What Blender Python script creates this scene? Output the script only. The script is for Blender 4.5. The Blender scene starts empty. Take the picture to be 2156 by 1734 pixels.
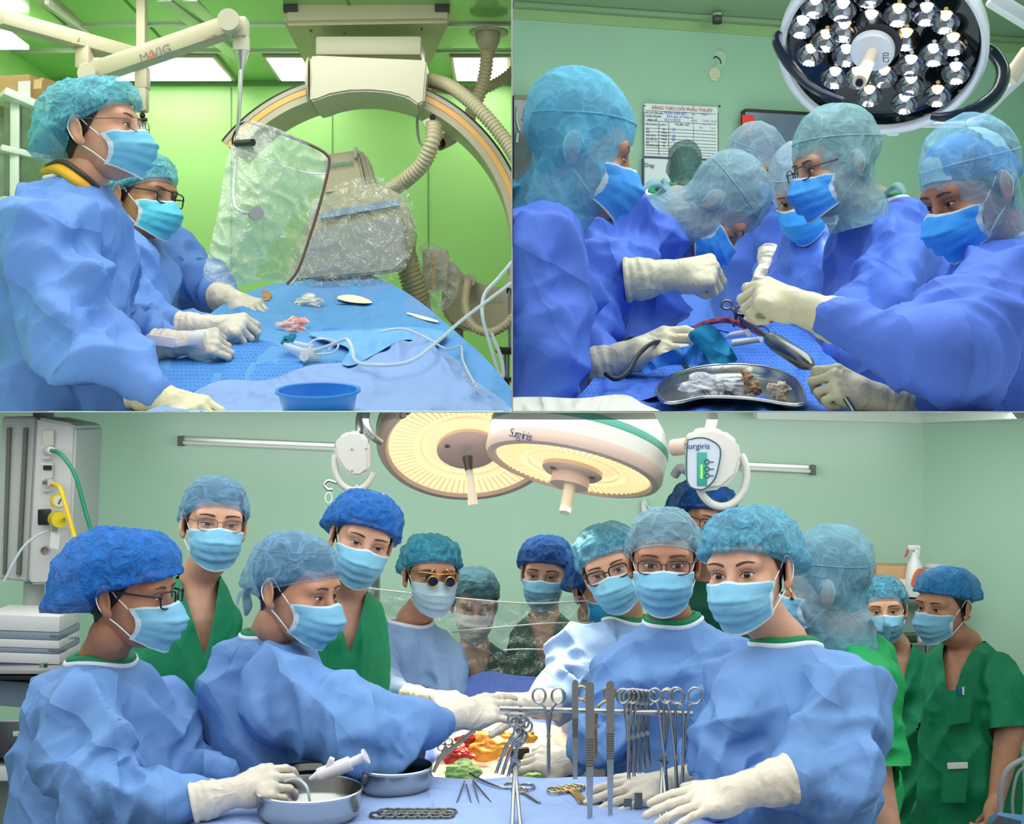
import bpy, bmesh, math, random, numpy as np
from mathutils import Vector, Matrix
from mathutils.bvhtree import BVHTree
R = math.radians
SC = bpy.context.scene
COL = SC.collection
random.seed(7)
# ------------------------------------------------------------------ camera, world, lights
CZ = 1.95            # the camera stands level with the floor slab between the two storeys
FPX = 3000.0         # focal length for the 2156 px wide frame
cam_data = bpy.data.cameras.new('camera')
cam_data.sensor_width = 36.0
cam_data.lens = FPX / 2156.0 * 36.0
cam_data.clip_start = 0.05
cam = bpy.data.objects.new('camera', cam_data)
cam.location = (0, 0, CZ)
cam.rotation_euler = (R(90), 0, 0)
COL.objects.link(cam)
SC.camera = cam
SC.view_settings.view_transform = 'Standard'
SC.view_settings.look = 'None'
SC.view_settings.exposure = 0.0
SC.view_settings.gamma = 1.0
SC.view_settings.use_curve_mapping = False
world = bpy.data.worlds.new('world')
SC.world = world
world.use_nodes = True
world.node_tree.nodes['Background'].inputs[0].default_value = (0.93, 0.97, 1.0, 1)
world.node_tree.nodes['Background'].inputs[1].default_value = 0.37

def P(px, py, d):
    return Vector(((px - 1078.0) / FPX * d, d, CZ + (867.0 - py) / FPX * d))

def area(name, loc, size, energy, color=(1, 1, 1), rot=(0, 0, 0), sy=None, spread=180):
    l = bpy.data.lights.new(name, 'AREA')
    l.shape = 'RECTANGLE'; l.size = size; l.size_y = sy or size
    l.energy = energy; l.color = color; l.spread = R(spread)
    o = bpy.data.objects.new(name, l); o.location = loc; o.rotation_euler = rot
    COL.objects.link(o); return o

def spot(name, loc, target, energy, color=(1, 1, 1), angle=60, blend=0.5, radius=0.1):
    l = bpy.data.lights.new(name, 'SPOT')
    l.energy = energy; l.color = color; l.spot_size = R(angle); l.spot_blend = blend; l.shadow_soft_size = radius
    o = bpy.data.objects.new(name, l); o.location = loc
    o.rotation_euler = (Vector(target) - Vector(loc)).to_track_quat('-Z', 'Y').to_euler()
    COL.objects.link(o); return o

# ceiling lamps of the three rooms, facing down; rear fills added to brighten the back walls; the surgical lamps bring their own beams
area('cath_lab_ceiling_lamp', (-0.95, 2.7, CZ + 1.5), 1.7, 40, (1.0, 1.0, 0.94), sy=2.4)
area('cath_lab_wall_fill', (-0.95, 4.05, CZ + 1.29), 1.6, 8, (1.0, 1.0, 0.94), (R(30), 0, 0), sy=0.4)  # unseen fill added to brighten the green back wall
area('theatre_ceiling_lamp', (1.0, 3.0, CZ + 1.6), 1.7, 47, (0.88, 0.95, 1.0), sy=2.4)
area('theatre_wall_fill', (1.3, 5.2, CZ + 1.86), 2.2, 36, (0.95, 1.0, 0.98), (R(32), 0, 0), sy=0.7)  # added wall wash, tilted at the theatre's back wall
area('lower_theatre_ceiling_lamp', (0.0, 3.2, CZ - 0.02), 3.8, 54, (0.97, 1.0, 0.97), sy=2.4)
area('lower_theatre_wall_fill', (0.1, 5.5, CZ - 0.02), 3.8, 50, (0.95, 1.0, 0.96), (R(30), 0, 0), sy=1.0)  # added wall wash that lifts the lower back wall
cy = SC.cycles
cy.max_bounces = 6; cy.diffuse_bounces = 3; cy.glossy_bounces = 3; cy.transmission_bounces = 4; cy.transparent_max_bounces = 14
cy.use_adaptive_sampling = True; cy.adaptive_threshold = 0.05
cy.caustics_reflective = False; cy.caustics_refractive = False

# ------------------------------------------------------------------ materials
def lin(r, g, b):
    def f(c):
        c /= 255.0
        return c / 12.92 if c <= 0.04045 else ((c + 0.055) / 1.055) ** 2.4
    return (f(r), f(g), f(b), 1.0)

MATS = {}
def mat(name, rgb, rough=0.6, metal=0.0, spec=0.5, alpha=1.0, noise=0.0, nscale=8.0, bump=0.0, bscale=30.0,
        emit=None, estr=0.0, trans=0.0, coat=0.0, sheen=0.0, stretch=(1, 1, 1), sss=0.0, crease=0.0, cscale=7.0,
        rgb2=None, translucent=0.0):
    if name in MATS: return MATS[name]
    m = bpy.data.materials.new(name); MATS[name] = m; m.use_nodes = True
    nt = m.node_tree; N = nt.nodes; L = nt.links
    b = N['Principled BSDF']; out = N['Material Output']
    c = lin(*rgb)
    b.inputs['Base Color'].default_value = c
    b.inputs['Roughness'].default_value = rough
    b.inputs['Metallic'].default_value = metal
    b.inputs['Specular IOR Level'].default_value = spec
    b.inputs['Coat Weight'].default_value = coat
    b.inputs['Sheen Weight'].default_value = sheen
    b.inputs['Subsurface Weight'].default_value = sss
    if sss: b.inputs['Subsurface Radius'].default_value = (0.02, 0.008, 0.005)
    b.inputs['Transmission Weight'].default_value = trans
    if emit:
        b.inputs['Emission Color'].default_value = lin(*emit); b.inputs['Emission Strength'].default_value = estr
        m.cycles.emission_sampling = 'FRONT' if name == 'light_diffuser' else 'NONE'
    tc = None
    if noise or bump or crease or rgb2:
        tc = N.new('ShaderNodeTexCoord'); mp = N.new('ShaderNodeMapping')
        mp.inputs['Scale'].default_value = stretch
        L.new(tc.outputs['Object'], mp.inputs['Vector'])
    if noise or rgb2:
        nz = N.new('ShaderNodeTexNoise'); nz.inputs['Scale'].default_value = nscale; nz.inputs['Detail'].default_value = 4
        L.new(mp.outputs[0], nz.inputs['Vector'])
        mx = N.new('ShaderNodeMix'); mx.data_type = 'RGBA'
        if rgb2:
            a, d2 = c, lin(*rgb2)
        else:
            a = tuple(x * (1 - noise) for x in c[:3]) + (1,); d2 = tuple(min(1, x * (1 + noise)) for x in c[:3]) + (1,)
        mx.inputs[6].default_value = a; mx.inputs[7].default_value = d2
        cr = N.new('ShaderNodeMapRange'); cr.inputs[1].default_value = 0.35; cr.inputs[2].default_value = 0.65
        L.new(nz.outputs[0], cr.inputs[0]); L.new(cr.outputs[0], mx.inputs[0])
        L.new(mx.outputs[2], b.inputs['Base Color'])
    last = None
    if bump:
        nb = N.new('ShaderNodeTexNoise'); nb.inputs['Scale'].default_value = bscale; nb.inputs['Detail'].default_value = 3
        L.new(mp.outputs[0], nb.inputs['Vector'])
        bp = N.new('ShaderNodeBump'); bp.inputs['Strength'].default_value = bump; bp.inputs['Distance'].default_value = 0.01
        L.new(nb.outputs[0], bp.inputs['Height']); last = bp
    if crease:   # crisp fabric creases: folded noise
        nb = N.new('ShaderNodeTexNoise'); nb.inputs['Scale'].default_value = cscale; nb.inputs['Detail'].default_value = 1.5
        nb.inputs['Distortion'].default_value = 0.6
        L.new(mp.outputs[0], nb.inputs['Vector'])
        s = N.new('ShaderNodeMath'); s.operation = 'SUBTRACT'; s.inputs[1].default_value = 0.5
        ab = N.new('ShaderNodeMath'); ab.operation = 'ABSOLUTE'
        L.new(nb.outputs[0], s.inputs[0]); L.new(s.outputs[0], ab.inputs[0])
        pw = N.new('ShaderNodeMath'); pw.operation = 'POWER'; pw.inputs[1].default_value = 0.75
        L.new(ab.outputs[0], pw.inputs[0])
        bp = N.new('ShaderNodeBump'); bp.inputs['Strength'].default_value = 1.0; bp.inputs['Distance'].default_value = 0.11 * crease; bp.invert = True
        L.new(pw.outputs[0], bp.inputs['Height'])
        if last: L.new(last.outputs[0], bp.inputs['Normal'])
        last = bp
    if last: L.new(last.outputs[0], b.inputs['Normal'])
    if translucent:
        tl = N.new('ShaderNodeBsdfTranslucent'); tl.inputs[0].default_value = c
        ms = N.new('ShaderNodeMixShader'); ms.inputs[0].default_value = translucent
        L.new(b.outputs[0], ms.inputs[1]); L.new(tl.outputs[0], ms.inputs[2]); L.new(ms.outputs[0], out.inputs[0])
    if alpha < 1:
        tr = N.new('ShaderNodeBsdfTransparent'); ms = N.new('ShaderNodeMixShader')
        ms.inputs[0].default_value = alpha
        src = out.inputs[0].links[0].from_socket
        L.new(tr.outputs[0], ms.inputs[1]); L.new(src, ms.inputs[2]); L.new(ms.outputs[0], out.inputs[0])
    return m

def film(name, tint, gloss=0.10, haze=0.08, bump=0.6, scale=9.0, rough=0.08):
    """clear crinkled plastic film: transparent with creased glossy highlights and a little haze"""
    if name in MATS: return MATS[name]
    m = bpy.data.materials.new(name); MATS[name] = m; m.use_nodes = True
    nt = m.node_tree; N = nt.nodes; L = nt.links; N.remove(N['Principled BSDF']); out = N['Material Output']
    tc = N.new('ShaderNodeTexCoord')
    nb = N.new('ShaderNodeTexNoise'); nb.inputs['Scale'].default_value = scale; nb.inputs['Detail'].default_value = 3; nb.inputs['Distortion'].default_value = 1.2
    L.new(tc.outputs['Object'], nb.inputs['Vector'])
    s = N.new('ShaderNodeMath'); s.operation = 'SUBTRACT'; s.inputs[1].default_value = 0.5
    ab = N.new('ShaderNodeMath'); ab.operation = 'ABSOLUTE'
    L.new(nb.outputs[0], s.inputs[0]); L.new(s.outputs[0], ab.inputs[0])
    bp = N.new('ShaderNodeBump'); bp.inputs['Strength'].default_value = bump; bp.inputs['Distance'].default_value = 0.08
    L.new(ab.outputs[0], bp.inputs['Height'])
    tr = N.new('ShaderNodeBsdfTransparent'); tr.inputs[0].default_value = lin(*tint)
    gl = N.new('ShaderNodeBsdfGlossy'); gl.inputs['Roughness'].default_value = rough
    L.new(bp.outputs[0], gl.inputs['Normal'])
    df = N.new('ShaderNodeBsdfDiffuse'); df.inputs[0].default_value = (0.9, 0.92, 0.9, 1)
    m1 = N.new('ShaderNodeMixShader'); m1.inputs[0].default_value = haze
    if bump:      # painted white streaks stand in for light caught on creases
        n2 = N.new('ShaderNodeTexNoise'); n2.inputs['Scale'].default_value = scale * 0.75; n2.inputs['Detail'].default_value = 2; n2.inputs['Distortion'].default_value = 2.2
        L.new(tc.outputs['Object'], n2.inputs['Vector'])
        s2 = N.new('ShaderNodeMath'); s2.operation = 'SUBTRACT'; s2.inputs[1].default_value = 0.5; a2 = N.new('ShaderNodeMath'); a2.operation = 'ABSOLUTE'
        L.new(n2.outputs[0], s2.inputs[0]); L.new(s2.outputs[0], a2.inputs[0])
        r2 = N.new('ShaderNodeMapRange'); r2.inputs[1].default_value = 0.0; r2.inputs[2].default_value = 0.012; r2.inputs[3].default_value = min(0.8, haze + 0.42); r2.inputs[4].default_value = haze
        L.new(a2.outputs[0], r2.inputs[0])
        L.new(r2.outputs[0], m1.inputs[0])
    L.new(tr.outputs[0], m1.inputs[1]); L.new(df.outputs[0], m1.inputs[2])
    m2 = N.new('ShaderNodeMixShader'); m2.inputs[0].default_value = gloss
    L.new(m1.outputs[0], m2.inputs[1]); L.new(gl.outputs[0], m2.inputs[2])
    L.new(m2.outputs[0], out.inputs[0])
    return m

def capcloth(name, rgb, a0=0.5, a1=0.95, scale=26.0, relief=0.014):
    """thin non-woven cap cloth: hair shows through single layers, folds lie double and hide it"""
    if name in MATS: return MATS[name]
    m = mat(name, rgb, rough=0.8)
    nt = m.node_tree; N = nt.nodes; L = nt.links; b = N['Principled BSDF']; out = N['Material Output']
    tc = N.new('ShaderNodeTexCoord')
    nb = N.new('ShaderNodeTexNoise'); nb.inputs['Scale'].default_value = scale; nb.inputs['Detail'].default_value = 2.5; nb.inputs['Distortion'].default_value = 1.0
    L.new(tc.outputs['Object'], nb.inputs['Vector'])
    sb = N.new('ShaderNodeMath'); sb.operation = 'SUBTRACT'; sb.inputs[1].default_value = 0.5
    ab = N.new('ShaderNodeMath'); ab.operation = 'ABSOLUTE'; L.new(nb.outputs[0], sb.inputs[0]); L.new(sb.outputs[0], ab.inputs[0])
    mr = N.new('ShaderNodeMapRange'); mr.inputs[1].default_value = 0.0; mr.inputs[2].default_value = 0.055; mr.inputs[3].default_value = a1; mr.inputs[4].default_value = a0
    L.new(ab.outputs[0], mr.inputs[0])
    bp = N.new('ShaderNodeBump'); bp.inputs['Strength'].default_value = 1.0; bp.inputs['Distance'].default_value = relief; bp.invert = True
    L.new(ab.outputs[0], bp.inputs['Height']); L.new(bp.outputs[0], b.inputs['Normal'])
    tr = N.new('ShaderNodeBsdfTransparent'); ms = N.new('ShaderNodeMixShader')
    L.new(mr.outputs[0], ms.inputs[0]); L.new(tr.outputs[0], ms.inputs[1]); L.new(b.outputs[0], ms.inputs[2]); L.new(ms.outputs[0], out.inputs[0])
    return m

def gowncloth(name, rgb, depth=0.010):
    """non-woven gown cloth: straight crisp creases in patches"""
    m = mat(name, rgb, rough=0.66, noise=0.05, nscale=2.5, spec=0.35)
    nt = m.node_tree; N = nt.nodes; L = nt.links; b = N['Principled BSDF']
    tc = N.new('ShaderNodeTexCoord'); tot = None; rs = random.Random(5)
    for k in range(4):
        mp = N.new('ShaderNodeMapping'); mp.inputs['Rotation'].default_value = (rs.uniform(-0.5, 0.5), rs.uniform(-1.3, 1.3), rs.uniform(0, 3.1)); mp.inputs['Location'].default_value = (k * 3.1, k * 1.7, 0)
        L.new(tc.outputs['Object'], mp.inputs['Vector'])
        wv = N.new('ShaderNodeTexWave'); wv.wave_type = 'BANDS'; wv.wave_profile = 'TRI'; wv.inputs['Scale'].default_value = (1.5, 2.4, 3.4, 2.0)[k]; wv.inputs['Distortion'].default_value = 1.6; wv.inputs['Detail'].default_value = 1.0; wv.inputs['Detail Scale'].default_value = 0.7
        L.new(mp.outputs[0], wv.inputs['Vector'])
        pw = N.new('ShaderNodeMath'); pw.operation = 'POWER'; pw.inputs[1].default_value = 3.0; L.new(wv.outputs['Fac'], pw.inputs[0])
        nz = N.new('ShaderNodeTexNoise'); nz.inputs['Scale'].default_value = 3.6; nz.inputs['Detail'].default_value = 1.0; L.new(mp.outputs[0], nz.inputs['Vector'])
        mr = N.new('ShaderNodeMapRange'); mr.inputs[1].default_value = 0.46; mr.inputs[2].default_value = 0.66; L.new(nz.outputs[0], mr.inputs[0])
        mu = N.new('ShaderNodeMath'); mu.operation = 'MULTIPLY'; L.new(pw.outputs[0], mu.inputs[0]); L.new(mr.outputs[0], mu.inputs[1])
        if tot is None: tot = mu
        else:
            ad = N.new('ShaderNodeMath'); ad.operation = 'ADD'; L.new(tot.outputs[0], ad.inputs[0]); L.new(mu.outputs[0], ad.inputs[1]); tot = ad
    bp = N.new('ShaderNodeBump'); bp.inputs['Strength'].default_value = 1.0; bp.inputs['Distance'].default_value = depth; L.new(tot.outputs[0], bp.inputs['Height'])
    fb = N.new('ShaderNodeTexNoise'); fb.inputs['Scale'].default_value = 320; b2_ = N.new('ShaderNodeBump'); b2_.inputs['Strength'].default_value = 0.10; b2_.inputs['Distance'].default_value = 0.01
    L.new(tc.outputs['Object'], fb.inputs['Vector']); L.new(fb.outputs[0], b2_.inputs['Height']); L.new(bp.outputs[0], b2_.inputs['Normal']); L.new(b2_.outputs[0], b.inputs['Normal'])
    return m

def dots(name, rgb, rgb2, scale=90.0, size=0.28):
    """perforated drape: staggered darker pin holes"""
    m = mat(name, rgb, rough=0.75, crease=0.35, cscale=5)
    nt = m.node_tree; N = nt.nodes; L = nt.links; b = N['Principled BSDF']
    tc = N.new('ShaderNodeTexCoord'); v = N.new('ShaderNodeTexVoronoi'); v.inputs['Scale'].default_value = scale
    v.inputs['Randomness'].default_value = 0.12
    L.new(tc.outputs['Object'], v.inputs['Vector'])
    lt = N.new('ShaderNodeMath'); lt.operation = 'LESS_THAN'; lt.inputs[1].default_value = size
    L.new(v.outputs['Distance'], lt.inputs[0])
    mx = N.new('ShaderNodeMix'); mx.data_type = 'RGBA'; mx.inputs[6].default_value = lin(*rgb); mx.inputs[7].default_value = lin(*rgb2)
    L.new(lt.outputs[0], mx.inputs[0]); L.new(mx.outputs[2], b.inputs['Base Color'])
    return m

# ------------------------------------------------------------------ mesh helpers
ROOTLOC = {}
ROOM = ['lower']; ROOMOF = {}
def finish_obj(o, parent, label, cat, group, kind, loc):
    COL.objects.link(o); ROOMOF[o.name] = ROOM[0]
    if parent is not None:
        o.parent = parent
        ROOTLOC[o.name] = ROOTLOC[parent.name]
    else:
        o.location = loc
        ROOTLOC[o.name] = Vector(loc)
        if cat: o['category'] = cat
    if label: o['label'] = label
    if group: o['group'] = group
    if kind: o['kind'] = kind
    return o

def thing(name, label, cat, loc, group=None):
    o = bpy.data.objects.new(name, None); o.empty_display_size = 0.05
    return finish_obj(o, None, label, cat, group, None, loc)

def mesh_np(name, V, F, smooth=True):
    V = np.asarray(V, np.float32); me = bpy.data.meshes.new(name)
    F = np.asarray(F, np.int32); n, k = F.shape
    me.vertices.add(len(V)); me.vertices.foreach_set('co', V.ravel())
    me.loops.add(n * k); me.loops.foreach_set('vertex_index', F.ravel())
    me.polygons.add(n); me.polygons.foreach_set('loop_start', np.arange(0, n * k, k, dtype=np.int32))
    me.update(calc_edges=True); me.validate()
    if not smooth: me.shade_flat()
    return me

def put(name, V, F, material, parent=None, label=None, cat=None, group=None, kind=None, smooth=True, loc=None, mats=None, mi=None):
    """V in world coordinates; the object's origin is its root's base"""
    V = np.asarray(V, np.float64)
    if parent is not None: base = np.array(ROOTLOC[parent.name])
    else:
        base = np.array(loc) if loc is not None else np.array([(V[:, 0].min() + V[:, 0].max()) / 2, (V[:, 1].min() + V[:, 1].max()) / 2, V[:, 2].min()])
    me = mesh_np(name, V - base, F, smooth)
    for m in (mats or [material]): me.materials.append(m)
    if mi is not None: me.polygons.foreach_set('material_index', np.asarray(mi, np.int32))
    o = bpy.data.objects.new(name, me)
    return finish_obj(o, parent, label, cat, group, kind, base)

class B:
    """collects hard-surface shapes (world coordinates) into one mesh"""
    def __init__(s): s.bm = bmesh.new()
    def _add(s, bm2, M=None):
        if M is not None: bm2.transform(M)
        me = bpy.data.meshes.new('t'); bm2.to_mesh(me); bm2.free(); s.bm.from_mesh(me); bpy.data.meshes.remove(me); return s
    def box(s, c, size, rot=(0, 0, 0), bevel=0.0, seg=2):
        b = bmesh.new(); bmesh.ops.create_cube(b, size=1.0); b.transform(Matrix.Diagonal((*size, 1)))
        if bevel: bmesh.ops.bevel(b, geom=b.edges[:], offset=bevel, segments=seg, affect='EDGES', profile=0.6)
        M = Matrix.Translation(Vector(c)) @ (rot if isinstance(rot, Matrix) else Matrix.Rotation(rot[2], 4, 'Z') @ Matrix.Rotation(rot[1], 4, 'Y') @ Matrix.Rotation(rot[0], 4, 'X'))
        return s._add(b, M)
    def cyl(s, a, b, r0, r1=None, seg=20, caps=True):
        a = Vector(a); b = Vector(b); r1 = r0 if r1 is None else r1
        bm2 = bmesh.new(); L = (b - a).length
        bmesh.ops.create_cone(bm2, cap_ends=caps, segments=seg, radius1=r0, radius2=max(r1, 1e-5), depth=L)
        q = (b - a).to_track_quat('Z', 'Y').to_matrix().to_4x4()
        return s._add(bm2, Matrix.Translation((a + b) / 2) @ q)
    def ball(s, c, r, sc=(1, 1, 1), rot=None, u=16, v=10):
        bm2 = bmesh.new(); bmesh.ops.create_uvsphere(bm2, u_segments=u, v_segments=v, radius=r)
        M = Matrix.Translation(Vector(c)) @ (rot if rot is not None else Matrix.Identity(4)) @ Matrix.Diagonal((*sc, 1))
        return s._add(bm2, M)
    def tube(s, pts, r, seg=10, closed=False, smooth=6, flat=1.0):
        V, F = tube_np(pts, r, seg, closed, smooth, flat)
        bm2 = bmesh.new(); vs = [bm2.verts.new(v) for v in V]
        for f in F: bm2.faces.new([vs[i] for i in f])
        if not closed:
            n = len(V) // seg
            bm2.faces.new([vs[i] for i in range(seg)][::-1]); bm2.faces.new([vs[(n - 1) * seg + i] for i in range(seg)])
        return s._add(bm2)
    def lathe(s, prof, c, axis=(0, 0, 1), seg=40, arc=None, xdir=None):
        """profile [(r, h)] turned about the axis through c"""
        q = frame(axis, xdir); bm2 = bmesh.new(); rings = []
        a0, a1 = arc or (0, 2 * math.pi); full = arc is None
        n = seg if full else seg + 1
        for r, h in prof:
            rings.append([bm2.verts.new((max(r, 1e-5) * math.cos(a0 + (a1 - a0) * i / seg), max(r, 1e-5) * math.sin(a0 + (a1 - a0) * i / seg), h)) for i in range(n)])
        for i in range(len(rings) - 1):
            for j in range(seg):
                k = (j + 1) % n
                bm2.faces.new((rings[i][j], rings[i][k], rings[i + 1][k], rings[i + 1][j]))
        return s._add(bm2, Matrix.Translation(Vector(c)) @ q)
    def prism(s, poly, c, depth, M=None, bevel=0.0):
        """poly in the local XY plane, extruded along local Z by depth (centred)"""
        bm2 = bmesh.new()
        lo = [bm2.verts.new((x, y, -depth / 2)) for x, y in poly]; hi = [bm2.verts.new((x, y, depth / 2)) for x, y in poly]
        bm2.faces.new(lo[::-1]); bm2.faces.new(hi)
        for i in range(len(poly)):
            j = (i + 1) % len(poly); bm2.faces.new((lo[i], lo[j], hi[j], hi[i]))
        bmesh.ops.recalc_face_normals(bm2, faces=bm2.faces[:])
        if bevel: bmesh.ops.bevel(bm2, geom=bm2.edges[:], offset=bevel, segments=2, affect='EDGES')
        return s._add(bm2, Matrix.Translation(Vector(c)) @ (M or Matrix.Identity(4)))
    def quad(s, a, b, c, d):
        vs = [s.bm.verts.new(Vector(p)) for p in (a, b, c, d)]; s.bm.faces.new(vs); return s
    def out(s, name, material, parent=None, label=None, cat=None, group=None, kind=None, loc=None, angle=38):
        me = bpy.data.meshes.new(name); s.bm.to_mesh(me); s.bm.free()
        co = np.empty(len(me.vertices) * 3, np.float32); me.vertices.foreach_get('co', co); co = co.reshape(-1, 3)
        if parent is not None: base = np.array(ROOTLOC[parent.name])
        else: base = np.array(loc) if loc is not None else np.array([(co[:, 0].min() + co[:, 0].max()) / 2, (co[:, 1].min() + co[:, 1].max()) / 2, co[:, 2].min()])
        me.vertices.foreach_set('co', (co - base).astype(np.float32).ravel()); me.update()
        for p in me.polygons: p.use_smooth = True
        me.set_sharp_from_angle(angle=R(angle))
        me.materials.append(material)
        o = bpy.data.objects.new(name, me)
        return finish_obj(o, parent, label, cat, group, kind, base)

def frame(z, x=None):
    z = Vector(z).normalized()
    x = Vector(x) if x is not None else (Vector((1, 0, 0)) if abs(z.x) < 0.9 else Vector((0, 1, 0)))
    x = (x - z * x.dot(z)).normalized(); y = z.cross(x)
    M = Matrix.Identity(4)
    for i, a in enumerate((x, y, z)):
        for j in range(3): M[j][i] = a[j]
    return M

def catmull(pts, n=6, closed=False):
    p = np.array([tuple(q) for q in pts], float)
    if len(p) < 3 or n <= 1: return p
    out = []; N = len(p)
    rng = range(N if closed else N - 1)
    for i in rng:
        if closed: p0, p1, p2, p3 = p[(i - 1) % N], p[i], p[(i + 1) % N], p[(i + 2) % N]
        else: p0, p1, p2, p3 = p[max(i - 1, 0)], p[i], p[i + 1], p[min(i + 2, N - 1)]
        for k in range(n):
            t = k / n
            out.append(0.5 * ((2 * p1) + (-p0 + p2) * t + (2 * p0 - 5 * p1 + 4 * p2 - p3) * t * t + (-p0 + 3 * p1 - 3 * p2 + p3) * t ** 3))
    if not closed: out.append(p[-1])
    return np.array(out)

def tube_np(pts, r, seg=10, closed=False, smooth=6, flat=1.0):
    p = catmull(pts, smooth, closed); n = len(p)
    rr = np.interp(np.linspace(0, 1, n), np.linspace(0, 1, len(r)), r) if hasattr(r, '__len__') else np.full(n, r)
    tg = np.roll(p, -1, 0) - np.roll(p, 1, 0)
    if not closed: tg[0] = p[1] - p[0]; tg[-1] = p[-1] - p[-2]
    tg /= np.linalg.norm(tg, axis=1)[:, None] + 1e-9
    up = np.array([0, 0, 1.0]) if abs(tg[0][2]) < 0.9 else np.array([0, 1.0, 0])
    V = []
    a = np.linspace(0, 2 * np.pi, seg, endpoint=False)
    for i in range(n):
        up = up - tg[i] * up.dot(tg[i]); up /= np.linalg.norm(up) + 1e-9
        s = np.cross(tg[i], up)
        V.append(p[i] + rr[i] * (np.cos(a)[:, None] * s + flat * np.sin(a)[:, None] * up))
    V = np.concatenate(V); F = []
    for i in range(n if closed else n - 1):
        for j in range(seg):
            k = (j + 1) % seg; i2 = (i + 1) % n
            F.append((i * seg + j, i * seg + k, i2 * seg + k, i2 * seg + j))
    return V, F

def ribbed(pts, r, pitch, amp, seg=14):
    """corrugated hose: a tube whose radius waves along its length"""
    p = catmull(pts, 30); L = np.concatenate([[0], np.cumsum(np.linalg.norm(np.diff(p, axis=0), axis=1))])
    n = int(L[-1] / pitch * 4); t = np.linspace(0, L[-1], n)
    q = np.stack([np.interp(t, L, p[:, i]) for i in range(3)], 1)
    return tube_np(q, r + amp * np.cos(t / pitch * 2 * np.pi), seg, False, 1)

def text(s, size, M, material, parent, name='lettering', label=None, depth=0.0004, align='CENTER', shear=0.0, spacing=1.0):
    c = bpy.data.curves.new('txt', 'FONT'); c.body = s; c.size = size; c.align_x = align; c.align_y = 'CENTER'
    c.extrude = depth; c.shear = shear; c.space_character = spacing; c.resolution_u = 3
    o = bpy.data.objects.new('txt', c); COL.objects.link(o)
    dg = bpy.context.evaluated_depsgraph_get(); dg.update()
    me = bpy.data.meshes.new_from_object(o.evaluated_get(dg)); bpy.data.objects.remove(o); bpy.data.curves.remove(c)
    me.transform(M); me.name = name
    base = ROOTLOC[parent.name]; me.transform(Matrix.Translation(-base))
    me.materials.clear(); me.materials.append(material)
    ob = bpy.data.objects.new(name, me)
    return finish_obj(ob, parent, label, None, None, None, base)

def facing(px, py, d, rz=0.0, rx=0.0, roll=0.0):
    """matrix for flat things that look back toward -Y: local X right, local Y up, local Z toward the viewer"""
    return Matrix.Translation(P(px, py, d)) @ Matrix.Rotation(rz, 4, 'Z') @ Matrix.Rotation(R(90) + rx, 4, 'X') @ Matrix.Rotation(roll, 4, 'Z')

# ------------------------------------------------------------------ noise, signed distance fields, surface nets
_rs = np.random.RandomState(3)
_perm = np.concatenate([_rs.permutation(256)] * 3)
_grad = _rs.normal(size=(256, 3)); _grad /= np.linalg.norm(_grad, axis=1)[:, None]
def perlin(p):
    p = np.asarray(p, float); i = np.floor(p).astype(int); f = p - i; i &= 255
    u = f * f * f * (f * (f * 6 - 15) + 10); r = 0
    for dx in (0, 1):
        for dy in (0, 1):
            for dz in (0, 1):
                h = _perm[_perm[_perm[(i[:, 0] + dx) & 255] + ((i[:, 1] + dy) & 255)] + ((i[:, 2] + dz) & 255)]
                g = _grad[h]
                v = g[:, 0] * (f[:, 0] - dx) + g[:, 1] * (f[:, 1] - dy) + g[:, 2] * (f[:, 2] - dz)
                w = (u[:, 0] if dx else 1 - u[:, 0]) * (u[:, 1] if dy else 1 - u[:, 1]) * (u[:, 2] if dz else 1 - u[:, 2])
                r = r + v * w
    return r

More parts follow.
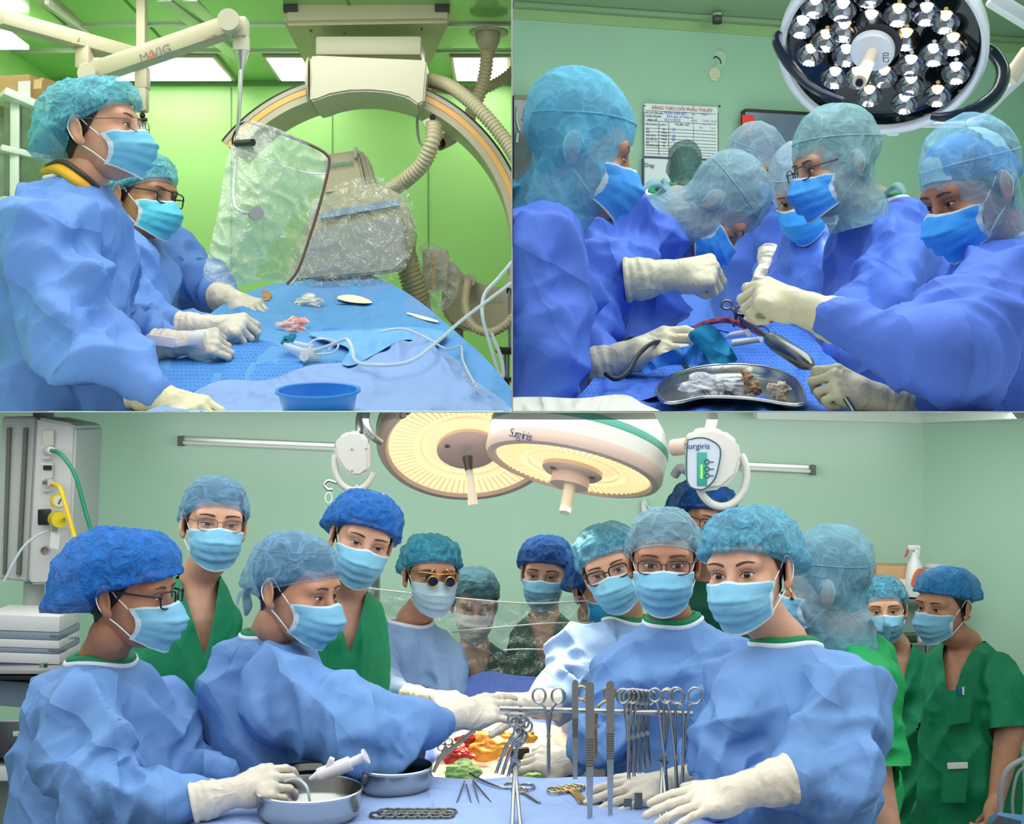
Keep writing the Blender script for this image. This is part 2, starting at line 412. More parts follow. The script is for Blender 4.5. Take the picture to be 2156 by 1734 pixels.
class Field:
    def __init__(s, lo, hi, h):
        s.lo = np.array(lo, float); s.h = h
        s.n = np.maximum(np.ceil((np.array(hi) - s.lo) / h).astype(int) + 1, 4)
        s.a = np.full(s.n, 1.0, np.float32)
    def block(s, lo, hi):
        i0 = np.clip(np.floor((np.array(lo) - s.lo) / s.h).astype(int), 0, s.n - 1)
        i1 = np.clip(np.ceil((np.array(hi) - s.lo) / s.h).astype(int) + 1, 1, s.n)
        sl = tuple(slice(a, b) for a, b in zip(i0, i1))
        ax = [(s.lo[k] + s.h * np.arange(i0[k], i1[k])).astype(np.float32) for k in range(3)]
        return sl, np.meshgrid(*ax, indexing='ij')
    def mix(s, sl, d, k, op='u'):
        a = s.a[sl]
        if a.size == 0: return
        if op == 'u':
            t = np.clip(0.5 + 0.5 * (a - d) / k, 0, 1); s.a[sl] = a * (1 - t) + d * t - k * t * (1 - t)
        else:
            t = np.clip(0.5 - 0.5 * (a + d) / k, 0, 1); s.a[sl] = a * (1 - t) - d * t + k * t * (1 - t)
    def cone(s, a, b, ra, rb, k=0.02, op='u'):
        a = np.array(a, float); b = np.array(b, float); m = max(ra, rb) + 3 * k + 2 * s.h
        sl, (X, Y, Z) = s.block(np.minimum(a, b) - m, np.maximum(a, b) + m)
        ba = b - a; L2 = ba.dot(ba) + 1e-12
        t = np.clip(((X - a[0]) * ba[0] + (Y - a[1]) * ba[1] + (Z - a[2]) * ba[2]) / L2, 0, 1)
        d = np.sqrt((X - a[0] - t * ba[0]) ** 2 + (Y - a[1] - t * ba[1]) ** 2 + (Z - a[2] - t * ba[2]) ** 2) - (ra + (rb - ra) * t)
        s.mix(sl, d, k, op)
    def ell(s, c, r, k=0.02, op='u', rot=None):
        c = np.array(c, float); r = np.array(r, float); m = r.max() + 3 * k + 2 * s.h
        sl, (X, Y, Z) = s.block(c - m, c + m)
        X = X - c[0]; Y = Y - c[1]; Z = Z - c[2]
        if rot is not None:
            Q = np.array(rot.to_3x3().transposed())
            X, Y, Z = [Q[i][0] * X + Q[i][1] * Y + Q[i][2] * Z for i in range(3)]
        k0 = np.sqrt((X / r[0]) ** 2 + (Y / r[1]) ** 2 + (Z / r[2]) ** 2); k1 = np.sqrt((X / r[0] ** 2) ** 2 + (Y / r[1] ** 2) ** 2 + (Z / r[2] ** 2) ** 2)
        s.mix(sl, k0 * (k0 - 1) / (k1 + 1e-9), k, op)
    def torso(s, secs, k=0.03, phi=0.0, inset=0.0):
        """secs [(centre, half width, half depth)], stacked along z"""
        secs = sorted(secs, key=lambda q: q[0][2])
        z = np.array([q[0][2] for q in secs]); cx = [q[0][0] for q in secs]; cy = [q[0][1] for q in secs]
        a = np.array([q[1] for q in secs]) - inset; b = np.array([q[2] for q in secs]) - inset
        m = max(a.max(), b.max()) + 0.05
        sl, (X, Y, Z) = s.block((min(cx) - m, min(cy) - m, z[0] - 0.06), (max(cx) + m, max(cy) + m, z[-1] + 0.06))
        zz = s.lo[2] + s.h * np.arange(sl[2].start, sl[2].stop)
        f = lambda v: np.interp(zz, z, v).astype(np.float32)[None, None, :]
        X = X - f(cx); Y = Y - f(cy)
        if phi:
            c, sn = math.cos(-phi), math.sin(-phi); X, Y = c * X - sn * Y, sn * X + c * Y
        A = np.maximum(f(a), 0.01); Bb = np.maximum(f(b), 0.01)
        d = (np.sqrt((X / A) ** 2 + (Y / Bb) ** 2) - 1) * np.minimum(A, Bb)
        dz = np.maximum(np.maximum(Z - z[-1], z[0] - Z), 0)
        d = np.where(dz > 0, np.sqrt(np.maximum(d, 0) ** 2 + dz ** 2), d)
        s.mix(sl, d, k)
    def mesh(s):
        a = s.a; n = a.shape; neg = a < 0
        cnt = np.zeros(tuple(k - 1 for k in n), np.float32); acc = np.zeros(cnt.shape + (3,), np.float32)
        idx_full = [np.arange(k - 1, dtype=np.float32) for k in n]
        quads = []
        edges = []
        for ax in range(3):
            s0 = [slice(None)] * 3; s1 = [slice(None)] * 3; s0[ax] = slice(0, -1); s1[ax] = slice(1, None)
            A = a[tuple(s0)]; Bv = a[tuple(s1)]
            e = np.argwhere(neg[tuple(s0)] != neg[tuple(s1)])
            if len(e) == 0: continue
            va = A[tuple(e.T)]; vb = Bv[tuple(e.T)]
            p = e.astype(np.float32).copy(); p[:, ax] += va / (va - vb)
            o1, o2 = [k for k in range(3) if k != ax]
            ok = (e[:, o1] > 0) & (e[:, o1] < n[o1] - 1) & (e[:, o2] > 0) & (e[:, o2] < n[o2] - 1)
            e = e[ok]; p = p[ok]; va = va[ok]
            cells = []
            for d1, d2 in ((-1, -1), (0, -1), (0, 0), (-1, 0)):
                c = e.copy(); c[:, o1] += d1; c[:, o2] += d2
                fl = np.ravel_multi_index(tuple(c.T), cnt.shape); cells.append(fl)
            edges.append((ax, cells, p, va))
        size = cnt.size; ac = np.zeros((size, 3)); ct = np.zeros(size)
        for ax, cells, p, va in edges:
            for fl in cells:
                ct += np.bincount(fl, minlength=size)
                for k in range(3): ac[:, k] += np.bincount(fl, weights=p[:, k], minlength=size)
        used = np.nonzero(ct)[0]; remap = np.full(size, -1); remap[used] = np.arange(len(used))
        V = ac[used] / ct[used][:, None] * s.h + s.lo
        F = []
        for ax, cells, p, va in edges:
            q = np.stack([remap[c] for c in cells], 1)
            flip = (va < 0) if ax != 1 else (va > 0)
            q[~flip] = q[~flip][:, ::-1]
            F.append(q)
        return V, np.concatenate(F)

def vnormals(V, F):
    n = np.zeros_like(V)
    fn = np.cross(V[F[:, 1]] - V[F[:, 0]], V[F[:, 2]] - V[F[:, 0]])
    for i in range(F.shape[1]):
        for k in range(3): n[:, k] += np.bincount(F[:, i], weights=fn[:, k], minlength=len(V))
    return n / (np.linalg.norm(n, axis=1)[:, None] + 1e-12)

def relax(V, F, it=2, lam=0.5):
    k = F.shape[1]
    a = np.concatenate([F[:, i] for i in range(k)]); b = np.concatenate([F[:, (i + 1) % k] for i in range(k)])
    deg = np.bincount(a, minlength=len(V)) + np.bincount(b, minlength=len(V)) + 1e-9
    for _ in range(it):
        s = np.stack([np.bincount(a, weights=V[b, j], minlength=len(V)) + np.bincount(b, weights=V[a, j], minlength=len(V)) for j in range(3)], 1)
        V = V * (1 - lam) + lam * s / deg[:, None]
    return V

def tris(F):
    F = np.asarray(F)
    return F if F.shape[1] == 3 else np.concatenate([F[:, [0, 1, 2]], F[:, [0, 2, 3]]])

def cut(V, F, s):
    """keep the part of the mesh where s > 0, with a clean edge along s = 0"""
    F = tris(F); V = np.asarray(V, float); inside = s > 0
    c = inside[F].sum(1); keep = [F[c == 3]]; newV = [V]; base = len(V)
    for want in (1, 2):
        f = F[c == want]
        if len(f) == 0: continue
        odd = inside[f] if want == 1 else ~inside[f]
        k = odd.argmax(1); r = np.arange(len(f))
        A = f[r, k]; Bq = f[r, (k + 1) % 3]; Cq = f[r, (k + 2) % 3]
        tb = (s[A] / (s[A] - s[Bq]))[:, None]; tcq = (s[A] / (s[A] - s[Cq]))[:, None]
        pb = V[A] + (V[Bq] - V[A]) * tb; pc = V[A] + (V[Cq] - V[A]) * tcq
        ib = base + np.arange(len(f)); ic = ib + len(f); base += 2 * len(f); newV += [pb, pc]
        if want == 1: keep.append(np.stack([A, ib, ic], 1))
        else: keep += [np.stack([ib, Bq, Cq], 1), np.stack([ib, Cq, ic], 1)]
    V = np.concatenate(newV); F = np.concatenate(keep)
    u, inv = np.unique(F, return_inverse=True)
    return V[u], inv.reshape(F.shape)

def folds(V, F, amp=1.0, seed=0, stretch=(1, 1, 0.45), s1=5.0, weight=None):
    """crisp cloth creases along the normals: patches of long straight ridges, broad hollows and finer crumples"""
    n = vnormals(V, F); rs = np.random.RandomState(seed * 7 + 1)
    w1 = perlin(V * 2.4 + seed); w2 = perlin(V * 5.5 + seed + 4)
    h = 0.016 * perlin(V * np.array(stretch) * s1 * 0.9 + seed * 2.1)
    for k in range(9):
        d = rs.normal(size=3) * np.array((1.0, 0.8, 0.45)); d /= np.linalg.norm(d)
        fr = rs.uniform(5.0, 12.0); ph = rs.uniform(0, 9)
        x = (V @ d) * fr + ph + 0.55 * w1 + 0.22 * w2
        t = np.abs(2 * (x - np.floor(x + 0.5)))              # triangle wave
        m = np.clip(perlin(V * 2.9 + rs.uniform(0, 60, 3)) * 5.0 - 0.2, 0, 1)
        h = h + m * (0.19 / fr) * ((1 - t) ** 1.6 - 0.35)
    n3 = perlin(V * s1 * 3.0 + 8.0 + seed)
    h = h + 0.0028 * np.maximum(0, 1 - np.abs(n3) * 3.2)
    d = amp * h
    if weight is not None: d = d * weight
    return V + n * d[:, None]
_ROT = np.array(Matrix.Rotation(0.9, 3, Vector((0.4, 0.8, 0.3))))
def xf(M, V):
    A = np.array(M); return np.asarray(V) @ A[:3, :3].T + A[:3, 3]

# ------------------------------------------------------------------ cloth sheets and small helpers for the scenes
def pdist(poly, x, y):
    """signed distance (px) to a polygon, positive inside"""
    p = np.array(poly, float); n = len(p); best = np.full(x.shape, 1e9); ins = np.zeros(x.shape, bool)
    for i in range(n):
        a, b = p[i], p[(i + 1) % n]; e = b - a
        t = np.clip(((x - a[0]) * e[0] + (y - a[1]) * e[1]) / (e @ e + 1e-9), 0, 1)
        best = np.minimum(best, np.hypot(x - a[0] - t * e[0], y - a[1] - t * e[1]))
        c = ((a[1] > y) != (b[1] > y)) & (x < (b[0] - a[0]) * (y - a[1]) / (b[1] - a[1] + 1e-12) + a[0]); ins ^= c
    return np.where(ins, best, -best)
def W(x, y, d): return np.stack([(x - 1078.0) / FPX * d, d, CZ + (867.0 - y) / FPX * d], 1)
def sheet(poly, dfun, step=8, smooth=True):
    """cloth lying on the surface depth = dfun(x, y), trimmed to an outline"""
    poly = [tuple(q) for q in (catmull([(*p, 0) for p in poly], 5, True)[:, :2] if smooth else poly)]
    a = np.array(poly); x0, y0 = a.min(0) - step; x1, y1 = a.max(0) + step
    gx = np.arange(x0, x1 + step, step); gy = np.arange(y0, y1 + step, step); nx, ny = len(gx), len(gy)
    X, Y = np.meshgrid(gx, gy); X = X.ravel(); Y = Y.ravel()
    V = W(X, Y, dfun(X, Y)); i = np.arange(nx * ny).reshape(ny, nx)
    F = np.stack([i[:-1, :-1].ravel(), i[1:, :-1].ravel(), i[1:, 1:].ravel(), i[:-1, 1:].ravel()], 1)
    return cut(V, F, pdist(poly, X, Y))
def crease_px(x, y, s, amp, seed=0):
    q = np.stack([x / s + seed, y / s * 0.8 + seed * 2, np.full(x.shape, seed * 1.3)], 1)
    w = np.stack([perlin(q * 0.6 + 3), perlin(q * 0.6 + 8), perlin(q * 0.6)], 1)
    return amp * (np.maximum(0, 1 - np.abs(perlin(q + w * 0.9)) * 3.5) + 0.6 * np.abs(perlin(q * 2.1 + w)))
def foldpx(x, y, amp, seed, n=7, f0=55.0, f1=120.0):
    """straight drapery ridges over the view (px): used as a depth offset"""
    rs = np.random.RandomState(seed); q = np.stack([x / 150.0, y / 150.0, np.full(x.shape, seed * 1.7)], 1); w = perlin(q * 1.3); h = np.zeros(x.shape)
    for k in range(n):
        a = rs.uniform(0, math.pi); fr = rs.uniform(f0, f1); t = (x * math.cos(a) + y * math.sin(a)) / fr + rs.uniform(0, 9) + 0.4 * w
        t = np.abs(2 * (t - np.floor(t + 0.5))); m = np.clip(perlin(q * 1.5 + rs.uniform(0, 50, 3)) * 3.2 - 0.1, 0, 1)
        h = h + m * ((1 - t) ** 1.8)
    return -amp * h
def lump(px, py, d, wpx, hpx, seed, thick=0.03, tilt=0.35, n=28, spiky=0.35):
    """crumpled piece of cloth or gauze"""
    V = []; F = []; s = d / FPX
    for j in range(n + 1):
        for i in range(n + 1):
            u = -1 + 2 * i / n; v = -1 + 2 * j / n
            r = max(abs(u), abs(v)); a = math.atan2(v, u)
            k = r / (math.hypot(u, v) + 1e-9)
            rr = 1 + spiky * (math.sin(3 * a + seed) * 0.5 + math.sin(5 * a + seed * 2.3) * 0.4 + math.sin(9 * a + seed) * 0.2)
            V.append((u * k * rr, v * k * rr, r))
    V = np.array(V); q = V[:, :2]
    e = np.stack([q[:, 0] * 2.2 + seed, q[:, 1] * 2.2 + seed, np.full(len(q), seed)], 1)
    h = (1 - V[:, 2] ** 2) * 0.6 + 0.7 * np.abs(perlin(e * 0.8)) + 0.25 * np.maximum(0, 1 - 4 * np.abs(perlin(e * 1.5 + 5)))
    c = np.array(P(px, py, d)); X = q[:, 0] * wpx / 2 * s; Yv = q[:, 1] * hpx / 2 * s
    W3 = np.stack([c[0] + X, c[1] - h * thick * math.cos(tilt) + Yv * math.sin(tilt) * 1.2, c[2] + Yv + h * thick * math.sin(tilt)], 1)
    i = np.arange((n + 1) ** 2).reshape(n + 1, n + 1)
    F = np.stack([i[:-1, :-1].ravel(), i[:-1, 1:].ravel(), i[1:, 1:].ravel(), i[1:, :-1].ravel()], 1)
    return relax(W3, F, 1, 0.5), F
def beam(b, p, q, w, h, bevel=0.004, up=(0, 0, 1)):
    """box from p to q, w wide, h high"""
    p = Vector(p); q = Vector(q); x = (q - p)
    return b.box((p + q) / 2, (x.length, w, h), basis0(x, up), bevel)
def basis0(xdir, zdir):
    x = Vector(xdir).normalized(); z = Vector(zdir); z = (z - x * z.dot(x)).normalized(); y = z.cross(x)
    M = Matrix.Identity(4)
    for i, a in enumerate((x, y, z)):
        for j in range(3): M[j][i] = a[j]
    return M
def poly_slab(b, pts, d, thick, bevel=0.0):
    """outline given in the view at depth d, given its own thickness away from the viewer"""
    w = [P(x, y, d) for x, y in pts]; c = sum(w, Vector()) / len(w)
    M = Matrix.Rotation(R(90), 4, 'X')
    return b.prism([(p.x - c.x, p.z - c.z) for p in w], c + Vector((0, thick / 2, 0)), thick, M, bevel)
def wire(name, pts, rpx, material, parent=None, seg=8, smooth=6, **kw):
    p = [P(*q) for q in pts]; r = rpx * pts[0][2] / FPX
    return B().tube(p, r, seg, smooth=smooth).out(name, material, parent, **kw)
def hose(name, pts, rpx, pitch, material, parent=None, amp=0.12, **kw):
    p = [P(*q) for q in pts]; r = rpx * pts[0][2] / FPX
    v, f = ribbed(p, r, pitch, r * amp); return put(name, v, f, material, parent, **kw)
# ------------------------------------------------------------------ the building: slab between the storeys, partition between the upper rooms
ROOM[0] = 'shell'
PLAS = mat('plaster_white', (226, 232, 226), rough=0.8)
B().box((0, 4.75, CZ), (5.2, 4.5, 0.0008)).out('floor_upper', PLAS, kind='structure')
B().box((0, 4.75, CZ + 0.85), (0.0008, 4.5, 1.7)).out('wall_partition', PLAS, kind='structure')
# ------------------------------------------------------------------ people
def _head_mesh():
    f = Field((-0.105, -0.15, -0.19), (0.105, 0.135, 0.14), 0.0032)
    f.ell((0, 0.012, 0.032), (0.077, 0.098, 0.084), 0.02)
    f.ell((0, -0.030, -0.030), (0.066, 0.064, 0.085), 0.03)
    f.ell((0, -0.043, -0.078), (0.050, 0.050, 0.042), 0.02)
    f.ell((0, -0.084, -0.100), (0.020, 0.016, 0.016), 0.02)
    f.cone((-0.043, -0.074, 0.020), (0.043, -0.074, 0.020), 0.018, 0.018, 0.018)
    f.ell((0.032, -0.103, -0.003), (0.021, 0.020, 0.013), 0.012, 's')
    f.ell((-0.032, -0.103, -0.003), (0.021, 0.020, 0.013), 0.012, 's')
    f.cone((0, -0.090, 0.004), (0, -0.113, -0.040), 0.008, 0.0125, 0.012)
    for s in (-1, 1):
        f.ell((s * 0.013, -0.103, -0.046), (0.010, 0.012, 0.009), 0.008)
        f.ell((s * 0.032, -0.078, -0.004), (0.015, 0.013, 0.0115), 0.005)
        f.ell((s * 0.046, -0.062, -0.030), (0.024, 0.024, 0.018), 0.02)
        rt = Matrix.Rotation(R(-12), 4, 'X') @ Matrix.Rotation(R(s * 22), 4, 'Z')
        f.ell((s * 0.083, 0.018, -0.012), (0.0075, 0.020, 0.034), 0.006, rot=rt)
        f.ell((s * 0.0915, 0.012, -0.012), (0.006, 0.011, 0.022), 0.004, 's', rot=rt)
        f.ell((s * 0.080, 0.006, -0.040), (0.006, 0.009, 0.010), 0.006)
    f.cone((-0.019, -0.089, -0.072), (0.019, -0.089, -0.072), 0.008, 0.008, 0.008)
    f.cone((-0.017, -0.088, -0.082), (0.017, -0.088, -0.082), 0.008, 0.008, 0.006)
    f.cone((0, 0.022, -0.05), (0, 0.032, -0.112), 0.052, 0.030, 0.02)
    V, F = f.mesh()
    return relax(V, F, 1, 0.4), F
HEAD_V, HEAD_F = _head_mesh()
HEAD_N = vnormals(HEAD_V, HEAD_F)
if (HEAD_N * (HEAD_V - HEAD_V.mean(0))).sum(1).mean() < 0:
    raise RuntimeError('normals point inward')
HEAD_T = tris(HEAD_F)
HBVH = BVHTree.FromPolygons([tuple(v) for v in HEAD_V], [tuple(int(i) for i in f) for f in HEAD_T])
def face_y(x, z, lift=0.0006):
    h = HBVH.ray_cast(Vector((x, -0.4, z)), Vector((0, 1, 0)))
    return (h[0].y if h[0] else -0.06) - lift

def strip(fn_top, fn_bot, x0, x1, n=12, m=3, lift=0.0006):
    V = []; F = []
    for i in range(n + 1):
        x = x0 + (x1 - x0) * i / n; zt, zb = fn_top(x), fn_bot(x)
        for j in range(m + 1):
            z = zb + (zt - zb) * j / m; V.append((x, face_y(x, z, lift), z))
    for i in range(n):
        for j in range(m):
            a = i * (m + 1) + j; F.append((a, a + m + 1, a + m + 2, a + 1))
    return V, F

def join(parts):
    V = []; F = []; mi = []; b = 0
    for k, (v, f, m) in enumerate(parts):
        V.append(np.asarray(v, float)); F.append(np.asarray(f, int) + b); mi += [m] * len(f); b += len(v)
    return np.concatenate(V), np.concatenate(F), mi

SKIN = mat('skin_tan', (190, 136, 106), rough=0.5, noise=0.07, nscale=40, bump=0.08, bscale=260)
SKIN2 = mat('skin_light', (206, 154, 126), rough=0.48, noise=0.06, nscale=40, bump=0.06, bscale=260)
SKIN3 = mat('skin_deep', (170, 116, 88), rough=0.5, noise=0.07, nscale=40, bump=0.08, bscale=260)
HAIR = mat('hair_black', (26, 23, 23), rough=0.55, bump=0.5, bscale=220, stretch=(1, 1, 0.2))
SCLERA = mat('eye_white', (196, 186, 180), rough=0.25)
IRIS = mat('eye_dark', (34, 22, 18), rough=0.12)
LASH = mat('lash_dark', (44, 30, 27), rough=0.7)
BROW = mat('brow_dark', (84, 60, 48), rough=0.9, bump=0.5, bscale=400)
GLOVE = mat('glove_latex', (216, 206, 188), rough=0.42, noise=0.05, nscale=12, bump=0.15, bscale=45, crease=0.05, cscale=22)
GLOVEY = mat('glove_yellowish', (218, 210, 174), rough=0.42, noise=0.05, nscale=12, bump=0.15, bscale=45, crease=0.05, cscale=22)
WHITE_CLOTH = mat('white_binding', (226, 232, 240), rough=0.8, bump=0.2, bscale=150)
LOOP = mat('ear_loop_white', (240, 242, 240), rough=0.8)
MASK_W = mat('mask_edge', (196, 214, 222), rough=0.8, bump=0.3, bscale=300)

_eye_cache = {}
def eye_mesh(side, op, look):
    key = (side, op, look)
    if key in _eye_cache: return _eye_cache[key]
    cx, hw = side * 0.0325, 0.0155
    u = lambda x: max(0.0, 1 - ((x - cx) / hw) ** 2)
    tilt = lambda x: (x - cx) * side * 0.10
    top = lambda x: -0.0035 + 0.0075 * op * u(x) ** 0.75 + tilt(x)
    bot = lambda x: -0.0035 - 0.0042 * op * u(x) + tilt(x)
    a = strip(top, bot, cx - hw, cx + hw, 14, 3, 0.0012)
    ic = cx + look * 0.006; ir = 0.0076
    h = lambda x: math.sqrt(max(0, 1 - ((x - ic) / ir) ** 2)) * ir
    b = strip(lambda x: min(top(x), -0.0025 + h(x)), lambda x: min(max(bot(x), -0.0025 - h(x)), top(x)), ic - ir, ic + ir, 10, 2, 0.0017)
    c = strip(lambda x: top(x) + 0.0021, lambda x: top(x) - 0.0004, cx - hw * 1.02, cx + hw * 1.06, 14, 1, 0.0022)
    d = strip(lambda x: top(x) + 0.0062, lambda x: top(x) + 0.0054, cx - hw * 0.85, cx + hw * 0.9, 10, 1, 0.0007)
    V, F, mi = join([(*a, 0), (*b, 1), (*c, 2), (*d, 2)])
    me = mesh_np('eye', V, F)
    for m in (SCLERA, IRIS, LASH): me.materials.append(m)
    me.polygons.foreach_set('material_index', np.array(mi, np.int32))
    _eye_cache[key] = me
    return me
def brow_mesh(side, arch):
    key = ('b', side, arch)
    if key in _eye_cache: return _eye_cache[key]
    f = lambda x: (abs(x) - 0.014) / 0.040
    zc = lambda x: 0.0192 + arch * 0.0065 * math.sin(min(1, max(0, f(x))) * 2.3) - 0.003 * max(0, f(x) - 0.6)
    w = lambda x: 0.0034 * (1 - 0.65 * max(0, f(x))) * (0.6 + 0.4 * min(1, f(x) * 5 + 0.2))
    a = strip(lambda x: zc(x) + w(x), lambda x: zc(x) - w(x), side * 0.014, side * 0.054, 12, 2, 0.0014)
    me = mesh_np('eyebrow', *a); me.materials.append(BROW); _eye_cache[key] = me
    return me

def hair_mesh(long=0.0):
    """hair shell: the scalp above the hairline, sideburns and nape"""
    V = HEAD_V + HEAD_N * 0.004
    x, y, z = HEAD_V.T
    line = np.where(y < -0.055, 0.058, np.where(y < -0.008, 0.058 + (y + 0.055) / 0.047 * (-0.072), -0.014 - np.clip(y + 0.008, 0, 0.09) * (0.85 + long)))
    s = z - line
    s = np.where((np.abs(x) > 0.0795) & (z < 0.03), -0.01, s)        # leave the ears free
    return cut(V, HEAD_F, s)
_hairs = {}
def get_hair(long):
    if long not in _hairs:
        me = mesh_np('hair', *hair_mesh(long)); me.materials.append(HAIR); _hairs[long] = me
    return _hairs[long]

def rim_r(th, z):
    """distance of the scalp from the head axis at azimuth th and height z (ears left out)"""
    d = Vector((math.sin(th), -math.cos(th), 0))
    o = Vector((0, 0.01, z)) + d * 0.3
    h = HBVH.ray_cast(o, -d)
    r = (Vector((h[0].x, h[0].y - 0.01, 0))).length if h[0] else 0.08
    lim = 0.079 / max(abs(math.sin(th)), 0.3)
    return min(r, lim) if abs(math.sin(th)) > 0.6 else r

def cap_mesh(zf=0.052, zb=-0.035, zs=0.006, puff=0.014, sag=0.0, pleat=0.0, npl=44, crinkle=1.0, seed=0, top=0.0, side_low=0.0, lean=0.0):
    """fabric cap: zf/zb/zs height of the rim at brow, nape and over the ears; puff = loose cloth; sag = overhang at the back"""
    n, m = 128, 34
    V = []; F = []
    for j in range(m + 1):
        t = j / m
        for i in range(n):
            th = 2 * math.pi * i / n; c = math.cos(th); s = math.sin(th)
            zr = (zs + (zf - zs) * c * abs(c) ** 0.3 if c > 0 else zs + (zb - zs) * (-c) ** 1.1)
            r0 = rim_r(th, max(zr, -0.05)) + 0.004
            ph = t * math.pi / 2
            back = max(0, -c)
            p = puff * (1 + 0.25 * back) + sag * back
            a = 0.082 + p + (0.010 if back > 0 else 0) * back; by = (0.094 if c > 0 else 0.103) + p
            R1 = 1 / math.sqrt((s / a) ** 2 + (c / by) ** 2)
            zc = zr
            ztop = 0.118 + puff * 0.75 + top
            rr = R1 * math.cos(ph) ** 0.72; z = zc + (ztop - zc) * math.sin(ph) ** 0.9
            # swell near the rim
            e = min(1.0, t / (0.10 + 0.9 * min(puff, 0.03)))
            e = math.sin(e * math.pi / 2)
            rr = r0 * (1 - e) + max(rr, 0) * e
            z = z - (puff * 0.55 + sag * 0.8 * back) * math.sin(min(1, t * 3.2) * math.pi) * (1 if t < 0.31 else 0)
            if pleat: rr += pleat * math.sin(npl * th + 0.6 * math.sin(5 * th)) * math.exp(-((t - 0.10) / 0.13) ** 2)
            V.append((s * rr + lean * t * 0.05, -c * rr + 0.01, z))
    V = np.array(V)
    for j in range(m):
        for i in range(n):
            k = (i + 1) % n
            F.append((j * n + i, j * n + k, (j + 1) * n + k, (j + 1) * n + i))
    F = np.array(F)
    t = np.repeat(np.linspace(0, 1, m + 1), n)
    nn = vnormals(V, F)
    w = np.clip(t * 8, 0, 1)
    q = V * np.array((1, 1, 1.0)) * 1.0 + seed * 1.7
    wv = np.stack([perlin(V * 14 + seed), perlin(V * 14 + seed + 3), perlin(V * 14 + seed + 6)], 1) * 0.03
    h = np.maximum(0, 1 - np.abs(perlin((q + wv) * 21)) * 4) * 0.006 + np.abs(perlin((q + wv) * 16 + 9)) * 0.012 + np.maximum(0, 1 - np.abs(perlin((q + wv) * 45 + 3)) * 4) * 0.0035 - 0.004
    V = V + nn * (h * w * crinkle)[:, None]
    return V, F

def band_mesh(zf, zb, zs, w=0.008, off=0.0055):
    """gathered elastic edge of a cap"""
    n = 144; V = []; F = []
    for j in range(4):
        for i in range(n):
            th = 2 * math.pi * i / n; c = math.cos(th); s = math.sin(th)
            zr = (zs + (zf - zs) * c * abs(c) ** 0.3 if c > 0 else zs + (zb - zs) * (-c) ** 1.1)
            r0 = rim_r(th, max(zr, -0.05)) + off + (0.0016 if i % 2 else -0.0006) + (0.002 if j in (1, 2) else 0)
            V.append((s * r0, -c * r0 + 0.01, zr - 0.003 + w * j / 3))
    for j in range(3):
        for i in range(n):
            k = (i + 1) % n; F.append((j * n + i, j * n + k, (j + 1) * n + k, (j + 1) * n + i))
    return np.array(V), np.array(F)

_hood = None
def hood_mesh(seed=0, crinkle=1.0, brow=0.040, top=0.0):
    """hood over head, ears and neck with an oval face opening"""
    global _hood
    if _hood is None:
        f = Field((-0.14, -0.16, -0.23), (0.14, 0.17, 0.19), 0.0055)
        f.ell((0, 0.014, 0.045), (0.093, 0.114, 0.092), 0.03)
        f.ell((0, 0.024, 0.085), (0.075, 0.092, 0.066), 0.03)
        f.ell((0, -0.022, -0.045), (0.080, 0.070, 0.085), 0.04)
        f.cone((0.082, 0.016, -0.012), (-0.082, 0.016, -0.012), 0.024, 0.024, 0.04)
        f.cone((0, 0.015, -0.06), (0, 0.035, -0.17), 0.072, 0.082, 0.04)
        f.ell((0, 0.088, -0.10), (0.03, 0.026, 0.022), 0.02)
        V, F = f.mesh(); _hood = (relax(V, F, 2), F)
    V, F = _hood
    V = V.copy(); n = vnormals(V, F)
    x, y, z = V.T
    wv = np.stack([perlin(V * 9 + seed), perlin(V * 9 + seed + 3), perlin(V * 9 + seed + 6)], 1) * 0.03
    q = (V + wv) * np.array((1, 1, 0.55))
    h = np.maximum(0, 1 - np.abs(perlin(q * 12 + seed)) * 5) * 0.0045 + np.abs(perlin(q * 9 + seed + 7)) * 0.008 + np.maximum(0, 1 - np.abs(perlin(q * 34 + seed)) * 4) * 0.002 - 0.004
    V = V + n * (h * crinkle)[:, None]
    V[:, 2] += np.clip(V[:, 2] - 0.05, 0, 1) * top
    zc = (brow - 0.115) / 2; rz = (brow + 0.115) / 2
    s1 = np.sqrt(((x) / 0.064) ** 2 + ((z - zc) / rz) ** 2) - 1
    s = np.where(y > -0.005, 1.0, np.maximum(s1 * 0.05, (y + 0.035)))
    s2 = z + 0.165 + 0.02 * np.clip(-y, -1, 1)
    return cut(V, F, np.minimum(s, s2))

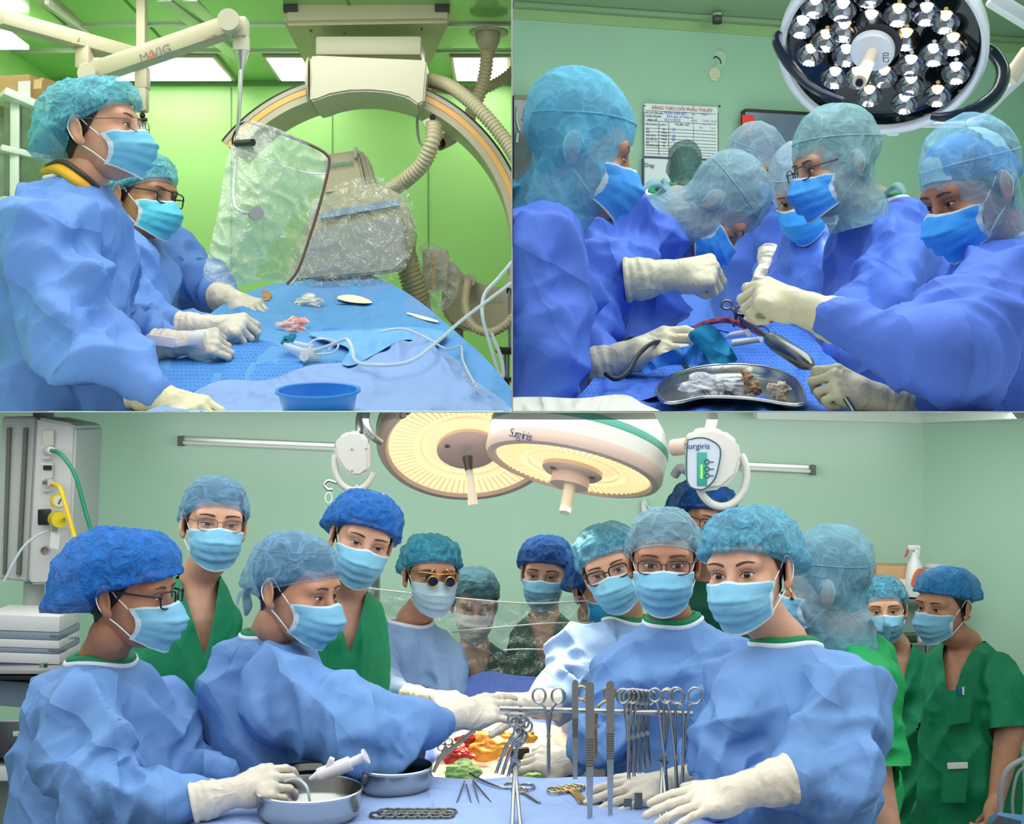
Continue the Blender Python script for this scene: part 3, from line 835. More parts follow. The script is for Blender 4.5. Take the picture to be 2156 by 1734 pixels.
def mask_mesh(seed=0, drop=0.0, w=1.0):
    nu, nv = 36, 26
    V = []; mi = []; F = []
    rs = random.Random(seed)
    ph = [rs.uniform(-0.02, 0.02) for _ in range(3)]
    for j in range(nv + 1):
        v = j / nv
        for i in range(nu + 1):
            u = -1 + 2 * i / nu
            ang = u * R(72)
            W = (0.071 - 0.010 * max(0, v - 0.55) / 0.45) * w
            y0 = -0.112 - 0.024 * math.sin(min(1, v * 1.25) * math.pi) ** 0.8 - 0.006 * (v < 0.5) + 0.010 * max(0, v - 0.75) / 0.25
            ys = -0.036 - 0.018 * math.sin(v * math.pi)
            k = math.cos(ang); k = (k - math.cos(R(72))) / (1 - math.cos(R(72)))
            x = W * math.sin(ang) / math.sin(R(72))
            y = ys + (y0 - ys) * k ** 0.78
            zt = -0.0125 - 0.012 * abs(u) ** 1.5 + 0.004 * math.exp(-(u / 0.18) ** 2)
            zb = -0.128 + 0.034 * abs(u) ** 1.6 - drop
            z = zt + (zb - zt) * v
            amp = 0.0105 * (1 - 0.92 * abs(u) ** 1.6)
            for c, p in zip((0.26, 0.46, 0.66), ph):
                q = (v - c - p * u - 0.05 * abs(u) * (c - 0.46)) / 0.13
                if -0.15 < q < 0.9: y -= amp * (q + 0.15) / 1.05 * (1 if q < 0.8 else (0.9 - q) / 0.1)
            V.append((x, y, z))
    V = np.array(V)
    for j in range(nv):
        for i in range(nu):
            a = j * (nu + 1) + i
            F.append((a, a + nu + 1, a + nu + 2, a + 1)); mi.append(1 if (j == 0 or j >= nv - 1 or i == 0 or i == nu - 1) else 0)
    F = np.array(F)
    # keep the cloth clear of the face
    for i in range(len(V)):
        h = HBVH.find_nearest(Vector(V[i]))
        if h[0]:
            dv = Vector(V[i]) - h[0]
            if dv.dot(h[1]) < 0.004: V[i] = np.array(h[0] + h[1] * 0.004)
    G = V.reshape(nv + 1, nu + 1, 3)
    for _ in range(1):
        G[1:-1, 1:-1] = 0.5 * G[1:-1, 1:-1] + 0.125 * (G[:-2, 1:-1] + G[2:, 1:-1] + G[1:-1, :-2] + G[1:-1, 2:])
        for e in (0, -1): G[1:-1, e] = 0.5 * G[1:-1, e] + 0.25 * (G[:-2, e] + G[2:, e])
    V = G.reshape(-1, 3)
    n = vnormals(V, F)
    sg = 1 if (n[:, 1].mean() < 0) else -1
    V = V + n * (sg * (np.abs(perlin(V * 30 + seed)) * 0.007 - 0.001))[:, None]
    return V, F, mi

def loops_mesh(side):
    V = []; F = []; b = 0
    for s in (side,):
        for pts in ([(s * 0.066, -0.036, -0.030), (s * 0.074, -0.012, -0.006), (s * 0.081, 0.012, 0.020), (s * 0.086, 0.026, 0.018)],
                    [(s * 0.060, -0.042, -0.090), (s * 0.070, -0.016, -0.066), (s * 0.078, 0.010, -0.046), (s * 0.085, 0.026, -0.030), (s * 0.088, 0.034, -0.005), (s * 0.086, 0.026, 0.018)]):
            v, f = tube_np(pts, 0.0016, 6); V.append(v); F.append(np.array(f) + b); b += len(v)
    return np.concatenate(V), np.concatenate(F)
_loops = None
_maskc = {}

# glasses (head frame)
def glasses(parent, M, style, place):
    col = {'black': mat('spectacle_black', (22, 20, 24), rough=0.25), 'wire': mat('spectacle_wire', (120, 96, 74), rough=0.25, metal=0.9),
           'brown': mat('spectacle_brown', (58, 40, 34), rough=0.3)}[style if style in ('black', 'brown') else 'wire']
    lens = film('spectacle_lens', (250, 252, 255), gloss=0.07, haze=0.0, bump=0.0, rough=0.02)
    r = {'black': 0.0022, 'wire': 0.0010, 'brown': 0.0016}[style]
    hw, hh = {'black': (0.0265, 0.019), 'wire': (0.025, 0.016), 'brown': (0.028, 0.0165)}[style]
    root = None
    for s in (-1, 1):
        pts = []
        for k in range(20):
            a = 2 * math.pi * k / 20; c, sn = math.cos(a), math.sin(a)
            e = 0.55
            x = s * 0.0335 + hw * math.copysign(abs(c) ** e, c); z = -0.004 + hh * math.copysign(abs(sn) ** e, sn)
            pts.append((x, -0.117 + 0.20 * abs(x) * abs(x) / 0.06 * 1.0, z))
        V, F = tube_np(pts, r, 6, True, 2)
        ob = place('glasses' if root is None else 'rim', V, F, col, parent if root is None else root)
        if root is None: root = ob
        pv = np.array(pts); cv = pv.mean(0); LV = np.vstack([pv, cv]); LF = [(i, (i + 1) % 20, 20) for i in range(20)]
        place('lens', LV, LF, lens, root)
        V, F = tube_np([(s * 0.0605, -0.106, 0.004), (s * 0.074, -0.085, 0.006), (s * 0.0825, -0.02, 0.010), (s * 0.0835, 0.015, 0.014), (s * 0.082, 0.035, -0.002)], r * 1.1, 6)
        place('temple', V, F, col, root)
    V, F = tube_np([(-0.008, -0.117, 0.002), (0, -0.121, 0.005), (0.008, -0.117, 0.002)], r, 6)
    place('bridge', V, F, col, root)
    return root

# hands: wrist at the origin, fingers along +X, back of the hand +Z, thumb toward +Y
POSES = {
    'flat': ([(6, 8, 6)] * 4, (0.50, 0.62, -0.22), (10, 10), 5),
    'relaxed': ([(24, 30, 20), (28, 34, 22), (32, 36, 24), (36, 36, 24)], (0.62, 0.55, -0.45), (14, 16), 3),
    'pinch': ([(48, 52, 24), (56, 60, 30), (64, 66, 40), (70, 70, 40)], (0.80, 0.25, -0.62), (12, 18), 2),
    'fist': ([(72, 84, 48), (74, 88, 50), (76, 88, 50), (78, 88, 50)], (0.72, 0.28, -0.66), (20, 40), 1),
    'grip': ([(40, 70, 45), (56, 78, 48), (64, 80, 50), (70, 80, 50)], (0.78, 0.34, -0.55), (10, 26), 1),
    'reach': ([(14, 12, 8), (16, 14, 8), (18, 16, 10), (22, 18, 12)], (0.72, 0.48, -0.30), (8, 10), 2),
}
_handc = {}
def hand_mesh(pose, cuff=True, flip=False, fat=1.0):
    key = (pose, cuff, flip, fat)
    if key in _handc: return _handc[key]
    curls, td, tc, sp = POSES[pose]
    f = Field((-0.14 if cuff else -0.05, -0.085, -0.125), (0.215, 0.105, 0.055), 0.0034)
    g = fat
    f.cone((0.0, 0.0, 0), (0.03, 0.0, 0), 0.028 * g, 0.030 * g, 0.01)
    ys = [0.032, 0.011, -0.011, -0.031]
    for y in ys: f.cone((0.022, y * 0.62, -0.002), (0.086 - abs(y - 0.011) * 0.25, y, 0.0), 0.0165 * g, 0.0125 * g, 0.012)
    f.ell((0.045, 0.026, -0.014), (0.034, 0.020, 0.017), 0.012)
    f.ell((0.045, -0.024, -0.013), (0.034, 0.016, 0.015), 0.012)
    ln = [(0.041, 0.024, 0.019), (0.046, 0.028, 0.020), (0.042, 0.026, 0.019), (0.032, 0.019, 0.017)]
    for y, l, cu, k in zip(ys, ln, curls, range(4)):
        p = Vector((0.088 - abs(y - 0.011) * 0.28, y, 0.0)); ang = 0; az = R(sp * (1.5 - k))
        r = 0.0098 * g if k < 3 else 0.0086 * g
        for q in range(3):
            ang += R(cu[q]); d = Vector((math.cos(ang) * math.cos(az), math.cos(ang) * math.sin(az), -math.sin(ang)))
            e = p + d * l[q]; f.cone(p, e, r, r * 0.92, 0.0035 if q else 0.006); p = e; r *= 0.93
    p = Vector((0.022, 0.028, -0.010)); d = Vector(td).normalized(); r = 0.0135 * g
    for q, L in enumerate((0.040, 0.032, 0.024)):
        if q: d = (d + Vector((0.25, -0.55, -0.15)) * math.sin(R(tc[q - 1]))).normalized()
        e = p + d * L; f.cone(p, e, r, r * 0.86, 0.008 if q == 0 else 0.004); p = e; r *= 0.88
    if cuff:
        f.cone((-0.012, 0, 0), (-0.055, 0, 0), 0.033 * g, 0.040, 0.012)
        f.cone((-0.055, 0, 0), (-0.105, 0, 0), 0.040, 0.044, 0.01)
    V, F = f.mesh(); V = relax(V, F, 1, 0.35)
    if cuff:
        V, F = cut(V, F, V[:, 0] + 0.088)
        x = V[:, 0]; n = vnormals(V, tris(F))
        w = np.clip((-x) / 0.03, 0, 1)
        V = V + n * (w * (0.0008 * np.sin(x * 300 + perlin(V * 18) * 9) + 0.0045 * perlin(V * 24) + 0.0015 * perlin(V * 60)) + 0.003 * np.exp(-((x + 0.083) / 0.004) ** 2))[:, None]
    if flip: V = V * np.array((1, -1, 1)); F = np.asarray(F)[:, ::-1]
    _handc[key] = (V, F)
    return _handc[key]

def basis(xdir, zdir):
    x = Vector(xdir).normalized(); z = Vector(zdir); z = (z - x * z.dot(x)).normalized(); y = z.cross(x)
    M = Matrix.Identity(4)
    for i, a in enumerate((x, y, z)):
        for j in range(3): M[j][i] = a[j]
    return M

def hand_at(a, b, up, pose, cuff=True, flip=False, size=1.0):
    """wrist at a, pointing to b, the back of the hand toward up"""
    V, F = hand_mesh(pose, cuff, flip)
    M = Matrix.Translation(a) @ basis(b - a, up) @ Matrix.Scale(size, 4)
    return xf(M, V), F

HEADM = {}
def person(label, head, torso, arms, wear, capkind, capmat, maskmat=None, skin=None, specs=None, hands=(), group=None, phi=0.0,
           res=0.0078, seed=1, eyes=(0.72, 0.0), collar=None, vneck=None, hair=0.0, neck=None, fold=1.35, sleeves='long', brows=0.6,
           mask_drop=0.0, collar_mat=None, stretch=(1, 1, 0.45), capargs=None, name='person', clav=0.055, arm_skin=(), back_tie=False, inner=None):
    px, py, d, yaw, pitch, roll, scale = head
    skin = skin or SKIN
    hp_ = P(px, py, d - 0.07); hp_.y = d
    MH = Matrix.Translation(hp_) @ Matrix.Rotation(R(yaw), 4, 'Z') @ Matrix.Rotation(R(pitch), 4, 'X') @ Matrix.Rotation(R(roll), 4, 'Y') @ Matrix.Scale(scale, 4)
    secs = [(P(x, y, dd), hp / FPX * dd, hd) for x, y, dd, hp, hd in torso]
    nb = P(*neck) if neck else secs[0][0]
    # --- body: head, neck, torso and arms as one skin
    arms3 = [[(P(x, y, dd), (min(r, 0.037) if (wear == 'gown' and k == 2 and len(hands)) else r)) for k, (x, y, dd, r) in enumerate(a)] for a in arms]
    allp = [q[0] for q in secs] + [j[0] for a in arms3 for j in a] + [nb]
    m = 0.22
    lo = np.min([np.array(p) for p in allp], 0) - m; hi = np.max([np.array(p) for p in allp], 0) + m
    hb = res if (wear == 'scrubs') else 0.016
    f = Field(lo, hi, hb)
    f.torso(secs, 0.03, phi, 0.06 if wear == 'gown' else 0.028)
    hn = MH @ Vector((0, 0.030, -0.10))
    f.cone(MH @ Vector((0, 0.026, -0.075)), hn, 0.040 * scale, 0.046 * scale, 0.02); f.cone(hn, nb, 0.046 * scale, 0.052 * scale, 0.03)
    for a in arms3:
        f.cone(nb + Vector((0, 0, -0.10)), a[0][0], 0.035, a[0][1] * 0.55, 0.03)
        for (p, r), (q, r2) in zip(a[:-1], a[1:]): f.cone(p, q, min(r * (0.5 if wear == 'gown' else 0.74), 0.05), min(r2 * (0.5 if wear == 'gown' else 0.74), 0.042), 0.02)
    V, F = f.mesh(); T = tris(F)
    parts = [(xf(MH, HEAD_V), HEAD_T, 0), (V, T, 0)]
    for hs in arm_skin:     # bare hands grow out of the forearms
        hv, hf = hand_at(P(*hs[0]), P(*hs[1]), hs[2], hs[3], False, hs[4], hs[5] if len(hs) > 5 else 1.0); parts.append((hv, tris(hf), 0))
    V, T, _ = join(parts)
    body = put(name, V, T, skin, None, label, 'person', group, loc=tuple(secs[-1][0]))
    HEADM[body.name] = MH
    def onhead(nm, v, fc, material, parent): return put(nm, xf(MH, v), fc, material, parent)
    def share(nm, me):
        o = bpy.data.objects.new(nm, me); finish_obj(o, body, None, None, None, None, None)
        o.matrix_parent_inverse = Matrix.Identity(4); o.matrix_local = Matrix.Translation(-ROOTLOC[body.name]) @ MH; return o
    for s in (-1, 1):
        share('eye', eye_mesh(s, eyes[0], eyes[1])); share('eyebrow', brow_mesh(s, brows))
    share('hair', get_hair(hair))
    # --- cap
    ca = dict(capargs or {})
    if capkind == 'hood':
        v, fc = hood_mesh(seed, **ca); v0, f0 = v, fc; cap = onhead('surgical_hood', v, fc, capmat, body)
        v, fc = tube_np([(0.02, 0.105, -0.10), (0.05, 0.125, -0.085), (0.07, 0.13, -0.11)], [0.012, 0.02, 0.006], 8, flat=0.4); onhead('tie', v, fc, capmat, cap)
        v, fc = tube_np([(-0.02, 0.105, -0.10), (-0.045, 0.13, -0.115), (-0.05, 0.13, -0.15)], [0.012, 0.018, 0.006], 8, flat=0.4); onhead('tie', v, fc, capmat, cap)
        HB = BVHTree.FromPolygons([tuple(q) for q in v0], [tuple(int(i) for i in t) for t in f0])
        ds = []
        for a in np.linspace(-2.7, 2.7, 30):
            dr = Vector((math.sin(a), -math.cos(a), 0)); hh = HB.ray_cast(Vector((0, 0.012, 0.058 + 0.016 * math.cos(a))) + dr * 0.3, -dr)
            if hh[0]: ds.append(tuple(hh[0] + dr * 0.0008))
        v, fc = tube_np(ds, 0.0019, 6, smooth=2); onhead('drawstring', v, fc, capmat, cap)
    else:
        base = {'bouffant': dict(zf=0.050, zb=-0.045, zs=0.010, puff=0.022, sag=0.022, pleat=0.0035, crinkle=1.25, top=-0.006),
                'fitted': dict(zf=0.048, zb=-0.05, zs=0.004, puff=0.010, sag=0.010, pleat=0.001, npl=30, crinkle=0.7),
                'flat': dict(zf=0.056, zb=-0.005, zs=0.026, puff=0.020, sag=0.010, pleat=0.004, crinkle=0.8, top=-0.006)}[capkind]
        base.update(ca)
        v, fc = cap_mesh(seed=seed, **base); cv = v; cap = onhead('surgical_cap', v, fc, capmat, body)
        if capkind != 'fitted':
            v, fc = band_mesh(base['zf'], base['zb'], base['zs']); onhead('elastic_band', v, fc, capmat, cap)
        else:
            v, fc = band_mesh(base['zf'], base['zb'], base['zs'], 0.004, 0.005); onhead('cap_edge', v, fc, capmat, cap)
            v, fc = tube_np([(0.0, 0.118, -0.035), (0.012, 0.135, -0.055), (0.02, 0.13, -0.085), (0.028, 0.135, -0.11)], [0.006, 0.010, 0.012, 0.004], 8, flat=0.35); onhead('tie', v, fc, capmat, cap)
            v, fc = tube_np([(0.0, 0.118, -0.035), (-0.015, 0.135, -0.05), (-0.03, 0.128, -0.075)], [0.006, 0.010, 0.004], 8, flat=0.35); onhead('tie', v, fc, capmat, cap)
            v, fc = tube_np(cv[15 * 128:16 * 128:4], 0.0016, 6, True, 2); onhead('seam', v, fc, capmat, cap)
    # --- mask
    if maskmat is not None:
        kk = (seed % 4, mask_drop)
        if kk not in _maskc: _maskc[kk] = mask_mesh(seed % 4, mask_drop)
        v, fc, mi = _maskc[kk]
        mk = put('face_mask', xf(MH, v), fc, None, body, mats=[maskmat, MASK_W], mi=mi)
        global _loops
        if _loops is None: _loops = {s: loops_mesh(s) for s in (-1, 1)}
        for s in (-1, 1): onhead('ear_loop', *_loops[s], LOOP, mk)
    if specs == 'loupes': loupes(body, onhead)
    elif specs: glasses(body, MH, specs, onhead)
    # --- clothing
    if wear == 'none': return body
    f = Field(lo, hi, res)
    f.torso(secs, 0.03, phi)
    for a in arms3:
        f.cone(nb + Vector((0, 0, -0.05)), a[0][0], clav, a[0][1] * 0.9, 0.05)
        js = a if sleeves == 'long' else a[:2]
        for (p, r), (q, r2) in zip(js[:-1], js[1:]): f.cone(p, q, r, r2, 0.035)
    V, F = f.mesh(); V = relax(V, F, 2, 0.5)
    wt = np.clip((np.linalg.norm(V - np.array(nb), axis=1) - 0.07) / 0.08, 0.15, 1)
    for a in arms3:
        if wear == 'gown': wt = wt * np.clip(np.linalg.norm(V - np.array(a[-1][0]), axis=1) / 0.16, 0.12, 1)
    V = folds(V, F, fold * (1.0 if wear == 'gown' else 0.7), seed, stretch, 5.0, wt)
    # sleeves: folds ring the arm and gather at the elbow
    nn = vnormals(V, F)
    for ai, a in enumerate(arms3):
        js = a if sleeves == 'long' else a[:2]; s0 = 0.0; L1 = (js[1][0] - js[0][0]).length; best = np.full(len(V), 9.0); sv_ = np.zeros(len(V)); an = np.zeros(len(V)); on = np.zeros(len(V))
        for (p, r), (q, r2) in zip(js[:-1], js[1:]):
            p = np.array(p); q = np.array(q); ba = q - p; L = np.linalg.norm(ba); u = ba / L
            t = np.clip((V - p) @ u, 0, L); pv = V - p - t[:, None] * u; ds = np.linalg.norm(pv, axis=1) - (r + (r2 - r) * t / L)
            fm = np.array(frame(u))[:3, :3]; k = ds < best
            best = np.where(k, ds, best); sv_ = np.where(k, s0 + t, sv_); an = np.where(k, np.arctan2(pv @ fm[:, 1], pv @ fm[:, 0]), an); s0 += L
        on = np.clip(1 - best / 0.02, 0, 1)
        x = sv_ / 0.075 + 0.55 * np.sin(an + seed) + 0.3 * np.sin(2 * an + ai) + 0.9 * perlin(V * 5 + seed)
        t = np.abs(2 * (x - np.floor(x + 0.5)))
        m = (0.30 + 0.9 * np.exp(-((sv_ - L1) / 0.11) ** 2)) * np.clip(perlin(V * 4.5 + seed + 20) * 2 + 0.55, 0, 1) * on * np.clip(sv_ / 0.06, 0, 1)
        V = V + nn * (0.017 * fold * m * ((1 - t) ** 1.4 - 0.3))[:, None]
    # neck opening
    r0 = (collar[0] if collar else 0.072)
    ax = (np.array(hn) - np.array(nb)); ax /= np.linalg.norm(ax); ax = ax * 0.45 + np.array((0, 0, 0.8)); ax /= np.linalg.norm(ax)
    rel = V - np.array(nb); hgt = rel @ ax; rad = np.linalg.norm(rel - hgt[:, None] * ax, axis=1)
    s = np.maximum(rad - r0, -0.075 - hgt)
    if vneck:
        # vneck = (depth below the neck base, half width at the top, facing yaw)
        dv, wv, yv = vneck
        fx, fy = math.sin(R(yv)), -math.cos(R(yv)); lx, ly = math.cos(R(yv)), math.sin(R(yv))
        front = rel[:, 0] * fx + rel[:, 1] * fy; lat = np.abs(rel[:, 0] * lx + rel[:, 1] * ly)
        sv = lat - np.clip((rel[:, 2] + dv) / dv, -1, 1.4) * wv
        s = np.where((front > 0.0) & (rel[:, 2] < 0.10), np.minimum(s, sv), s)
    if sleeves == 'short':
        for a in arms3:
            p, q = np.array(a[0][0]), np.array(a[1][0]); dd = (q - p) / np.linalg.norm(q - p)
            t = (V - p) @ dd; L = np.linalg.norm(q - p); perp = np.linalg.norm(V - p - t[:, None] * dd, axis=1)
            sz = sorted(secs, key=lambda k_: k_[0][2]); zs_ = [k_[0][2] for k_ in sz]; ip = lambda f_: np.interp(V[:, 2], zs_, [f_(k_) for k_ in sz])
            tv = np.hypot((V[:, 0] - ip(lambda k_: k_[0][0])) / ip(lambda k_: k_[1]), (V[:, 1] - ip(lambda k_: k_[0][1])) / ip(lambda k_: k_[2]))
            s = np.where((perp < a[1][1] * 2.0) & (t > L * 0.5) & (tv > 1.30), np.minimum(s, L - 0.012 - t), s)
    V, F = cut(V, F, s)
    if True:        # the hem hangs on down to the floor
        zf_ = CZ - 2.39 if ROOM[0] == 'lower' else CZ + 0.004
        c0, a0, b0 = secs[-1]; rg = []
        for q, zz in enumerate(np.linspace(c0[2] + 0.03, min(zf_, c0[2]), 7)):
            t = np.linspace(0, 2 * np.pi, 40, endpoint=False); k = 0.97 + 0.03 * np.sin(t * 7 + seed + q * 0.3)
            rg.append(np.stack([c0[0] + a0 * k * np.cos(t), c0[1] + b0 * k * np.sin(t), np.full(40, zz)], 1))
        SV = np.concatenate(rg); SF = [(q * 40 + j, q * 40 + (j + 1) % 40, (q + 1) * 40 + (j + 1) % 40, (q + 1) * 40 + j) for q in range(6) for j in range(40)]
        V, F, _ = join([(V, F, 0), (SV, tris(np.array(SF)), 0)])
    gm = {'gown': 'surgical_gown', 'scrubs': 'scrub_top'}[wear]
    cloth = put(gm, V, F, wearmat(collar_mat if False else person.cloth), body)
    if wear == 'gown':
        # white neck binding round the opening
        E = np.sort(np.concatenate([F[:, [0, 1]], F[:, [1, 2]], F[:, [2, 0]]]), 1)
        u, c = np.unique(E, axis=0, return_counts=True); bv = np.unique(u[c == 1])
        rel = V[bv] - np.array(nb); hg = rel @ ax; q = np.array(frame(ax))[:3, :3]
        lx, ly = rel @ q[:, 0], rel @ q[:, 1]; rd = np.hypot(lx, ly); ok = (rd < r0 * 1.25) & (hg > -0.17) & (hg < 0.12)
        an = np.arctan2(ly[ok], lx[ok]); pts = V[bv][ok]; ring = []
        for k in range(36):
            t = -math.pi + 2 * math.pi * (k + 0.5) / 36; dd = np.abs((an - t + math.pi) % (2 * math.pi) - math.pi) < 0.16
            if dd.any(): ring.append(pts[dd].mean(0))
        ring = np.array(ring)
        for _ in range(3): ring = (np.roll(ring, 1, 0) + 2 * ring + np.roll(ring, -1, 0)) / 4
        v, fc = tube_np(ring, 0.0075, 8, True, 2); put('neck_binding', v, fc, collar_mat or WHITE_CLOTH, cloth)
        if inner is not None:
            cc = ring.mean(0); r2_ = cc + (ring - cc) * 0.87 + ax * 0.006; v, fc = tube_np(r2_, 0.012, 8, True, 2); put('scrub_collar', v, fc, inner, body)
    for hs in hands:
        a, b, up, pose, flip = hs[:5]; size = hs[5] if len(hs) > 5 else 1.0; gmx = hs[6] if len(hs) > 6 else GLOVE
        v, fc = hand_at(P(*a), P(*b), Vector(up), pose, True, flip, size); put('glove', v, fc, gmx, body)
    return body
def wearmat(m): return m

def loupes(body, onhead):
    gold = mat('loupe_gold', (190, 150, 96), rough=0.25, metal=0.9); dark = mat('loupe_barrel', (48, 44, 42), rough=0.3, metal=0.3)
    glass = mat('loupe_glass', (20, 22, 30), rough=0.05, coat=1.0)
    V, F = tube_np([(-0.078, 0.0, 0.012), (-0.07, -0.09, 0.016), (-0.04, -0.118, 0.016), (0, -0.124, 0.014), (0.04, -0.118, 0.016), (0.07, -0.09, 0.016), (0.078, 0.0, 0.012)], 0.003, 8)
    root = onhead('loupes', V, F, gold, body)
    for s in (-1, 1):
        V, F = tube_np([(s * 0.031, -0.112, 0.002), (s * 0.030, -0.130, -0.001), (s * 0.029, -0.1301, -0.001), (s * 0.028, -0.150, -0.005)], [0.013, 0.013, 0.015, 0.017], 18, smooth=1)
        bar = onhead('barrel', V, F, dark, root)
        a = np.linspace(0, 2 * np.pi, 18, endpoint=False)
        V = np.vstack([np.stack([s * 0.028 + 0.014 * np.cos(a), np.full(18, -0.1495), -0.005 + 0.014 * np.sin(a)], 1), [[s * 0.028, -0.149, -0.005]]])
        onhead('eyepiece_glass', V, [(i, (i + 1) % 18, 18) for i in range(18)], glass, bar)
        V, F = tube_np([(s * 0.028, -0.151, -0.005) + np.array((0.0165 * math.cos(t), 0, 0.0165 * math.sin(t))) for t in np.linspace(0, 2 * math.pi, 16)[:-1]], 0.002, 6, True, 2)
        onhead('ring', V, F, gold, bar)
        V, F = tube_np([(s * 0.015, -0.122, 0.014), (s * 0.02, -0.126, 0.03), (s * 0.03, -0.128, 0.022)], 0.003, 6); onhead('hinge', V, F, gold, root)
# ================================================================== upper left: catheter laboratory
ROOM[0] = 'tl'
GRN = mat('green_wall_panel', (160, 216, 128), rough=0.35, noise=0.02, nscale=2)
GRNC = mat('green_ceiling_panel', (132, 190, 108), rough=0.16, noise=0.03, nscale=2)
SEAM = mat('panel_seam', (96, 150, 84), rough=0.6)
CREAM = mat('cream_enamel', (172, 166, 138), rough=0.4, noise=0.02, nscale=3)
CREAM2 = mat('cream_enamel_light', (178, 174, 150), rough=0.4)
GREYP = mat('grey_plastic', (158, 160, 158), rough=0.5, noise=0.03)
HOSE = mat('hose_beige', (172, 164, 130), rough=0.5)
CHROME = mat('chrome', (200, 200, 200), rough=0.18, metal=1.0)
STEEL = mat('stainless_steel', (176, 176, 172), rough=0.24, metal=1.0, bump=0.04, bscale=80)
BLACK = mat('black_plastic', (22, 22, 24), rough=0.35)
ALU = mat('brushed_aluminium', (196, 198, 196), rough=0.35, metal=0.8)
PANEL = mat('light_diffuser', (255, 250, 240), emit=(255, 250, 242), estr=7.5)
X0, X1 = -2.15, -0.003
DB, ZC = 5.6, CZ + 1.30
o = B().quad((X0, DB, CZ), (X1, DB, CZ), (X1, DB, ZC), (X0, DB, ZC)).out('wall_green_back', GRN, kind='structure')
for px in (700, 902, 487):
    xx = P(px, 500, DB).x
    B().box((xx, DB - 0.001, CZ + 0.64), (0.004, 0.004, 1.27)).out('panel_joint', SEAM, o)
B().box(((X0 + X1) / 2, DB - 0.006, ZC - 0.015), (X1 - X0, 0.012, 0.01)).out('trim_1', SEAM, kind='structure')
B().quad((-1.80, 2.6, CZ), (-1.80, DB, CZ), (-1.80, DB, ZC), (-1.80, 2.6, ZC)).out('wall_green_side', GRN, kind='structure')
o = B().quad((X0, 4.2, ZC), (X1, 4.2, ZC), (X1, DB, ZC), (X0, DB, ZC)).out('ceiling_green', GRNC, kind='structure')
for dd in (4.78, 5.13): B().box(((X0 + X1) / 2, dd, ZC - 0.004), (X1 - X0, 0.012, 0.008)).out('joint_strip', ALU, o)
for px in (160, 330, 760): B().box((P(px, 0, 4.9).x, 4.9, ZC - 0.002), (0.006, 1.3, 0.004)).out('panel_joint', SEAM, o)
# lit ceiling panels
for i, (a, b, lab) in enumerate(((222, 482, 'bright lit ceiling panel behind the sloping support arm'), (575, 700, 'bright lit ceiling panel left of the cream ceiling carriage'), (952, 1084, 'bright lit ceiling panel behind the ribbed hoses'))):
    xa, xb = P(a, 0, 5.4).x, min(P(b, 0, 5.4).x, -0.005); t = thing('light_panel', lab, 'ceiling light', ((xa + xb) / 2, 5.36, ZC - 0.02), 'lit ceiling panels of the green room')
    B().box(((xa + xb) / 2, 5.345, ZC - 0.008), (xb - xa, 0.37, 0.016), bevel=0.003).out('frame', CREAM2, t)
    B().box(((xa + xb) / 2, 5.345, ZC - 0.0165), (xb - xa - 0.03, 0.34, 0.006)).out('diffuser', PANEL, t)
t = thing('light_panel', 'small corner of a lit ceiling panel at the left edge', 'ceiling light', P(15, 82, 4.75), 'lit ceiling panels of the green room')
B().box(P(6, 82, 4.72), (0.10, 0.22, 0.016), bevel=0.003).out('diffuser', PANEL, t)
# fluorescent fitting
t = thing('strip_light', 'slim white strip light running across the green ceiling', 'ceiling light', P(150, 45, 4.8))
beam(B(), P(90, -8, 4.45), P(196, 68, 4.95), 0.05, 0.03).out('housing', CREAM2, t)
beam(B(), P(98, 2, 4.43), P(190, 68, 4.92), 0.016, 0.02).out('tube', mat('tube_white', (236, 238, 232), rough=0.3), t)
B().box(P(193, 71, 4.94), (0.03, 0.02, 0.03)).out('end_cap', mat('teal_cap', (70, 150, 160)), t)
# ceiling rails
for (a, b) in (((345, -5, 4.5), (505, 120, 5.2)), ((400, -5, 4.5), (470, 62, 4.9))):
    beam(B(), P(*a), P(*b), 0.05, 0.025).out('ceiling_rail', ALU, label='long aluminium ceiling rail, %s of the pair' % ('outer' if a[0] == 345 else 'inner'), cat='rail', group='ceiling rails')
# ---- support arm
t = thing('support_arm', 'cream jointed ceiling support arm with grey lettering carrying the clear shield', 'support arm', P(298, 170, 4.3))
o = beam(B(), P(-4, 38, 4.0), P(306, 124, 4.35), 0.06, 0.044, 0.008).out('upper_beam', CREAM, t)
M = facing(166, 85, 4.04, R(-20), 0, R(-14))
B().prism([(-0.022, -0.010), (0.022, -0.010), (0.022, 0.010), (-0.022, 0.010)], (0, 0, 0), 0.001, M).out('warning_label', CREAM2, o)
B().prism([(-0.007, -0.007), (0.007, -0.007), (0, 0.008)], (0, 0, 0.001), 0.001, M).out('warning_triangle', mat('warning_orange', (226, 150, 50)), o)
b = B(); b.box(P(178, 122, 4.2), (0.042, 0.06, 0.075), bevel=0.008); b.box(P(195, 155, 4.18), (0.075, 0.06, 0.06), bevel=0.02); b.out('knuckle', CREAM, t)
o = beam(B(), P(186, 158, 4.15), P(490, 54, 3.95), 0.055, 0.054, 0.01).out('spring_arm', CREAM, t)
ang = math.atan2(104, 304)
M = facing(330, 112, 4.022, 0, 0, 0)
LTG = mat('letter_grey', (96, 98, 100)); text('M', 0.036, facing(304, 122, 4.02, 0, 0, ang), LTG, o); text('A', 0.036, facing(319, 117, 4.012, 0, 0, ang), mat('letter_red', (200, 70, 60)), o); text('VIG', 0.036, facing(340, 108, 4.0, 0, 0, ang), LTG, o)
text('portegra 2', 0.014, facing(452, 74, 3.94, 0, 0, ang), mat('letter_dull_red', (170, 90, 80)), o)
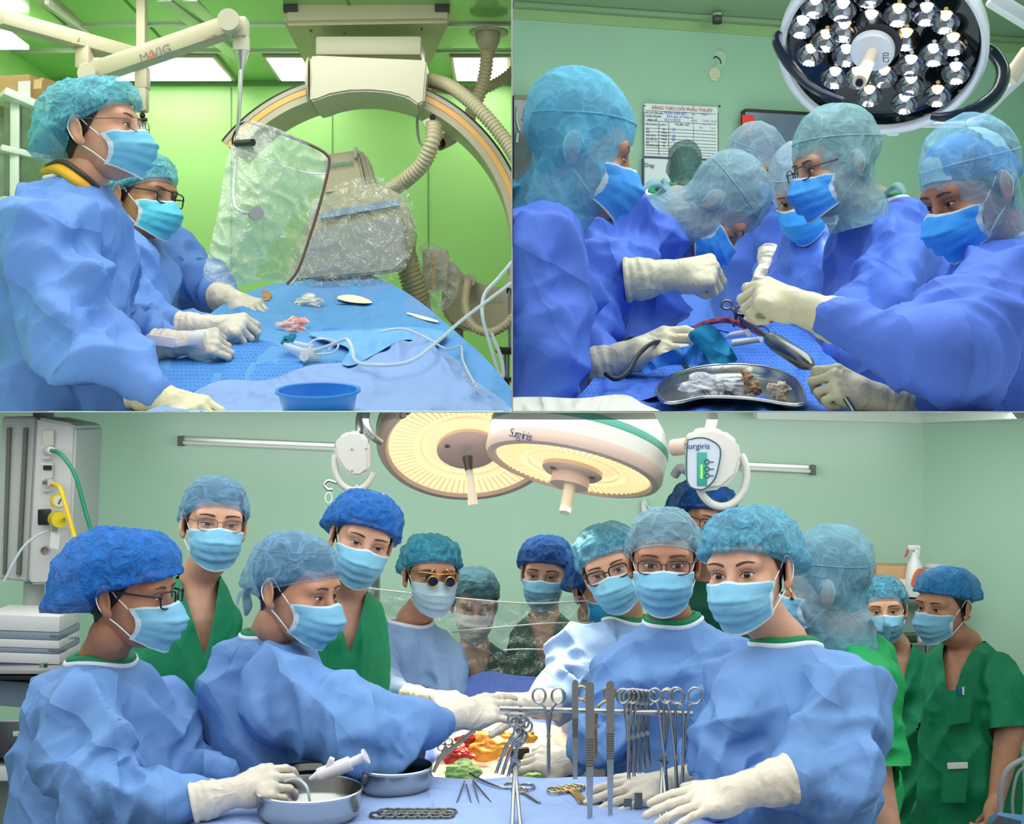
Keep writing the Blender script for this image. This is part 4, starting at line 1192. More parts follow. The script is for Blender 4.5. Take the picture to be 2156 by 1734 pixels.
p = P(487, 50, 3.92); B().cyl(p + Vector((0, -0.045, 0)), p + Vector((0, 0.045, 0)), 0.030, seg=32).out('pivot_disc', CREAM2, t); b = B(); b.cyl(P(190, 160, 4.13) + Vector((0, -0.04, 0)), P(190, 160, 4.13) + Vector((0, 0.04, 0)), 0.026, seg=28); b.out('pivot_disc', CREAM2, t)
b = B(); b.box(P(508, 60, 3.95), (0.036, 0.06, 0.055), bevel=0.006); b.cyl(P(508, 80, 3.95), P(508, 108, 3.95), 0.0235, 0.0235, 24); b.out('end_block', CREAM2, t)
B().cyl(P(508, 108, 3.95), P(508, 146, 3.95), 0.021, 0.008, 24).out('steel_cone', CHROME, t)
b = B(); b.tube([P(508, 140, 3.95), P(504, 220, 3.95), P(497, 320, 3.95), P(492, 410, 3.93), P(500, 440, 3.9), P(522, 449, 3.88), P(540, 449, 3.87)], 0.006, 10); b.out('rod', CHROME, t)
b = B(); b.box(P(299, 90, 4.38), (0.028, 0.04, 0.32), bevel=0.005); b.out('hanging_post', CREAM, t)
b = B(); b.box(P(300, 165, 4.36), (0.04, 0.05, 0.07), bevel=0.008); b.box(P(300, 205, 4.36), (0.033, 0.045, 0.09), bevel=0.008); b.out('lower_joint', CREAM, t)
o = B().box(P(300, 292, 4.36), (0.018, 0.012, 0.115), bevel=0.003).out('strap', GREYP, t)
b = B(); b.ball(P(300, 243, 4.36), 0.009); b.cyl(P(291, 252, 4.35), P(310, 252, 4.35), 0.006); b.out('strap_clamp', BLACK, o)
B().box(P(301, 273, 4.35), (0.010, 0.004, 0.016)).out('tag', LOOP, o)
# ---- clear shield with its bag
t = thing('radiation_shield', 'clear hanging shield in a crinkled plastic bag with brown edge', 'shield', P(560, 595, 3.88))
def fd(x, y):
    return 3.92 + 0.05 * np.sin(x / 42 + y / 90.0) + crease_px(x, y, 38, -0.018, 4) + 0.0002 * (y - 420)
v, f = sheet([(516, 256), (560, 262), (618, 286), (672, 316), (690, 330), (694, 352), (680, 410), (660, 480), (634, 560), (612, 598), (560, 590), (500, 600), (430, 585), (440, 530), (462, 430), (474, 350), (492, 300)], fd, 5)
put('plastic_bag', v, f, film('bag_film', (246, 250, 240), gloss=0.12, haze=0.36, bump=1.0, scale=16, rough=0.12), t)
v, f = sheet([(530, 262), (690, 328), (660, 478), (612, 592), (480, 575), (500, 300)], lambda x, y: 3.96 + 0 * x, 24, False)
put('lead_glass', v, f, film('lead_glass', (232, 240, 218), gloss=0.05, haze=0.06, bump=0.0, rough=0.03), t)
wire('edge_gasket', [(526, 258, 3.92), (600, 284, 3.91), (660, 308, 3.9), (688, 326, 3.9), (693, 346, 3.9), (678, 412, 3.89), (655, 490, 3.88), (628, 566, 3.86), (604, 598, 3.85)], 3.2, mat('gasket_brown', (92, 66, 56), rough=0.4), t)
wire('inner_seam', [(486, 308, 3.9), (560, 336, 3.9), (640, 362, 3.9), (690, 366, 3.9)], 1.6, LOOP, t)
b = B(); b.cyl(P(498, 302, 3.9), P(532, 300, 3.84), 0.010, 0.010); b.out('handle', BLACK, t)
b = B(); b.cyl(P(538, 449, 3.9), P(541, 449, 3.82), 0.019, 0.019, 24); b.out('knob', GREYP, t)
wire('rim_wire', [(492, 310, 3.95), (490, 290, 3.95), (505, 262, 3.95), (530, 256, 3.95)], 2.2, BLACK, t)
# ---- C-arm
t = thing('c_arm', 'large cream C-arm gantry with orange track hanging from a ceiling carriage', 'x-ray gantry', P(780, 215, 4.6))
def hexa(pts8):
    b = B(); vs = [b.bm.verts.new(p) for p in pts8]
    for q in ((0, 1, 2, 3), (4, 7, 6, 5), (0, 4, 5, 1), (1, 5, 6, 2), (2, 6, 7, 3), (3, 7, 4, 0)): b.bm.faces.new([vs[i] for i in q])
    bmesh.ops.recalc_face_normals(b.bm, faces=b.bm.faces[:]); bmesh.ops.bevel(b.bm, geom=b.bm.edges[:], offset=0.012, segments=3, affect='EDGES'); return b
hexa([P(597, 52, 4.55), P(950, 46, 4.55), P(950, -40, 4.55), P(597, -40, 4.55), P(648, 152, 5.1), P(902, 148, 5.1), P(902, -60, 5.1), P(648, -60, 5.1)]).out('ceiling_carriage', CREAM, t)
for px in (612, 931): B().box(P(px, 14, 4.55), (0.045, 0.02, 0.035)).out('rail_slot', BLACK, t)
for px, py in ((655, 66), (725, 70), (888, 62)): B().box(P(px, py, 4.62), (0.007, 0.02, 0.003)).out('screw_slot', BLACK, t)
b = B(); b.box(P(782, 112, 4.62), (0.335, 0.2, 0.06), bevel=0.008); b.out('rotation_plate', CREAM2, t)
blk = [(652, 119), (664, 116), (893, 126), (900, 134), (893, 215), (880, 222), (858, 206), (820, 196), (780, 192), (735, 193), (695, 200), (668, 211), (652, 213)]
poly_slab(B(), blk, 4.36, 0.26, 0.006).out('guide_block', CREAM2, t)
b = B(); b.cyl(P(654, 168, 4.42), P(648, 168, 4.42), 0.07, 0.066, 28); b.out('end_cover', CREAM2, t)
c = P(760, 528, 4.52); ro = 353 / FPX * 4.52
arc = (math.pi + 0.45, 2 * math.pi - 0.02)
def ring(prof, name, m, par): return B().lathe(prof, c, (0, -1, 0), 90, (R(-15), R(142)), (1, 0, 0)).out(name, m, par)
ring([(ro - 0.055, 0.10), (ro - 0.012, 0.10), (ro - 0.012, -0.12), (ro - 0.055, -0.12), (ro - 0.055, 0.10)], 'arc_body', CREAM, t)
ring([(ro - 0.014, 0.102), (ro - 0.002, 0.104), (ro - 0.002, 0.06)], 'arc_flange', CREAM2, t)
ring([(ro - 0.034, 0.101), (ro - 0.033, 0.1025), (ro - 0.017, 0.1025), (ro - 0.016, 0.101)], 'orange_track', mat('track_orange', (226, 168, 92), rough=0.35), t)
ring([(ro - 0.002, 0.104), (ro + 0.004, 0.104), (ro + 0.004, 0.05)], 'black_edge', BLACK, t)
b = B(); b.box(P(912, 272, 4.42), (0.045, 0.05, 0.07), Matrix.Rotation(R(-25), 4, 'Y'), 0.01); b.out('hose_bracket', CREAM2, t)
b = B(); b.cyl(P(911, 247, 4.40), P(911, 247, 4.36), 0.010); b.out('bolt', BLACK, t)
wire('white_cable', [(884, 215, 4.55), (878, 260, 4.55), (884, 300, 4.55), (900, 310, 4.5)], 3, CREAM2, t)
# ---- detector in its bag
t = thing('flat_detector', 'cream and grey flat x-ray detector wrapped in clear crinkled plastic', 'x-ray detector', P(740, 595, 4.5))
poly_slab(B(), [(640, 470), (676, 420), (706, 398), (795, 383), (846, 410), (866, 462), (858, 545), (700, 560), (606, 592)], 4.42, 0.3, 0.012).out('body', CREAM, t)
poly_slab(B(), [(668, 480), (846, 452), (856, 548), (826, 572), (640, 590), (606, 588)], 4.38, 0.05, 0.006).out('grey_face', GREYP, t)
poly_slab(B(), [(676, 446), (838, 419), (842, 432), (674, 460)], 4.405, 0.02).out('blue_stripe', mat('stripe_blue', (122, 152, 178)), t)
text('BA\nWB', 0.012, facing(694, 428, 4.40, 0, 0, R(9)), GREYP, t)
def fd2(x, y): return 4.33 + crease_px(x, y, 30, -0.02, 9) + 0.04 * ((x - 740) / 140) ** 2
v, f = sheet([(660, 430), (720, 384), (800, 372), (856, 400), (876, 470), (868, 530), (846, 572), (790, 606), (700, 600), (606, 604), (600, 560), (640, 470)], fd2, 5)
put('plastic_bag', v, f, film('bag_film_b', (248, 250, 244), gloss=0.10, haze=0.07, bump=1.0, scale=15, rough=0.12), t)
t = thing('detector_head', 'cream upright housing with green lettering behind the shield', 'x-ray housing', P(730, 405, 4.6))
o = poly_slab(B(), [(682, 332), (688, 324), (748, 316), (754, 322), (772, 402), (682, 410)], 4.56, 0.2, 0.008).out('body', CREAM, t)
poly_slab(B(), [(748, 313), (770, 322), (792, 404), (772, 404)], 4.6, 0.2, 0.008).out('side_cover', CREAM2, t)
b = B(); b.box(P(749, 322, 4.55), (0.010, 0.03, 0.035), bevel=0.002); b.out('post', GREYP, t)
text('SIEMENS', 0.021, facing(717, 347, 4.552, 0, 0, R(8)), mat('letter_green', (0, 130, 110)), o, spacing=1.05)
# ---- hoses
HG = 'ribbed hoses of the gantry'
def hs(label, pts, r): hose('corrugated_hose', pts, r, 0.0125, HOSE, label=label, cat='hose', group=HG)
hs('ribbed beige hose curving from the guide block to the right wall', [(898, 168, 4.5), (950, 183, 4.42), (1010, 232, 4.36), (1060, 290, 4.33), (1092, 340, 4.3)], 14)
hs('ribbed beige hose hanging from the round ceiling socket', [(1026, 104, 4.7), (1022, 150, 4.72), (1010, 195, 4.74), (985, 250, 4.76), (955, 285, 4.78), (925, 302, 4.7)], 14)
hs('ribbed beige hose entering from the right edge below the socket', [(1092, 140, 4.9), (1050, 172, 4.9), (1000, 192, 4.9), (955, 188, 4.86), (905, 180, 4.7)], 11)
hs('thick ribbed beige hose arching over to the detector housing', [(914, 262, 4.38), (910, 300, 4.36), (890, 345, 4.38), (855, 378, 4.42), (818, 402, 4.5)], 16)
hs('thick ribbed beige hose running down behind the draped table', [(846, 520, 4.6), (858, 560, 4.58), (874, 610, 4.6), (884, 660, 4.65)], 24)
hs('thin ribbed beige hose looping round the bagged console', [(985, 592, 4.6), (980, 640, 4.56), (994, 684, 4.52), (1030, 700, 4.5), (1064, 684, 4.5), (1084, 660, 4.5)], 9)
t = thing('hose_socket', 'round cream ceiling socket with a flared collar', 'ceiling socket', P(1027, 66, 4.75))
B().lathe([(0.001, 0.0), (0.064, 0.0), (0.066, -0.004), (0.064, -0.008), (0.001, -0.008)], P(1029, 66, 4.75)).out('flange', CREAM2, t)
B().lathe([(0.042, 0.0), (0.040, -0.03), (0.028, -0.058), (0.024, -0.066), (0.024, -0.07)], P(1027, 68, 4.75)).out('collar', CREAM, t)
# ---- bagged console and floor unit
t = thing('bagged_console', 'white control box with an orange stripe inside a clear bag', 'control box', P(918, 610, 4.7))
b = B(); b.box(P(918, 570, 4.74), (0.085, 0.10, 0.14), bevel=0.014); b.out('case', CREAM2, t)
B().box(P(913, 570, 4.66), (0.011, 0.008, 0.115), bevel=0.003).out('orange_stripe', mat('stripe_orange', (226, 168, 80)), t)
B().box(P(926, 569, 4.662), (0.012, 0.006, 0.007), bevel=0.002).out('button', GREYP, t)
v, f = sheet([(878, 535), (890, 515), (920, 512), (934, 524), (960, 560), (965, 610), (940, 650), (890, 668), (880, 620)], lambda x, y: 4.62 + crease_px(x, y, 24, -0.025, 2), 4)
put('plastic_bag', v, f, film('bag_film_c', (248, 250, 246), gloss=0.16, haze=0.16, bump=1.0, scale=18, rough=0.12), t)
t = thing('table_pedestal', 'cream floor unit of the x-ray table with a curved shoulder', 'x-ray unit', P(1010, 760, 4.75))
poly_slab(B(), [(930, 540), (952, 548), (978, 580), (1010, 596), (1060, 606), (1095, 600), (1095, 690), (1000, 688), (960, 690), (930, 660)], 4.75, 0.2, 0.01).out('shoulder', CREAM2, t)
poly_slab(B(), [(925, 640), (1095, 632), (1095, 680), (1040, 700), (985, 696), (945, 680)], 4.72, 0.1, 0.008).out('skirt', CREAM, t)
poly_slab(B(), [(945, 690), (975, 690), (972, 800), (948, 800)], 4.8, 0.1, 0.006).out('column', CREAM, t)
b = B(); b.cyl(P(988, 590, 4.74), P(988, 590, 4.66), 0.024, 0.02); b.out('hose_port', CREAM2, t)
for py in (614, 628): B().box(P(1030, py, 4.715), (0.08, 0.004, 0.002)).out('panel_line', GREYP, t)
# IV pole at the right edge
t = thing('drip_stand', 'slim steel drip stand at the right edge of the green room', 'stand', P(1066, 860, 4.5))
b = B(); b.cyl(P(1066, 866, 4.5), P(1066, 735, 4.5), 0.010); b.out('lower_tube', STEEL, t)
b = B(); b.cyl(P(1074, 740, 4.5), P(1074, 560, 4.5), 0.006); b.out('upper_tube', STEEL, t)
b = B(); b.cyl(P(1052, 738, 4.46), P(1076, 738, 4.5), 0.012); b.ball(P(1051, 737, 4.46), 0.012); b.out('clamp', BLACK, t)
# steel trolley left of the table
t = thing('steel_trolley', 'small steel trolley standing behind the two doctors', 'trolley', P(390, 690, 5.0))
B().box(P(385, 640, 5.0), (0.12, 0.2, 0.045), bevel=0.003).out('drawer', STEEL, t)
for px in (352, 424): B().cyl(P(px, 612, 5.0), P(px, 866, 5.0), 0.006).out('post', STEEL, t)
B().cyl(P(350, 615, 5.0), P(425, 615, 5.0), 0.005).out('rail', STEEL, t)
B().box(P(410, 555, 5.55), (0.02, 0.03, 0.04), bevel=0.003).out('wall_box', CREAM2, label='small white box on the green wall', cat='wall box')
t = thing('steel_table', 'dark edged steel side table at the lower right corner', 'side table', P(1040, 866, 4.3))
b = B(); b.box(P(1045, 800, 4.5), (0.16, 0.3, 0.012), bevel=0.003); b.out('top', BLACK, t)
b = B(); b.lathe([(0.0, 0), (0.09, 0), (0.095, 0.03), (0.1, 0.032)], P(1050, 850, 4.1), (0, -0.15, 1)); b.out('steel_dish', STEEL, t)
# ---- cabinet and boxes
t = thing('wall_cabinet', 'white glass fronted cabinet on the left behind the doctors', 'cabinet', P(50, 560, 4.6))
CW = mat('cabinet_white', (220, 228, 220), rough=0.4); CG = film('cabinet_glass', (214, 226, 214), gloss=0.08, haze=0.05, bump=0.0, rough=0.03)
B().box(P(20, 380, 4.85), (0.36, 0.22, 0.52)).out('interior', mat('cabinet_inside', (150, 162, 148), rough=0.8, noise=0.25, nscale=20), t)
b = B(); beam(b, P(0, 200, 4.6), P(105, 244, 4.68), 0.16, 0.025); b.out('top_board', CW, t)
beam(B(), P(0, 312, 4.58), P(112, 338, 4.66), 0.05, 0.02).out('shelf_rail', CW, t); beam(B(), P(0, 420, 4.58), P(60, 430, 4.66), 0.05, 0.02).out('shelf_rail', CW, t)
beam(B(), P(32, 215, 4.6), P(32, 312, 4.6), 0.03, 0.012, up=(0, 1, 0)).out('door_stile', CW, t); beam(B(), P(31, 322, 4.6), P(31, 430, 4.6), 0.03, 0.012, up=(0, 1, 0)).out('door_stile', CW, t)
for q in ([(8, 214), (30, 220), (30, 306), (8, 302)], [(36, 222), (100, 246), (100, 322), (36, 308)], [(8, 322), (30, 326), (30, 420), (8, 416)], [(36, 328), (95, 342), (80, 420), (36, 420)]):
    poly_slab(B(), q, 4.61, 0.006).out('glass_pane', CG, t)
CARD = mat('cardboard', (206, 164, 118), rough=0.85, noise=0.05, nscale=10)
t = thing('cardboard_box', 'large brown cardboard box with white label on the cabinet', 'box', P(50, 220, 4.7))
o = B().box(P(44, 197, 4.72), (0.145, 0.14, 0.09), (0, 0, R(-12)), 0.003).out('carton', CARD, t)
B().prism([(-0.022, -0.032), (0.022, -0.032), (0.022, 0.030), (-0.022, 0.030)], (0, 0, 0), 0.001, facing(51, 190, 4.632, R(-12))).out('paper_label', LOOP, o)
B().prism([(-0.014, -0.01), (0.014, -0.01), (0.016, 0.02), (-0.012, 0.02)], (0, 0, 0), 0.001, facing(79, 180, 4.615, R(-12))).out('packing_tape', mat('tape', (224, 186, 140), rough=0.3), o)
text('AGENT', 0.014, facing(69, 205, 4.62, R(-12), 0, R(90)), mat('letter_red', (200, 70, 60)), o)
B().box(P(102, 193, 4.8), (0.05, 0.10, 0.07), (0, 0, R(-25)), 0.003).out('cardboard_box', CARD, label='small brown cardboard box beside the larger carton', cat='box')
# ---- draped table
DR = mat('drape_blue', (84, 148, 208), rough=0.75, crease=0.3, cscale=4, noise=0.05, nscale=3)
DRL = mat('drape_pale_blue', (128, 160, 212), rough=0.75, crease=0.35, cscale=4, noise=0.05, nscale=3)
DRP = dots('drape_perforated', (66, 138, 212), (22, 78, 156), 105, 0.30)
def tb(x, y): return 2.92 + (880 - y) / 280.0 * 1.38 + 0.05 * np.sin((x - 300) / 170.0)
t = thing('draped_table', 'x-ray table and patient covered with layered blue sterile drapes', 'operating table', P(700, 866, 3.1))
sil = [(320, 900), (330, 770), (400, 700), (470, 640), (560, 602), (640, 590), (738, 572), (800, 588), (860, 618), (920, 664), (980, 716), (1020, 752), (1100, 850), (1100, 900)]
v, f = sheet(sil, lambda x, y: tb(x, y) + 0.03 + foldpx(x, y, 0.04, 3, 10), 8); put('main_drape', v, f, DR, t)
v, f = sheet([(600, 600), (738, 572), (812, 592), (880, 632), (918, 668), (850, 655), (760, 640), (680, 640), (610, 632)], lambda x, y: tb(x, y) + 0.012, 8); put('raised_drape', v, f, mat('drape_mid_blue', (100, 146, 206), rough=0.75, crease=0.3, cscale=4), t)
v, f = sheet([(345, 770), (420, 742), (490, 722), (556, 716), (600, 735), (640, 768), (600, 795), (520, 812), (440, 816), (380, 830), (350, 815)], lambda x, y: tb(x, y) - 0.012 + foldpx(x, y, 0.03, 6), 7); put('perforated_drape', v, f, DRP, t)
v, f = sheet([(590, 705), (640, 692), (740, 690), (842, 694), (800, 700), (760, 720), (720, 760), (650, 772), (612, 742)], lambda x, y: tb(x, y) + 0.018, 7); put('fenestrated_drape', v, f, DRP, t)
v, f = sheet([(470, 800), (560, 800), (650, 770), (740, 760), (800, 740), (850, 712), (890, 700), (940, 760), (1010, 830), (1110, 905), (300, 905), (400, 830)], lambda x, y: tb(x, y) - 0.035 + foldpx(x, y, 0.06, 8, 12), 7); put('front_drape', v, f, DRL, t)
v, f = sheet([(650, 700), (760, 694), (860, 688), (940, 700), (905, 722), (850, 715), (790, 745), (745, 768), (720, 765), (735, 735), (700, 720)], lambda x, y: tb(x, y) - 0.05 + foldpx(x, y, 0.035, 11, 9, 30, 70), 6); put('folded_drape', v, f, mat('drape_sky', (106, 168, 226), rough=0.75, crease=0.3, cscale=5), t)
v, f = sheet([(800, 730), (900, 735), (960, 755), (1000, 800), (1075, 860), (1020, 880), (960, 830), (880, 780)], lambda x, y: tb(x, y) - 0.03, 8); put('clear_sheet', v, f, film('clear_sheet', (225, 236, 250), gloss=0.05, haze=0.2, bump=0.5, scale=6, rough=0.25), t)
EYEW = mat('drape_window_white', (226, 224, 200), rough=0.7)
for q in ([(708, 626), (730, 620), (760, 624), (784, 636), (760, 638), (728, 634)], [(848, 656), (880, 662), (915, 672), (925, 678), (890, 672)]):
    v, f = sheet(q, lambda x, y: tb(x, y) - 0.022, 4); put('adhesive_window', v, f, EYEW, t)
v, f = sheet([(540, 616), (560, 611), (572, 620), (564, 632), (545, 630)], lambda x, y: tb(x, y) - 0.01, 3); put('skin_opening', v, f, mat('iodine_skin', (196, 110, 30), rough=0.35, rgb2=(120, 50, 16), nscale=60), t)
GZ = mat('gauze_white', (236, 232, 226), rough=0.9, bump=0.4, bscale=260)
GZB = mat('gauze_bloodied', (238, 226, 220), rough=0.9, rgb2=(206, 84, 72), nscale=16)
for (px, py, w, h, sd, m, lab) in ((650, 636, 62, 28, 3, GZ, 'crumpled white gauze on the far side of the drape'), (620, 687, 62, 40, 5, GZB, 'bloodstained gauze swab in front of the gloved hands')):
    v, f = lump(px, py, float(tb(np.array([px]), np.array([py]))[0]) - 0.03, w, h, sd, 0.025); put('gauze', v, f, m, label=lab, cat='gauze', group='gauze on the x-ray table')
t = thing('stopcock_manifold', 'teal and clear stopcock manifold with coiled tubing on the drape', 'manifold', P(640, 745, 3.6))
TEAL = mat('teal_plastic', (30, 140, 160), rough=0.35); CLR = mat('clear_plastic', (226, 234, 238), rough=0.15, alpha=0.55); TUBE = mat('clear_tube', (206, 222, 232), rough=0.12, alpha=0.72)
b = B(); b.box(P(608, 713, 3.62), (0.028, 0.016, 0.018), bevel=0.004); b.box(P(600, 719, 3.62), (0.016, 0.016, 0.02), (0, R(30), 0), 0.003); b.box(P(616, 707, 3.62), (0.018, 0.014, 0.014), bevel=0.003); b.out('stopcock', TEAL, t)
b = B(); b.cyl(P(600, 728, 3.6), P(665, 748, 3.55), 0.009); b.cyl(P(620, 722, 3.6), P(660, 730, 3.58), 0.006); b.box(P(655, 745, 3.55), (0.05, 0.02, 0.03), bevel=0.006); b.out('connector', CLR, t)
b = B(); b.cyl(P(640, 750, 3.54), P(640, 750, 3.51), 0.012, 0.012, 20); b.out('cap', GZ, t)
for k, q in enumerate(([(650, 735, 3.55), (660, 716, 3.56), (690, 714, 3.56), (712, 725, 3.55), (700, 742, 3.52), (665, 745, 3.52)], [(645, 728, 3.56), (672, 712, 3.57), (700, 722, 3.56), (690, 738, 3.53)])): wire('coil', q, 2.2, TUBE, t)
TG = 'clear tubes over the draped table'
for lab, q, r in (('clear tube running along the front drape toward the right edge', [(662, 738, 3.54), (700, 725, 3.52), (728, 714, 3.5), (740, 730, 3.46), (748, 758, 3.36), (780, 768, 3.3), (860, 762, 3.3), (920, 720, 3.42), (965, 680, 3.6), (1010, 645, 3.7), (1084, 590, 3.8)], 4),
                  ('clear tube hanging in a long loop at the right edge', [(1084, 545, 4.0), (1050, 585, 4.0), (1020, 620, 3.98), (1016, 665, 3.96), (1030, 720, 3.95), (1050, 785, 3.94), (1060, 790, 3.94), (1054, 750, 3.95), (1034, 700, 3.96)], 4),
                  ('thin clear tube crossing the pale drape fold', [(800, 698, 3.62), (850, 692, 3.6), (900, 712, 3.55), (940, 735, 3.5), (970, 728, 3.55), (975, 760, 3.4), (1000, 810, 3.2)], 2.6)):
    wire('clear_tube', q, r, TUBE, label=lab, cat='tube', group=TG)
# blue basin
up = Vector((0, -0.20, 1)).normalized(); bc = P(671, 872, 2.86)
t = thing('basin', 'bright blue plastic basin in front of the draped table', 'basin', bc)
BL = mat('basin_blue', (24, 122, 214), rough=0.3)
k = 2.86 / FPX
prof = [(0.0, 0.004), (64 * k, 0.004), (72 * k, 0.012), (82 * k, 52 * k)]
B().lathe(prof, bc, up, 56).out('bowl_inside', BL, t)
B().lathe([(66 * k, 0), (74 * k, 0.006), (83.5 * k, 52 * k), (89 * k, 53 * k), (89.5 * k, 49 * k), (85 * k, 47 * k)], bc, up, 56).out('bowl_wall', BL, t)
B().lathe([(82 * k, 52 * k), (85 * k, 54 * k), (89 * k, 53.5 * k), (89 * k, 51 * k)], bc, up, 56).out('rim', BL, t)
# inflation device
t = thing('inflation_device', 'white ribbed inflation syringe with clear barrel held over the drape', 'syringe', P(350, 735, 3.52))
WP = mat('white_plastic', (232, 226, 230), rough=0.35)
o = beam(B(), P(312, 714, 3.52), P(374, 722, 3.5), 0.03, 0.026, 0.004).out('handle', WP, t)
for i in range(9): B().box(P(326 + i * 5, 717 + i * 0.6, 3.502), (0.002, 0.003, 0.022), (0, R(7), 0)).out('grip_rib', WP, o)
beam(B(), P(372, 726, 3.5), P(412, 720, 3.5), 0.016, 0.012, 0.002).out('plunger', WP, t)
b = B(); b.cyl(P(398, 716, 3.5), P(432, 714, 3.5), 0.020, 0.020, 20); b.out('barrel', CLR, t)
# ---- the two doctors
GTL = gowncloth('gown_blue_tl', (98, 142, 214))
CTL = capcloth('cap_teal_tl', (100, 190, 208), 0.5, 0.82, 26)
MTL = mat('mask_blue_tl', (104, 178, 210), rough=0.8, bump=0.1, bscale=200)
person.cloth = GTL
pa = person('person in blue gown, crinkled teal cap and wire glasses nearest the left edge', (187, 262, 3.4, 82, -4, 0, 1.0),
    [(160, 372, 3.42, 46, 0.055), (135, 405, 3.42, 92, 0.12), (118, 470, 3.42, 128, 0.19), (125, 600, 3.42, 140, 0.2), (125, 760, 3.42, 140, 0.2), (125, 930, 3.4, 150, 0.22)],
    [[(90, 515, 3.2, 0.086), (150, 705, 3.12, 0.086), (325, 822, 3.0, 0.052)], [(210, 500, 3.68, 0.07), (255, 680, 3.7, 0.06), (352, 716, 3.58, 0.036)]],
    'gown', 'bouffant', CTL, MTL, specs='wire', skin=SKIN2, seed=1, res=0.0072, neck=(160, 378, 3.42), fold=1.45, collar=(0.068,),
    hands=[((352, 842, 3.0), (450, 872, 2.93), (0.1, -0.6, 0.7), 'relaxed', False, 1.0, GLOVEY), ((392, 722, 3.54), (470, 718, 3.52), (0, -0.8, 0.5), 'grip', True, 0.95)], capargs=dict(zf=0.056, zb=-0.06, zs=0.012, top=-0.012))
v, f = tube_np([P(100, 362, 3.44), P(132, 358, 3.36), P(168, 382, 3.335), P(200, 406, 3.37)], [0.018, 0.026, 0.026, 0.016], 10, flat=0.6); cl = put('lead_collar', v, f, mat('collar_yellow', (226, 168, 30), rough=0.6), pa)
v, f = tube_np([P(100, 350, 3.43), P(132, 340, 3.35), P(174, 366, 3.325), P(206, 394, 3.36)], 0.0075, 8, flat=0.8); put('collar_trim', v, f, mat('trim_charcoal', (62, 58, 52), rough=0.6), cl)
person('person in blue gown and black glasses behind the foremost doctor at the x-ray table', (284, 405, 4.15, 66, 6, 4, 1.0),
    [(262, 486, 4.22, 40, 0.05), (268, 512, 4.22, 66, 0.11), (280, 570, 4.22, 78, 0.18), (290, 680, 4.2, 78, 0.19), (300, 900, 4.2, 84, 0.2)],
    [[(345, 520, 4.42, 0.072), (418, 604, 4.38, 0.066), (486, 632, 4.2, 0.036)], [(272, 570, 4.0, 0.078), (300, 694, 3.86, 0.074), (428, 688, 3.74, 0.038)]],
    'gown', 'fitted', CTL, mat('mask_cyan', (92, 196, 222), rough=0.8), specs='black', skin=SKIN3, seed=2, neck=(262, 486, 4.22), collar=(0.07,), collar_mat=mat('collar_dark_green', (16, 62, 48), rough=0.8),
    hands=[((495, 634, 4.15), (580, 660, 4.02), (0.1, -0.6, 0.8), 'relaxed', True), ((445, 688, 3.72), (545, 682, 3.7), (0, -0.7, 0.7), 'pinch', False)], capargs=dict(puff=0.016, sag=0.03))
# ================================================================== upper right: operating theatre with the LED lamp
ROOM[0] = 'tr'
WTR = mat('theatre_wall', (156, 198, 170), rough=0.5, noise=0.03, nscale=1.5)
WBAND = mat('theatre_wall_band', (150, 186, 128), rough=0.6, noise=0.03, nscale=2)
CEILT = mat('theatre_ceiling', (140, 166, 132), rough=0.7)
BORD = mat('board_white', (226, 232, 238), rough=0.35)
INK = mat('ink_black', (40, 44, 60), rough=0.6); INKR = mat('ink_red', (196, 60, 50), rough=0.6); INKB = mat('ink_blue', (70, 96, 190), rough=0.6); INKO = mat('ink_orange', (226, 160, 60), rough=0.6); INKG = mat('ink_green', (40, 130, 80), rough=0.6)
def wd(px): return 6.6 + (px - 1078.0) / 1078.0 * 0.65
WRZ = math.atan2(wd(2156) - wd(1078), (P(2156, 0, wd(2156)).x - P(1078, 0, wd(1078)).x))
a, b2 = P(1079, 0, wd(1079)), P(2200, 0, wd(2200)); zb = CZ + 827 / FPX * 6.6; zc = CZ + 859 / FPX * 6.6
def wallq(z0, z1, name, m, off=0.0):
    return B().quad((0.004, a.y - off, z0), (b2.x, b2.y - off, z0), (b2.x, b2.y - off, z1), (0.004, a.y - off, z1)).out(name, m, kind='structure')
wallq(CZ, zb, 'wall_theatre_back', WTR); wallq(zb, zc, 'wall_theatre_band', WBAND, 0.004)
B().quad((0.004, 3.0, zc), (b2.x + 0.3, 3.0, zc), (b2.x + 0.3, 7.6, zc), (0.004, 7.6, zc)).out('ceiling_theatre', CEILT, kind='structure')
b = B(); beam(b, (0.004, a.y - 0.03, zc - 0.012), (b2.x, b2.y - 0.03, zc - 0.012), 0.05, 0.022, 0.004); b.out('trim_2', CEILT, kind='structure')
B().quad((b2.x, 2.8, CZ), (b2.x + 0.001, 7.6, CZ), (b2.x + 0.001, 7.6, zc), (b2.x, 2.8, zc)).out('wall_theatre_side', WTR, kind='structure')
def wf(px, py, off=0.02, roll=0.0): return facing(px, py, wd(px) - off, WRZ, 0, roll)
def rectw(px0, py0, px1, py1, off, thick, material, name, parent, bevel=0.0, **kw):
    c = wf((px0 + px1) / 2, (py0 + py1) / 2, off); s = wd((px0 + px1) / 2) / FPX; w, h = (px1 - px0) * s / 2, (py1 - py0) * s / 2
    return B().prism([(-w, -h), (w, -h), (w, h), (-w, h)], (0, 0, 0), thick, c, bevel).out(name, material, parent, **kw)
